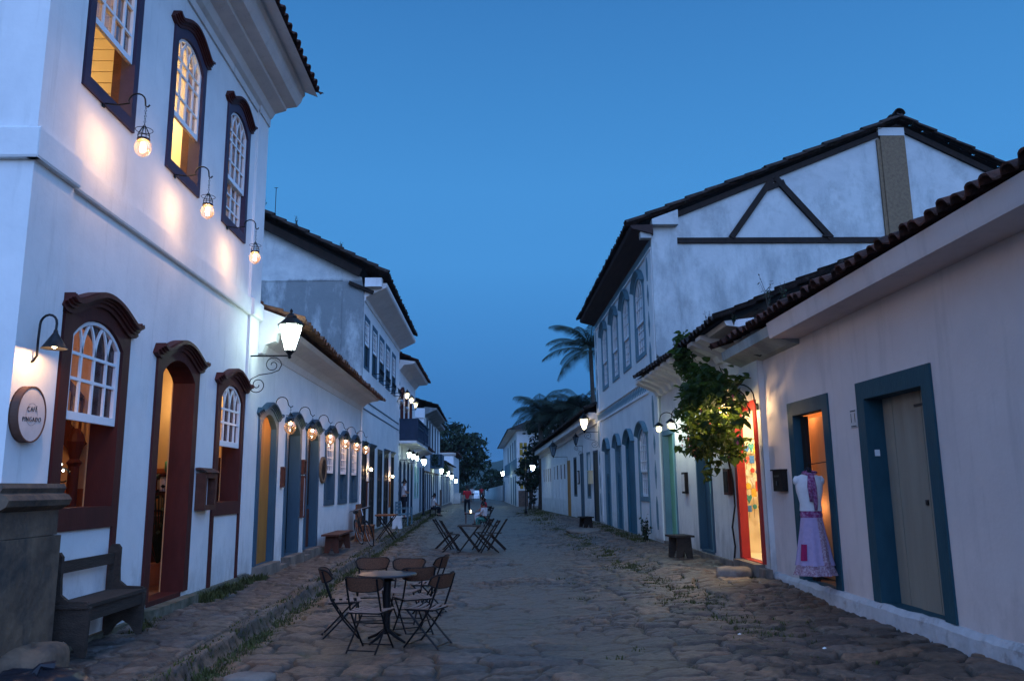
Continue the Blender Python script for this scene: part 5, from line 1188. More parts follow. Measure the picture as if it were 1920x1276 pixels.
# ================================================================== THINGS ON THE WALLS
t = thing('menu_case', 'brown wooden menu case with little tiled top between door and window', 'menu case', (XL, 11.75, 1.4))
b = C.mb(); b.prism([[(11.50, 1.38), (11.97, 1.38), (11.97, 1.90), (11.50, 1.90)], [(11.56, 1.45), (11.91, 1.45), (11.91, 1.83), (11.56, 1.83)]], 0, .14); b.build('case', redwood, t)
b = C.mb(); b.box((11.56, .0, 1.45), (11.91, .03, 1.83)); b.build('menu_sheet', clothw, t)
b = C.mb()
for i in range(4): b.sweep([(0, 1.97), (.05, 1.975), (.10, 1.96), (.17, 1.91), (.16, 1.895), (.09, 1.94), (0, 1.95)], 11.46+.14*i, 11.46+.14*i+.13)
b.build('tiled_top', tile, t)
t = thing('round_plaque', 'round dark plaque with a pale ornate rim beside the third door', 'sign', (XL, 19.95, 2.14))
b = H.mb(); c2 = lambda r: [(19.97+r*math.cos(a*math.pi/16), 2.12+r*.95*math.sin(a*math.pi/16)) for a in range(32)]; b.prism([c2(.34), c2(.27)], 0, .06); b.build('rim', concrete, t)
b = H.mb(); b.prism([c2(.275)], 0, .035); b.prism([c2(.12), c2(.09)], .035, .045); b.build('plaque_face', darkwood, t)
for (y0, y1, z0, z1, m_, lb) in ((17.78, 18.02, 1.98, 2.3, darkwood, 'small dark menu frame above the tall white menu board'), (17.80, 18.0, 1.05, 1.95, clothw, 'tall white menu board between the second and third doors'), (16.05, 16.2, 1.7, 2.1, redwood, 'small brown plate left of the second slate blue door'.replace('left of', 'beside'))):
    t = thing('menu_board', lb, 'menu board', (XL, y0, z0)); b = H.mb(); b.prism([[(y0, z0), (y1, z0), (y1, z1), (y0, z1)], [(y0+.03, z0+.03), (y1-.03, z0+.03), (y1-.03, z1-.03), (y0+.03, z1-.03)]], 0, .07); b.build('frame', redwood, t); b = H.mb(); b.box((y0+.03, 0, z0+.03), (y1-.03, .05, z1-.03)); b.build('sheet', m_, t)
for (y, z0, z1, lb) in ((27.25, 1.0, 1.9, 'narrow framed menu below the first candle sconce'), (33.2, .9, 1.95, 'orange lit wooden menu board at the lit doorway')):
    t = thing('menu_board', lb, 'menu board', (XL, y, z0)); b = K.mb(); b.box((y-.14, 0, z0), (y+.14, .05, z1)); b.build('frame', redwood if y < 30 else orangewood, t); b = K.mb(); b.box((y-.10, .05, z0+.05), (y+.10, .06, z1-.05)); b.build('sheet', sign_w if y < 30 else ochre2, t)
t = thing('wall_box', 'cream meter box beside the dark door of the long low house', 'wall box', T4((1.75, 0, 1.9))); b = W.mb(); b.box((1.55, 0, 1.75), (1.95, .16, 2.3)); b.box((1.52, 0, 2.3), (1.98, .18, 2.34)); b.build('box', cream_in, t)
t = thing('framed_notice', 'white framed notice beside the slate blue door', 'notice', T4((5.1, 0, 1.9))); b = W.mb(); b.box((4.9, 0, 1.75), (5.3, .05, 2.4)); b.build('frame', darkwood, t); b = W.mb(); b.box((4.95, .05, 1.8), (5.25, .06, 2.35)); b.build('sheet', sign_w, t)
for y, lb in ((19.25, 'small lit notice box between the green doors'), (15.75, 'dark wooden notice box under the vine')):
    t = thing('notice_box', lb, 'notice', (4.7, y, 1.6)); b = V.mb(); b.box((y-.17, 0, 1.45), (y+.17, .08, 1.95)); b.build('box', darkwood if y > 17 else redwood, t); b = V.mb(); b.box((y-.12, .08, 1.5), (y+.12, .09, 1.9)); b.build('sheet', sign_w if y > 17 else darkwood, t)

# dress display in the teal door
t = thing('dress_display', 'hanging white top, purple scarf and long lilac skirt beside the open teal door', 'dress display', (4.50, 11.25, .4))
def ell(prof, c, n=28, fold=0., nf=9, ph=0.):
    vs = []; fs = []
    for r, ry, z in prof:
        for k in range(n):
            a = 2*math.pi*k/n; q = 1+fold*math.sin(nf*a+ph)*(prof[0][2]-z)/(prof[0][2]-prof[-1][2]+1e-6) if fold else 1
            r_s = .86 if z < 1.2 else .92; vs.append((c[0]+r*r_s*q*math.cos(a), c[1]+ry*q*math.sin(a), z))
    for i in range(len(prof)-1):
        for k in range(n): fs.append((i*n+k, i*n+(k+1) % n, (i+1)*n+(k+1) % n, (i+1)*n+k))
    return vs, fs
cx_, cy2 = 4.52, 11.36
v_, f_ = ell([(.05, .045, 1.80), (.10, .07, 1.78), (.20, .10, 1.74), (.215, .12, 1.66), (.20, .13, 1.54), (.16, .11, 1.38), (.17, .11, 1.27)], (cx_, cy2, 0)); mesh_obj('blouse', v_, f_, clothw, t, True)
b = MB()
for s_ in (-1, 1): b.lathe([(.03, -.03), (.055, .0), (.06, .05), (.03, .10)], (cx_+s_*.165, cy2, 1.655), 12)
b.build('sleeve', clothw, t, smooth=True)
v_, f_ = ell([(.155, .105, 1.275), (.17, .12, 1.22), (.175, .125, 1.18)], (cx_, cy2, 0)); mesh_obj('waistband', v_, f_, scarf_m, t, True)
v_, f_ = ell([(.17, .12, 1.19), (.20, .15, 1.0), (.24, .18, .80), (.27, .20, .62), (.29, .22, .53)], (cx_, cy2, 0), 40, .11); mesh_obj('skirt', v_, f_, lilac, t, True)
v_, f_ = ell([(.285, .215, .54), (.305, .232, .47), (.325, .25, .40)], (cx_, cy2, 0), 40, .11); mesh_obj('floral_hem', v_, f_, floral, t, True)
v_, f_ = ell([(.173, .123, 1.185), (.205, .153, 1.0), (.245, .184, .80), (.276, .205, .62), (.296, .226, .53)], (cx_, cy2, 0), 40, .11)
ks_ = [f for i, f in enumerate(f_) if (i % 40) in (31, 32, 33, 34)]; ids = sorted({i for f in ks_ for i in f}); mp_ = {a: k for k, a in enumerate(ids)}
mesh_obj('side_panel', [v_[i] for i in ids], [tuple(mp_[i] for i in f) for f in ks_], floral, t, True)
v_, f_ = ell([(.203, .153, 1.0), (.243, .184, .82), (.262, .195, .72), (.280, .207, .60)], (cx_, cy2, 0), 40, .11); ks_ = [f for i, f in enumerate(f_) if (i % 40) in (22, 23, 24) and i >= 40]; ids = sorted({i for f in ks_ for i in f}); mp_ = {a: k for k, a in enumerate(ids)}
mesh_obj('patch', [(v_[i][0]-.004, v_[i][1]-.008, v_[i][2]) for i in ids], [tuple(mp_[i] for i in f) for f in ks_], burg, t)
b = MB(); b.T = lambda p: (cx_+(p[1]-cy2)*1.15, cy2+(p[0]-cx_), p[2]); b.tube([(cx_-.05, cy2+.07, 1.80), (cx_-.02, cy2, 1.84), (cx_-.05, cy2-.07, 1.80), (cx_-.10, cy2, 1.76)], [.03, .035, .03, .035], 8, closed=True)
b.tube([(cx_-.12, cy2, 1.76), (cx_-.14, cy2+.01, 1.6), (cx_-.135, cy2+.02, 1.42), (cx_-.13, cy2+.02, 1.28)], [.03, .035, .028, .018], 8); b.tube([(cx_-.12, cy2-.02, 1.76), (cx_-.14, cy2-.04, 1.6), (cx_-.135, cy2-.03, 1.40)], [.03, .03, .02], 8); b.build('scarf', scarf_m, t, smooth=True)
b = MB(); b.lathe([(.045, 0), (.05, .05), (.035, .09), (.01, .10)], (cx_, cy2, 1.78), 12); b.tube([(cx_, cy2, 1.88), (cx_, cy2, 1.93), (cx_+.03, cy2, 1.95), (cx_+.05, cy2, 1.92)], .005, 5); b.tube([(cx_+.05, cy2, 1.92), (4.8, cy2+.02, 1.95)], .006, 5); b.build('hanger', clothd, t)

# ================================================================== FURNITURE
def bistro_chair(label, group, loc, rz):
    t = thing('bistro_chair', label, 'chair', loc, rz, group); t.scale = (.93, .93, .89)
    for s_ in (-1, 1):
        x = .19*s_
        b = MB(); b.tube([(x, -.26, .84), (x, -.22, .70), (x, -.13, .45), (x, .02, .22), (x, .20, 0)], .012, 6); b.build('leg', iron, t, local=True)
        b = MB(); b.tube([(x*.92, .18, .435), (x*.92, .05, .30), (x*.92, -.12, .12), (x*.92, -.24, 0)], .012, 6); b.build('leg', iron, t, local=True)
    for pa, pb in (((-.19, .18, .03), (.19, .18, .03)), ((-.175, -.215, .03), (.175, -.215, .03)), ((-.19, -.04, .31), (.19, -.04, .31))):
        b = MB(); b.tube([pa, pb], .008, 6); b.build('stretcher', iron, t, local=True)
    b = MB()
    for s_ in (-1, 1): b.bar((s_*.18, -.17, .435), (s_*.18, .20, .435), .012, .02)
    b.box((-.18, -.18, .43), (.18, -.165, .444))
    b.build('seat_frame', iron, t, local=True)
    b = MB()
    for i in range(5):
        y = -.15+.088*i; vs = []
        for k in range(7):
            x = -.20+.4*k/6; zz = .462-.026*(1-(x/.2)**2)
            vs += [(x, y-.023, zz), (x, y+.023, zz), (x, y+.023, zz-.012), (x, y-.023, zz-.012)]
        b.add(vs, [(k*4+j, k*4+(j+1) % 4, k*4+4+(j+1) % 4, k*4+4+j) for k in range(6) for j in range(4)]+[(0, 1, 2, 3), (24, 25, 26, 27)])
    b.build('seat', slatwood, t, local=True)
    b = MB(); N_ = 16; vs = []
    for k in range(N_+1):
        u = -1+2*k/N_; x = .235*math.sin(u*1.25)/math.sin(1.25); y = -.27+.12*(abs(u)**2.4); h = .078*(1-.55*(abs(u)**7)); zc2 = .768+.012*abs(u)
        for dy, hh_ in ((-.012, 1), (.012, 1)):
            vs += [(x, y+dy-.025, zc2+h), (x*.90, y+dy+.020, zc2-h)]
    fs = []
    for k in range(N_):
        o = k*4
        fs += [(o, o+4, o+5, o+1), (o+2, o+3, o+7, o+6), (o, o+2, o+6, o+4), (o+1, o+5, o+7, o+3)]
    fs += [(0, 1, 3, 2), (N_*4, N_*4+2, N_*4+3, N_*4+1)]; b.add(vs, fs)
    bk = b.build('backrest', rattan, t, local=True)
    q = MB(); top_ = [(vs[k*4][0], vs[k*4][1]+.012, vs[k*4][2]) for k in range(N_+1)]; low_ = [(vs[k*4+1][0], vs[k*4+1][1]+.012, vs[k*4+1][2]) for k in range(N_+1)]
    q.tube(top_+low_[::-1], .012, 6, closed=True); q.build('binding', darkwood, bk, local=True)
    return t
def on(x, y, dz=0.): return (x, y, gz(x, y)+dz)
GC = 'rattan backed folding chairs round the round table'
ch = bistro_chair('rattan backed chair with its back to the camera, nearest the viewer at the round table', GC, on(-1.28, 8.85), R_(-18))
ch['label'] = 'rattan chair at the round table with its back turned to the viewer, standing nearest'
for x, y, rz, lb in ((-1.72, 9.62, -78, 'rattan chair facing the round table from the café side'), (-.70, 9.08, 66, 'rattan chair seen from the side on the near street side of the round table'),
                     (-.86, 11.25, 80, 'rattan chair standing apart behind the round table on the street side'), (-.93, 9.85, 28, 'rattan chair tucked closest to the tabletop with its seat under it'),
                     (-1.55, 10.7, 183, 'rattan chair behind the round table with its back nearest the café wall'), (-1.10, 10.55, 168, 'rattan chair behind the round table with light showing through its back')):
    c = copy_tree(ch); c.location = on(x, y); c.rotation_euler = (0, 0, R_(rz)); c['label'] = lb
t = thing('round_table', 'round metal pedestal table standing among the rattan chairs', 'table', on(-1.17, 9.32))
b = MB(); b.lathe([(.0, 0), (.30, 0), (.325, .005), (.33, .014), (.325, .024), (.30, .028), (.0, .028)], (0, 0, .70), 40); b.build('tabletop', tabletop, t, local=True)
b = MB(); b.lathe([(.10, -.05), (.045, -.03), (.038, -.30), (.038, -.62)], (0, 0, .70), 14); b.build('pedestal', iron, t, local=True)
for k in range(4):
    a = R_(45+90*k+10); b = MB(); b.tube([(.03*math.cos(a), .03*math.sin(a), .12), (.14*math.cos(a), .14*math.sin(a), .06), (.27*math.cos(a), .27*math.sin(a), .012)], [.022, .018, .014], 8); b.build('foot', iron, t, local=True)

def folding_chair(label, loc, rz):
    t = thing('folding_chair', label, 'chair', loc, rz, 'dark wooden folding chairs at the slatted table')
    for s_ in (-1, 1):
        x = .20*s_
        b = MB(); b.bar((x, -.30, .82), (x, .22, 0), .028, .035); b.build('leg', darkwood, t, local=True)
        b = MB(); b.bar((x*.88, .20, .45), (x*.88, -.26, 0), .028, .035); b.build('leg', darkwood, t, local=True)
    b = MB()
    for z, y in ((.78, -.275), (.68, -.212)): b.box((-.2, y-.01, z-.03), (.2, y+.01, z+.03))
    b.build('backrest', darkwood, t, local=True)
    b = MB()
    for i in range(5): b.box((-.19, -.15+.075*i, .44), (.19, -.15+.075*i+.055, .458))
    b.build('seat', greywood, t, local=True)
    b = MB(); b.bar((-.2, .18, .08), (.2, .18, .08), .02); b.build('stretcher', darkwood, t, local=True)
    b = MB(); b.bar((-.18, -.18, .08), (.18, -.18, .08), .02); b.build('stretcher', darkwood, t, local=True); return t
fc = folding_chair('dark folding chair at the far café side of the slatted table', on(-1.28, 22.6), R_(-95))
for x, y, rz, lb in ((-1.05, 21.75, -80, 'dark folding chair at the near café side of the slatted table'), (-.08, 21.6, 98, 'dark folding chair at the near street side of the slatted table'), (.14, 22.4, 85, 'dark folding chair standing outermost at the street side of the slatted table'), (-.25, 22.75, 75, 'dark folding chair at the far street side of the slatted table')):
    c = copy_tree(fc); c.location = on(x, y); c.rotation_euler = (0, 0, R_(rz)); c['label'] = lb
t = thing('slatted_table', 'folding table with grey slatted top and crossed legs', 'table', on(-.58, 21.9))
b = MB()
for i in range(6): b.box((-.31, -.36+.122*i, .66), (.31, -.36+.122*i+.10, .685))
b.build('tabletop', greywood, t, local=True)
for s_ in (-1, 1):
    b = MB(); b.bar((-.26, s_*.28, .66), (.26, s_*.28, 0), .04, .03); b.build('leg', darkwood, t, local=True)
    b = MB(); b.bar((.26, s_*.25, .66), (-.26, s_*.25, 0), .04, .03); b.build('leg', darkwood, t, local=True)
b = MB(); b.bar((0, -.28, .33), (0, .28, .33), .03); b.build('stretcher', darkwood, t, local=True)

# settle bench by the café
t = thing('settle_bench', 'weathered wooden bench with a back rail against the café wall', 'bench', (-3.9, 8.3, .17))
def endpanel(y0):
    b = MB(); b.T = lambda p: (-4.10+p[0], y0+p[1], p[2])
    out = [(0, .17), (.05, .17), (.12, .27), (.19, .32), (.27, .27), (.34, .17), (.39, .17), (.41, .60), (.38, .655), (.20, .665), (.13, .72), (.12, .85), (.12, 1.06), (.09, 1.10), (.03, 1.10), (0, 1.06)]
    b.prism([out], -.022, .022); return b.build('end_panel', greywood, t)
endpanel(7.75); endpanel(8.93)
b = MB(); b.box((-4.08, 7.70, .60), (-3.70, 8.98, .635)); b.build('seat', greywood, t)
b = MB(); b.box((-3.74, 7.78, .48), (-3.715, 8.90, .598)); b.build('seat_rail', greywood, t)
b = MB(); b.box((-4.06, 7.73, .90), (-4.035, 8.95, 1.01)); b.build('back_rail', greywood, t)

def plank_bench(name, label, m, c, L_, W_, H_, rz=0, notch=True, flare=.0, cat='bench', group=None):
    t = thing(name, label, cat, c, rz, group)
    b = MB(); b.cbox((0, 0, H_-.02), (W_, L_, .04)); b.build('seat', m, t, local=True)
    for s_ in (-1, 1):
        b = MB(); w2 = W_*.42
        y = s_*L_*.38
        b.T = (lambda yy, sg: (lambda p: (p[0], yy+p[1]+sg*flare*(H_-p[2]), p[2])))(y, -s_ if flare < 0 else s_)
        b.prism([[(-w2, 0), (-w2*.35, 0), (0, H_*.35 if notch else 0.001), (w2*.35, 0), (w2, 0), (w2*.85, H_-.04), (-w2*.85, H_-.04)]], -.018, .018); b.build('leg', m, t, local=True)
    b = MB(); b.cbox((0, 0, H_*.62), (.03, L_*.78, H_*.18)); b.build('stretcher', m, t, local=True); return t
plank_bench('wall_bench', 'red brown plank bench against the wall under the slate blue windows', redwood, on(-3.78, 20.3), 2.0, .42, .44)
plank_bench('stool', 'small white stool with notched legs by the gabled house', white, on(-3.55, 31.0), .42, .42, .46, 0)
plank_bench('stool', 'dark weathered stool below the green door', greywood, on(4.12, 17.75), .62, .44, .48, R_(8), cat='stool')
plank_bench('bench', 'small dark bench in front of the long low house', darkwood, on(3.6, 30.8), .8, .42, .42, R_(10))
t = thing('garden_bench', 'pale blue slatted bench with arms below the blue balcony', 'bench', on(-3.62, 34.2))
b = MB()
for i in range(4): b.box((-.22+.12*i, -.9, .42), (-.22+.12*i+.09, .9, .45))
b.build('seat', skyblue, t, local=True)
b = MB()
for z in (.60, .74, .88): b.box((-.27, -.9, z), (-.245, .9, z+.07))
for y in (-.87, 0, .87): b.box((-.29, y-.03, 0), (-.24, y+.03, .97))
b.build('backrest', skyblue, t, local=True)
for y in (-.87, .87):
    b = MB(); b.box((.2, y-.03, 0), (.25, y+.03, .68)); b.box((-.28, y-.035, .66), (.27, y+.035, .69)); b.build('arm', skyblue, t, local=True)
t = thing('high_back_bench', 'orange wooden high backed bench by the first black door', 'bench', on(-3.68, 24.2))
b = MB(); b.box((-.22, -.45, .40), (.2, .45, .44)); b.build('seat', orangewood, t, local=True)
b = MB(); b.box((-.26, -.45, 0), (-.22, .45, 1.05)); b.build('backrest', orangewood, t, local=True)
for y in (-.43, .40):
    b = MB(); b.box((-.2, y, 0), (.18, y+.03, .40)); b.build('leg', orangewood, t, local=True)
t = thing('wooden_table', 'brown trestle table beside the orange high backed bench', 'table', on(-3.18, 24.9))
b = MB(); b.box((-.3, -.42, .70), (.3, .42, .74)); b.build('tabletop', orangewood, t, local=True)
for s_ in (-1, 1):
    b = MB(); b.bar((-.26, s_*.32, 0), (.26, s_*.32, .70), .05, .03); b.build('leg', darkwood, t, local=True); b = MB(); b.bar((.26, s_*.30, 0), (-.26, s_*.30, .70), .05, .03); b.build('leg', darkwood, t, local=True)
t = thing('side_table', 'small dark table holding a lit candle in the middle of the street', 'table', on(-.98, 38.6))
b = MB(); b.box((-.25, -.25, .44), (.25, .25, .48)); b.build('tabletop', redwood, t, local=True)
for x in (-.22, .19):
    for y in (-.22, .19): b = MB(); b.box((x, y, 0), (x+.035, y+.035, .44)); b.build('leg', redwood, t, local=True)
t = thing('candle', 'small lit candle glowing on the dark side table', 'candle', (-.95, 38.5, gz(-.95, 38.5)+.48)); b = MB(); b.lathe([(.04, 0), (.045, .09), (.04, .09)], (0, 0, 0), 10); b.build('cup', e_cream, t, local=True); b = MB(); b.lathe([(.004, 0), (.02, .03), (.003, .09)], (0, 0, .06), 8); b.build('flame', e_warm, t, local=True); light(t, (0, 0, .2), WARM, 1.2, .03, local=True)

# bicycle
fw, rw = Vector((-3.14, 21.7, .36)), Vector((-3.56, 22.64, .36)); zg = gz(-3.3, 22.)-.01
t = thing('bicycle', 'old black bicycle parked against the wall bench', 'bicycle', (-3.4, 22.1, zg))
dirv = (fw-rw).normalized(); lean = Vector((-.26, -.05, 1)).normalized()
def P3(a, h): q = rw+dirv*a; return (q.x+lean.x*h, q.y+lean.y*h, zg+h)
for a in (0, 1.05):
    q = MB(); q.tube([tuple(Vector(P3(a, .34))+dirv*.33*math.cos(k*math.pi/14)+lean*.33*math.sin(k*math.pi/14)) for k in range(28)], .017, 6, closed=True); wv = q.build('wheel', iron, t)
    q = MB(); q.tube([tuple(Vector(P3(a, .34))+dirv*.305*math.cos(k*math.pi/14)+lean*.305*math.sin(k*math.pi/14)) for k in range(28)], .007, 5, closed=True)
    for k in range(14): q.tube([P3(a, .34), tuple(Vector(P3(a, .34))+dirv*.30*math.cos(k*math.pi/7)+lean*.30*math.sin(k*math.pi/7))], .0018, 3)
    q.build('rim', silver, wv)
q = MB(); BB = P3(.43, .29); ST = P3(.28, .80); HD = P3(.86, .82); HB = P3(.90, .66)
for a_, b2 in ((BB, ST), (BB, HB), (P3(.31, .72), HD), (P3(0, .34), BB), (P3(0, .34), P3(.30, .72)), (HB, P3(1.05, .34)), (HD, HB)): q.tube([a_, b2], .014, 6)
q.build('frame', iron, t)
q = MB(); sidev = dirv.cross(lean).normalized(); hc = Vector(P3(.84, 1.0)); q.tube([HD, tuple(hc)], .012, 6); q.tube([tuple(hc+sidev*.28-dirv*.22-lean*.02), tuple(hc+sidev*.26-dirv*.05), tuple(hc+sidev*.1+dirv*.03), tuple(hc-sidev*.1+dirv*.03), tuple(hc-sidev*.26-dirv*.05), tuple(hc-sidev*.28-dirv*.22-lean*.02)], .011, 6); q.build('handlebar', silver, t)
q = MB(); sc2 = Vector(P3(.25, .90)); q.tube([ST, tuple(sc2)], .012, 6); q.tube([tuple(sc2-dirv*.12), tuple(sc2+dirv*.02), tuple(sc2+dirv*.15)], [.07, .055, .015], 8); q.build('saddle', iron, t)
q = MB(); q.tube([tuple(Vector(BB)+sidev*.03+dirv*.09*math.cos(k*math.pi/8)+lean*.09*math.sin(k*math.pi/8)) for k in range(16)], .006, 4, closed=True); q.tube([tuple(Vector(BB)+sidev*.06), tuple(Vector(BB)+sidev*.06-lean*.17)], .009, 5); q.tube([tuple(Vector(BB)-sidev*.06), tuple(Vector(BB)-sidev*.06+lean*.17)], .009, 5); q.cbox(tuple(Vector(BB)+sidev*.1-lean*.17), (.08, .08, .02)); q.cbox(tuple(Vector(BB)-sidev*.1+lean*.17), (.08, .08, .02)); q.build('crank', silver, t)
q = MB(); q.tube([tuple(Vector(P3(1.05, .34))+dirv*.36*math.cos(a)+lean*.36*math.sin(a)) for a in [.2+i*.25 for i in range(9)]], .02, 5); q.tube([tuple(Vector(P3(0, .34))+dirv*.36*math.cos(a)+lean*.36*math.sin(a)) for a in [.9+i*.25 for i in range(10)]], .02, 5); q.build('mudguard', iron, t)

# stones
def blob(name, label, cat, c, r, m, seed, n=14):
    rs = random.Random(seed); V_ = []; F_ = []; M_ = 22; ph = [rs.random()*6.28 for _ in range(8)]
    for i in range(n+1):
        th = math.pi*i/n
        for j in range(M_):
            a = 2*math.pi*j/M_; k = 1+.07*math.sin(2*a+ph[0])+.05*math.sin(3*a+ph[1]+th*2)+.04*math.sin(5*a+3*th+ph[2])
            sx = math.sin(th)**.55*k; V_.append((c[0]+r[0]*sx*math.cos(a), c[1]+r[1]*sx*math.sin(a), c[2]+r[2]*(abs(math.cos(th))**.6)*(1 if th < math.pi/2 else -1)*(1+.06*math.sin(3*a+ph[3]))))
    for i in range(n):
        for j in range(M_): F_.append((i*M_+j, i*M_+(j+1) % M_, (i+1)*M_+(j+1) % M_, (i+1)*M_+j))
    return tag(mesh_obj(name, V_, F_, m, None, True), label, cat)
blob('stone_step', 'flat round stone step in front of the red shop door', 'stone', (4.22, 14.25, .12), (.30, .34, .12), stone, 1)
blob('boulder', 'rounded boulder at the foot of the stone pedestal', 'stone', (-3.86, 7.12, .18), (.24, .42, .22), stone_p, 2)
blob('stone_slab', 'low rounded stone slab before the dark door of the long low house', 'stone', (3.35, 29.0, .08), (.62, 1.1, .08), stone, 3)
blob('stone', 'pale flat stone lying by the kerb grass at the picture bottom', 'stone', (-2.15, 7.55, .0), (.22, .16, .05), stone, 4)
t = thing('rubbish_bag', 'black plastic rubbish bag beside the boulder', 'bag', (-3.4, 6.4, .1))
rs = random.Random(6); V_ = []; F_ = []; M_ = 30; n = 16
for i in range(n+1):
    th = math.pi*.5*i/n
    for j in range(M_):
        a = 2*math.pi*j/M_; k = 1+.05*math.sin(9*a+5*th)+.05*math.sin(4*a+2*th)+rs.uniform(-.02, .02); V_.append((-3.42+.42*k*math.cos(th)**.5*math.cos(a), 6.42+.32*k*math.cos(th)**.5*math.sin(a), .08+.25*math.sin(th)*k))
for i in range(n):
    for j in range(M_): F_.append((i*M_+j, i*M_+(j+1) % M_, (i+1)*M_+(j+1) % M_, (i+1)*M_+j))
mesh_obj('bag', V_, F_, plastic, t, True)
b = MB(); b.tube([(-3.42, 6.42, .31), (-3.40, 6.43, .37), (-3.32, 6.47, .35)], [.06, .02, .05], 8); b.build('knot', plastic, t)
for i, (x, y, lb) in enumerate(((3.35, 8.35, 'scrap of white paper on the stones in front of the closed putty door'), (2.75, 9.2, 'tiny white scrap on the cobbles further from the putty door'))):
    b = MB(); b.add([(x-.015, y-.02, gz(x, y)+.015), (x+.02, y-.01, gz(x, y)+.022), (x+.01, y+.02, gz(x, y)+.03), (x-.02, y+.015, gz(x, y)+.018)], [(0, 1, 2), (0, 2, 3)]); tag(b.build('paper_scrap', white), lb, 'litter')

# ================================================================== PEOPLE
def skin_fig(name, joints, edges, radii, m, parent, lv=2):
    me = bpy.data.meshes.new(name); me.from_pydata([tuple(joints[k]) for k in joints], [(list(joints).index(a), list(joints).index(b)) for a, b in edges], []); me.update()
    o = bpy.data.objects.new(name, me); COL.objects.link(o); o.parent = parent; ORG[o.name] = ORG[parent.name]
    o.modifiers.new('skin', 'SKIN'); sv = me.skin_vertices[0].data
    for i, k in enumerate(joints): r = radii[k]; sv[i].radius = (r, r) if not isinstance(r, tuple) else r; sv[i].use_root = (i == 0)
    ss = o.modifiers.new('sub', 'SUBSURF'); ss.levels = lv; ss.render_levels = lv
    me.materials.append(m); return o
def person(label, loc, rz, J, top_m, leg_m, group=None, hair_long=False, scale=1., skirt=None, sleeves=True):
    """J: joint name -> (x, y, z), figure facing +y"""
    t = thing('person', label, 'person', loc, R_(rz), group); t.scale = (scale,)*3
    J = {k: Vector(v) for k, v in J.items()}
    R0 = dict(pelvis=.115, waist=.105, chest=.125, neck=.05, head0=.055, head=.095, crown=.075)
    E0 = [('pelvis', 'waist'), ('waist', 'chest'), ('chest', 'neck'), ('neck', 'head0'), ('head0', 'head'), ('head', 'crown')]
    for s_ in 'lr':
        R0.update({'sh'+s_: .055, 'el'+s_: .038, 'wr'+s_: .026, 'hd'+s_: (.036, .018), 'hip'+s_: .085, 'kn'+s_: .055, 'an'+s_: .036, 'toe'+s_: .032})
        E0 += [('chest', 'sh'+s_), ('sh'+s_, 'el'+s_), ('el'+s_, 'wr'+s_), ('wr'+s_, 'hd'+s_), ('pelvis', 'hip'+s_), ('hip'+s_, 'kn'+s_), ('kn'+s_, 'an'+s_), ('an'+s_, 'toe'+s_)]
    JJ = {k: J[k] for k in R0}
    skin_fig('body', JJ, E0, R0, skin_m, t)
    for s_ in 'lr':      # five fingers
        w_, h = J['wr'+s_], J['hd'+s_]; dd = (h-w_).normalized(); sd = dd.cross(Vector((0, 0, 1)));
        sd = sd.normalized() if sd.length > .1 else Vector((1, 0, 0)); dn = sd.cross(dd).normalized(); b = MB()
        for i, (o_, L_) in enumerate(((-.028, .058), (-.010, .070), (.009, .066), (.027, .052))):
            p = h+sd*o_; b.tube([p, p+dd*L_*.5-dn*.006, p+dd*L_-dn*.022], [.009, .0085, .006], 6)
        p = w_+(h-w_)*.4-sd*.03; b.tube([p, p-sd*.02+dd*.03, p-sd*.022+dd*.06-dn*.01], [.011, .009, .007], 6); b.build('fingers', skin_m, t, local=True, smooth=True)
    hv_ = (J['crown']-J['neck']).normalized(); f_ = Vector((0, 1, 0)); hc_ = J['head']
    b = MB(); b.lathe([(.004, .02), (.012, 0), (.015, -.015), (.004, -.02)], tuple(hc_+f_*.098+hv_*(-.01)), 8); b.build('nose', skin_m, t, local=True, smooth=True)
    b = MB()
    for s_ in (-1, 1): b.lathe([(.002, -.008), (.011, 0), (.002, .008)], tuple(hc_+Vector((s_*.034, .086, .018))), 8)
    b.build('eyes', clothd, t, local=True)
    b = MB(); b.cbox(tuple(hc_+Vector((0, .085, -.045))), (.04, .012, .009)); b.build('mouth', clothr, t, local=True)
    b = MB()
    for s_ in (-1, 1): b.lathe([(.004, -.03), (.014, -.01), (.016, .015), (.006, .03)], tuple(hc_+Vector((s_*.098, 0, -.0))), 8)
    b.build('ear', skin_m, t, local=True)
    HJ = {'a': hc_+Vector((0, -.035, .05)), 'b': hc_+Vector((0, -.05, -.03)), 'c': hc_+Vector((0, .03, .085))}
    HE = [('a', 'b'), ('a', 'c')]; HR = dict(a=.098, b=.075, c=.07)
    if hair_long: HJ['d'] = hc_+Vector((0, -.085, -.20)); HE.append(('b', 'd')); HR['d'] = .06
    skin_fig('hair', HJ, HE, HR, hair_m, t)
    S = {k: J[k] for k in ('chest', 'waist', 'pelvis', 'neck', 'shl', 'shr')}; SR_ = dict(chest=.145, waist=.125, pelvis=.135, neck=.06, shl=.075, shr=.075)
    S['neck'] = J['neck']-hv_*.03; SE = [('chest', 'waist'), ('waist', 'pelvis'), ('chest', 'neck'), ('chest', 'shl'), ('chest', 'shr')]
    if sleeves:
        for s_ in 'lr': S['e'+s_] = J['sh'+s_].lerp(J['el'+s_], .75); SE.append(('sh'+s_, 'e'+s_)); SR_['e'+s_] = .055
    skin_fig('shirt', S, SE, SR_, top_m, t)
    L_ = {'pelvis': J['pelvis']}; LE = []; LR = dict(pelvis=.128)
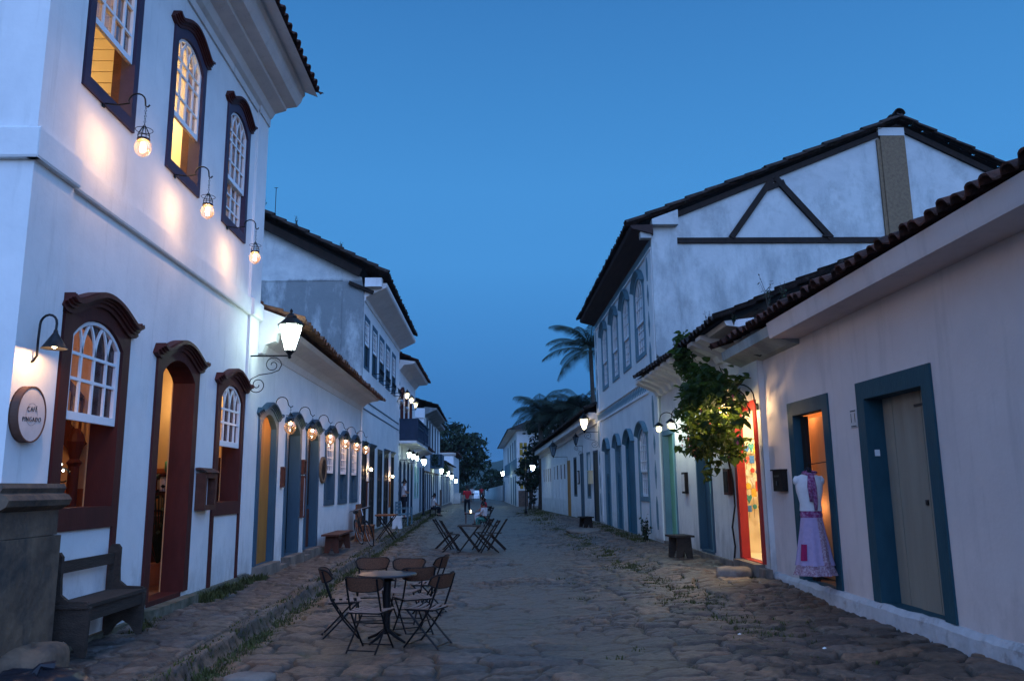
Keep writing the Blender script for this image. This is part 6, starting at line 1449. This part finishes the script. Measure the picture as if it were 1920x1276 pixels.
    for s_ in 'lr':
        L_['hip'+s_] = J['hip'+s_]; L_['kn'+s_] = J['kn'+s_]; L_['an'+s_] = J['kn'+s_].lerp(J['an'+s_], .88); LE += [('pelvis', 'hip'+s_), ('hip'+s_, 'kn'+s_), ('kn'+s_, 'an'+s_)]; LR.update({'hip'+s_: .098, 'kn'+s_: .07, 'an'+s_: .052})
    skin_fig('trousers', L_, LE, LR, leg_m, t)
    for s_ in 'lr':
        a, q = J['an'+s_], J['toe'+s_]; d_ = (q-a); d_.z = 0; d_.normalize(); b = MB(); b.tube([tuple(a-d_*.05+Vector((0, 0, -.035))), tuple(a+d_*.05+Vector((0, 0, -.035))), tuple(q+d_*.03)], [.04, .042, .028], 8); b.build('shoe', clothd, t, local=True, smooth=True)
    return t
def stand(**kw):
    J = dict(pelvis=(0, 0, .93), waist=(0, 0, 1.10), chest=(0, .0, 1.32), neck=(0, 0, 1.48), head0=(0, .01, 1.54), head=(0, .02, 1.62), crown=(0, .01, 1.68),
             shl=(-.19, 0, 1.42), ell=(-.24, -.02, 1.14), wrl=(-.23, .10, .90), hdl=(-.23, .14, .82), shr=(.19, 0, 1.42), elr=(.24, -.02, 1.14), wrr=(.23, .10, .90), hdr=(.23, .14, .82),
             hipl=(-.10, 0, .88), knl=(-.11, .02, .49), anl=(-.11, 0, .09), toel=(-.12, .14, .035), hipr=(.10, 0, .88), knr=(.11, .02, .49), anr=(.11, 0, .09), toer=(.12, .14, .035)); J.update(kw); return J
def sit(**kw):
    J = dict(pelvis=(0, 0, .50), waist=(0, .01, .67), chest=(0, .04, .88), neck=(0, .06, 1.04), head0=(0, .07, 1.10), head=(0, .09, 1.18), crown=(0, .08, 1.24),
             shl=(-.19, .04, .98), ell=(-.23, .10, .74), wrl=(-.14, .30, .66), hdl=(-.10, .37, .65), shr=(.19, .04, .98), elr=(.23, .10, .74), wrr=(.14, .30, .66), hdr=(.10, .37, .65),
             hipl=(-.10, .04, .49), knl=(-.12, .42, .50), anl=(-.12, .40, .09), toel=(-.13, .54, .035), hipr=(.10, .04, .49), knr=(.12, .42, .50), anr=(.12, .40, .09), toer=(.13, .54, .035)); J.update(kw); return J
person('person in white shirt and black trousers standing with folded arms by the blue doors', (-3.93, 36.75, .30), -70, stand(ell=(-.25, .04, 1.16), wrl=(-.06, .20, 1.18), hdl=(.04, .21, 1.20), elr=(.25, .04, 1.16), wrr=(.06, .22, 1.14), hdr=(-.04, .22, 1.16)), clothw, clothd)
blk = thing('door_step_seat', 'dark low wooden seat under the sitting person in white', 'seat', on(-3.42, 48.)); b = MB(); b.cbox((0, 0, .40), (.4, .5, .05)); b.build('seat', darkwood, blk, local=True)
for q in ((-.15, -.2), (.15, -.2), (-.15, .2), (.15, .2)):
    b = MB(); b.cbox((q[0], q[1], .19), (.04, .04, .38)); b.build('leg', darkwood, blk, local=True)
person('person in white shirt and dark trousers sitting by the doors down the street', (-3.42, 48., gz(-3.42, 48.)), -60, sit(), clothw, clothd)
person('person walking in a red patterned shirt and dark trousers in mid street', (-1.45, 50., gz(-1.45, 50.)), 10, stand(knl=(-.11, .14, .50), anl=(-.11, .16, .10), toel=(-.11, .30, .05), knr=(.11, -.02, .49), anr=(.11, -.20, .12), toer=(.11, -.08, .03), wrl=(-.28, -.08, .92), hdl=(-.29, -.10, .84), wrr=(.27, .16, .95), hdr=(.28, .22, .88)), clothr, clothd)
for (x, y, rz, lb) in ((-.25, 37.9, 160, 'dark wooden chair under the sitting person in red'), (-.22, 35.6, 120, 'dark wooden chair under the sitting person in white with dark hair')):
    c = copy_tree(fc); c.location = on(x, y); c.rotation_euler = (0, 0, R_(rz)); c['label'] = lb; c['group'] = 'chairs of the people at the candle table'
person('person with long dark hair in red and white sitting at the candle table', (-.28, 37.86, gz(-.28, 37.9)-.03), 110, sit(), clothr, clothw, hair_long=True)
person('person with dark hair and white top on the near chair at the candle table', (-.26, 35.62, gz(-.2, 35.6)-.10), 60, sit(), clothw, MATS['cloth_e'], scale=.88)
person('person in a pale shirt standing far down the street beside the parked van', (-2.2, 96., gz(-2.2, 96.)), 170, stand(), clothw, clothd)
person('person in a red shirt standing among the far parked cars', (-1.2, 104., gz(-1.2, 104.)), 200, stand(), clothr, clothd)

# ================================================================== VEHICLES far away
def car(name, label, loc, rz, m, prof, W_, group=None, wheels=(.75, 3.3), glass_p=None, H_=None):
    t = thing(name, label, name.replace('_', ' ').split()[-1], loc, R_(rz), group)
    b = MB(); b.T = lambda p: (p[1], p[0], p[2]); b.prism([prof], -W_/2, W_/2); b.build('body', m, t, local=True)
    b = MB(); b.T = lambda p: (p[1], p[0], p[2]); b.prism([glass_p], -W_/2-.01, W_/2+.01); b.build('side_window', carblue, t, local=True)
    x0, z0, x1, z1 = glass_p[0][0], glass_p[0][1], glass_p[-1][0], glass_p[-1][1]
    b = MB(); b.add([(-W_*.42, x0-.12, z0), (W_*.42, x0-.12, z0), (W_*.38, x1-.10, z1), (-W_*.38, x1-.10, z1)], [(0, 1, 2, 3)]); b.build('windscreen', carblue, t, local=True)
    for y in wheels:
        for x in (-W_/2+.1, W_/2-.1):
            b = MB(); b.tube([(x-.1, y, .32), (x+.1, y, .32)], .32, 14); b.build('wheel', plastic, t, local=True)
    for x in (-W_*.36, W_*.36):
        b = MB(); b.cbox((x, -.02, .72), (.28, .06, .14)); b.build('headlight', silver, t, local=True)
zf = lambda y: -.09-1.15*float(sst(np.array(float(y)), 117, 200.))
car('white_van', 'white van parked at the far end of the street', (-3.6, 190., zf(190.)), 5, carwhite, [(0, .35), (4.6, .35), (4.6, 2.1), (1.3, 2.15), (.75, 1.35), (.0, 1.1)], 1.9, glass_p=[(.85, 1.35), (2.2, 1.35), (2.2, 1.9), (1.28, 1.9)])
car('white_car', 'low white car parked beside the far white van', (-1.5, 185., zf(185.)), -8, carwhite, [(0, .35), (4.2, .35), (4.2, .95), (3.7, 1.42), (1.7, 1.45), (1.0, .95), (0, .8)], 1.75, glass_p=[(1.15, .95), (3.7, .95), (3.5, 1.36), (1.75, 1.38)])
car('dark_car', 'dark car parked near the low boundary wall at the street end', (.1, 140., zf(140.)), 12, carblue, [(0, .35), (4.2, .35), (4.2, .95), (3.7, 1.42), (1.7, 1.45), (1.0, .95), (0, .8)], 1.75, glass_p=[(1.15, .95), (3.7, .95), (3.5, 1.36), (1.75, 1.38)])

# ================================================================== PLANTS
def leaves(name, m, parent, pts, size, seed=1, fold=.3, heart=False, droop=.35, drop=0):
    rs = random.Random(seed); V_ = []; F_ = []
    for p in pts:
        s_ = size*rs.uniform(.45, 1.35); a = rs.random()*6.283; tl = rs.uniform(-1.1, .5)-droop; d_ = Vector((math.cos(a)*math.cos(tl), math.sin(a)*math.cos(tl), math.sin(tl))); sd = Vector((-math.sin(a), math.cos(a), 0)); nn = sd.cross(d_)
        roll_ = rs.uniform(-.7, .7); sd = (sd*math.cos(roll_)+nn*math.sin(roll_)); nn = sd.cross(d_); p = Vector(p)
        o = len(V_)
        if heart:
            V_ += [tuple(p), tuple(p+d_*s_*.12+sd*s_*.42-nn*s_*.05), tuple(p+d_*s_*.55+sd*s_*.36-nn*s_*.12), tuple(p+d_*s_*1.1-nn*s_*.1), tuple(p+d_*s_*.55-sd*s_*.36-nn*s_*.12), tuple(p+d_*s_*.12-sd*s_*.42-nn*s_*.05), tuple(p+d_*s_*.55+nn*s_*.04)]
            F_ += [(o, o+1, o+2, o+6), (o+6, o+2, o+3), (o, o+6, o+4, o+5), (o+6, o+3, o+4)]
        else:
            V_ += [tuple(p), tuple(p+d_*s_*.5+sd*s_*.28), tuple(p+d_*s_), tuple(p+d_*s_*.5-sd*s_*.28)]; F_.append((o, o+1, o+2, o+3))
    return mesh_obj(name, V_, F_, m, parent)
# climbing vine on the vine house
t = thing('climbing_vine', 'leafy climbing vine with pink bracts hanging between green and red doors', 'vine', (4.5, 15.2, .2))
rs = random.Random(12); pts = []; pk_ = []
def dens(x, y, z):
    # hanging mass: wide shoulder, ragged skirt
    top = 3.98-.35*abs(y-15.1); bot = 1.75+.55*abs(math.sin(y*2.3+x*3))+.35*abs(y-15.0)
    return bot < z < top
cl = []
while len(cl) < 150:
    x = rs.uniform(3.46, 4.62); y = rs.uniform(13.2, 16.4); z = rs.uniform(1.7, 4.05)
    q = ((x-4.16)/.56)**2+((y-14.5)/1.40)**2+((z-2.80)/1.16)**2
    if q < 1.0 and dens(x, y, z) and not (x > 4.3 and z < 2.2) and not (x > 4.25 and y < 14.05): cl.append((x, y, z))
for i in range(34):      # arm climbing to the eave and over the roof edge
    f = i/33.; cl.append((4.05+.1*math.sin(f*9), 15.6+.9*f, 3.6+1.15*f))
for x, y, z in cl:
    for k in range(rs.randint(10, 24)):
        r = .20*rs.random()**.6; a = rs.random()*6.283; e = rs.uniform(-1, 1); pts.append((min(4.66, x+r*math.cos(a)), y+r*math.sin(a)*1.2, z+r*e))
    if rs.random() < .30 and z < 3.2:
        for k in range(rs.randint(3, 7)): pk_.append((x-rs.uniform(0, .2), y+rs.uniform(-.2, .2), z+rs.uniform(-.15, .15)))
leaves('leaves', leaf, t, pts, .135, 3, heart=True); tag(leaves('bracts', bract, t, pk_, .075, 5), kind='stuff')
b = MB(); b.tube([(4.58, 15.42, .1), (4.62, 15.38, .5), (4.60, 15.42, .85), (4.65, 15.34, 1.25), (4.63, 15.3, 1.7), (4.50, 15.2, 2.3), (4.2, 15.2, 3.0), (4.1, 15.6, 3.7), (4.05, 16.3, 4.5)], [.02, .018, .018, .016, .018, .018, .016, .012, .008], 6)
for i in range(9):
    a = rs.uniform(14.5, 15.8); b.tube([(4.55, 15.25, 2.1), (4.40, (15.15+a)/2, 2.6), (4.15, a, rs.uniform(2.8, 3.6))], [.012, .009, .005], 5)
b.build('stem', bark_d, t)

def weed(loc, label, h=.35, n=10, seed=1, m=None, big=False):
    t = thing('weed', label, 'weed', loc, 0, 'weeds growing on the roofs' if not big else None); rs = random.Random(seed); b = MB(); pts = []
    for i in range(n):
        a = rs.random()*6.28; hh_ = h*rs.uniform(.35, 1); q = [(0, 0, -.05), (.03*math.cos(a), .03*math.sin(a), hh_*.5), (.10*h*2*rs.random()*math.cos(a), .10*math.sin(a), hh_)]; b.tube(q, [.006, .004, .002], 4)
        for k in range(7): f = .3+.7*k/6; pts.append((loc[0]+q[2][0]*f, loc[1]+q[2][1]*f, loc[2]+q[2][2]*f))
    b.build('stem', bark, t, local=True); leaves('leaves', leaf_d, t, pts, .05*(1 if not big else 2.2), seed)
for i, (x, y, z, h, lb) in enumerate(((4.35, 12.0, 4.36, .55, 'tallest spiky weed on the near tiled roof edge'), (4.45, 11.6, 4.38, .35, 'short spiky weed next to the tallest one on the near roof'), (4.2, 14.9, 4.66, .30, 'weed on the tiles where the two low roofs meet'),
        (4.3, 13.6, 4.45, .22, 'little weed on the near roof end above the rough eave'), (4.1, 17.2, 4.62, .25, 'weed on the vine house roof edge above the leaves'), (4.1, 19.0, 4.62, .18, 'small weed on the vine house roof towards the ornamented house'),
        (-7.5, 25.5, 10.85, .45, 'weed on the mouldy gable roof beside the café cornice'), (-6.4, 25.5, 10.3, .35, 'thin weed on the middle of the mouldy gable roof'), (-4.9, 25.5, 9.5, .25, 'small weed low on the mouldy gable roof'))):
    weed((x, y, z), lb, h, 8, 30+i)
t = thing('antenna', 'thin metal antenna rod on the mouldy gable roof', 'antenna', (-7.15, 25.6, 10.6)); b = MB(); b.tube([(0, 0, -.2), (0, 0, 1.05)], .012, 5); b.tube([(-.06, 0, 1.05), (.06, 0, 1.05)], .01, 4); b.build('rod', iron, t, local=True)
weed((4.35, 22.9, .1), 'bushy weed at the foot of the ornamented house', .75, 26, 61, big=True)

def palm(label, loc, h, r, nf, seed, lean=(0, 0), trunk=.17, dense=26, group=None, width=.5):
    t = thing('palm_tree', label, 'palm tree', loc, 0, group); rs = random.Random(seed)
    b = MB(); N_ = 22; b.tube([(lean[0]*(i/N_)**2, lean[1]*(i/N_)**2, h*i/N_) for i in range(N_+1)], [trunk*(1.35-.6*(i/N_)**.5)*(1+.05*(i % 2)) for i in range(N_+1)], 10); b.build('trunk', bark, t, local=True, smooth=True)
    V_ = []; F_ = []; top = Vector((lean[0], lean[1], h))
    for f in range(nf):
        az = 2*math.pi*(f*.382)+rs.uniform(-.2, .2); el = 1.42-1.75*(f/nf)+rs.uniform(-.12, .12); L_ = r*rs.uniform(.85, 1.1); P = []; p = top.copy(); e = el; S_ = 14
        for k in range(S_+1):
            P.append(p.copy()); p = p+Vector((math.cos(az)*math.cos(e), math.sin(az)*math.cos(e), math.sin(e)))*(L_/S_); e -= (.045+.035*(1-f/nf))*(1+k*.09)
        sd = Vector((-math.sin(az), math.cos(az), 0))
        for k in range(S_):
            a, c = P[k], P[k+1]; o = len(V_); w_ = .03*(1-k/S_)+.008; V_ += [tuple(a-sd*w_), tuple(a+sd*w_), tuple(c+sd*w_*.8), tuple(c-sd*w_*.8)]; F_.append((o, o+1, o+2, o+3))
        for k in range(dense):
            u = .10+.9*k/dense; i = min(S_-1, int(u*S_)); q = P[i].lerp(P[i+1], u*S_-i); tg = (P[i+1]-P[i]).normalized(); ll = r*width*.75*math.sin(math.pi*(u*.82+.15))**.7
            for s_ in (-1, 1):
                dd = (sd*s_*.75+tg*.55+Vector((0, 0, -.30-.35*u))).normalized()*ll*rs.uniform(.8, 1.1); o = len(V_); wd = tg*(.016+.006*r/2); mid = q+dd*.5+Vector((0, 0, .03)); end = q+dd+Vector((0, 0, -ll*.22))
                V_ += [tuple(q-wd), tuple(q+wd), tuple(mid+wd), tuple(mid-wd), tuple(end)]; F_ += [(o, o+1, o+2, o+3), (o+3, o+2, o+4)]
    mesh_obj('crown', V_, F_, palm_m, t, local=True); return t
palm('tall slender palm rising behind the ornamented house against the sky', (5.92, 45., 0), 9.35, 3.0, 24, 3, (-.12, 0), .14, 32, width=.32)
PG = 'bushy palms before the dark hipped roof'
palm('feathery palm at the street side of the dark hipped roof', (3.6, 57., 0), 6.9, 2.5, 22, 5, (0, 0), .2, 22, PG); palm('feathery palm in the middle before the dark hipped roof', (5.0, 56., 0), 6.5, 2.6, 22, 8, (0, 0), .2, 22, PG); palm('feathery palm nearest the long low roof with fronds standing up', (6.3, 55., 0), 6.9, 2.4, 22, 11, (0, 0), .2, 22, PG)

def tree(name, label, loc, h, crown, nclump, nl, lsz, seed, m=None, trunk=.3, cat='tree', flat=1., group=None, low=.35):
    t = thing(name, label, cat, loc, 0, group); rs = random.Random(seed); b = MB(); x0, y0, z0 = 0, 0, 0
    b.tube([(0, 0, -.2), (.1, 0, h*.2), (0, .1, h*.45), (.1, 0, h*.7)], [trunk, trunk*.8, trunk*.6, trunk*.3], 9)
    pts = []; cx, cy_, cz = crown
    for i in range(nclump):
        while True:
            u = [rs.uniform(-1, 1) for _ in range(3)]
            if sum(v*v for v in u) < 1: break
        if rs.random() < .6:
            n_ = math.sqrt(sum(v*v for v in u)); u = [v/n_*rs.uniform(.7, 1.0) for v in u]
        c = (u[0]*cx, u[1]*cy_, h-cz+u[2]*cz)
        if i % 4 == 0: b.tube([(0, 0, h*low), (c[0]*.5, c[1]*.5, (h*low+c[2])*.55), (c[0]*.9, c[1]*.9, c[2])], [trunk*.35, trunk*.2, trunk*.08], 5)
        rr = rs.uniform(.10, .24)*cx
        for k in range(nl):
            a = rs.random()*6.283; q = rr*rs.random()**.5; pts.append((loc[0]+c[0]+q*math.cos(a)*1.5, loc[1]+c[1]+q*math.sin(a)*1.5, loc[2]+c[2]+rs.gauss(0, rr*.28*flat)))
    b.build('trunk', bark, t, local=True); leaves('crown', m or leaf_d, t, pts, lsz, seed); return t
tree('broadleaf_tree', 'big dark spreading tree behind the last house of the west row', (-5.6, 106., 0), 10.2, (4.9, 4.5, 4.0), 190, 46, .55, 4, trunk=.5, flat=.7)
tree('broadleaf_tree', 'dark rounded tree mass under the feathery palms', (4.9, 58.5, 0), 7.4, (2.2, 1.8, 2.2), 120, 40, .34, 27, trunk=.25)
tree('round_bush', 'dark rounded bush tree beside the lit post lamp', (2.75, 57.5, 0), 4.2, (.86, 1.0, 1.45), 90, 34, .24, 7, trunk=.13)
tree('round_bush', 'low dark green shrub against the end of the long low house', (2.9, 56.3, 0), 2.2, (.30, .4, .9), 30, 24, .16, 17, trunk=.06, cat='shrub')
tree('broadleaf_tree', 'small dark tree above the low boundary wall', (.1, 122., -.1), 4.6, (1.9, 2., 1.6), 50, 30, .4, 9, trunk=.2)
for i, (x, y, h, lb) in enumerate(((-9.5, 200., 5.2, 'dark hedge tree far left of the white van'.replace('left of', 'behind the big tree and')), (-5.5, 230., 4.6, 'low dark tree directly behind the white van'), (-.5, 235., 4.4, 'low dark tree between the white car and the boundary wall'), (4.5, 225., 5.5, 'low dark tree hidden partly by the hipped house'))):
    tree('broadleaf_tree', lb, (x, y, -1.25), h, (3.6, 3., 2.0), 50, 30, .6, 70+i, trunk=.25, group='low trees at the foot of the hills')
t = thing('balcony_plants', 'leafy pots hanging on the grey box balcony', 'plant', (-3.4, 60., 3.2)); pts = [(-3.4+random.uniform(-.3, .2), 58.7+random.uniform(0, 3.), 3.2+random.uniform(-.5, .4)) for _ in range(500)]; leaves('leaves', leaf_d, t, pts, .18, 44)
t = thing('wall_plants', 'leaves hanging from the low eave beside the balcony house', 'plant', (-3.6, 52., 3.5)); pts = [(-3.6+random.uniform(-.2, .2), 51.+random.uniform(0, 2.4), 3.5+random.uniform(-.4, .3)) for _ in range(260)]; leaves('leaves', leaf_d, t, pts, .16, 45)
b = MB(); b.tube([(4.80, 13.9, 4.02), (4.62, 13.6, 3.98), (4.56, 13.45, 3.86), (4.62, 13.3, 3.80), (4.70, 13.25, 3.86)], .014, 6); b.build('iron_hook', iron, A.root)

# ================================================================== AIR
hz = bpy.data.materials.new('haze_air'); hz.use_nodes = True; n = hz.node_tree; n.nodes.remove(n.nodes['Principled BSDF'])
pv = n.nodes.new('ShaderNodeVolumePrincipled'); pv.inputs['Color'].default_value = (.72, .84, 1., 1); pv.inputs['Density'].default_value = .00022; pv.inputs['Anisotropy'].default_value = .2
n.links.new(pv.outputs[0], n.nodes['Material Output'].inputs['Volume'])
b = MB(); b.box((-1900, -70, -3.), (1900, 2300, 60)); tag(b.build('haze', hz), 'thin blue evening haze over the street and hills', 'haze', None, 'stuff')
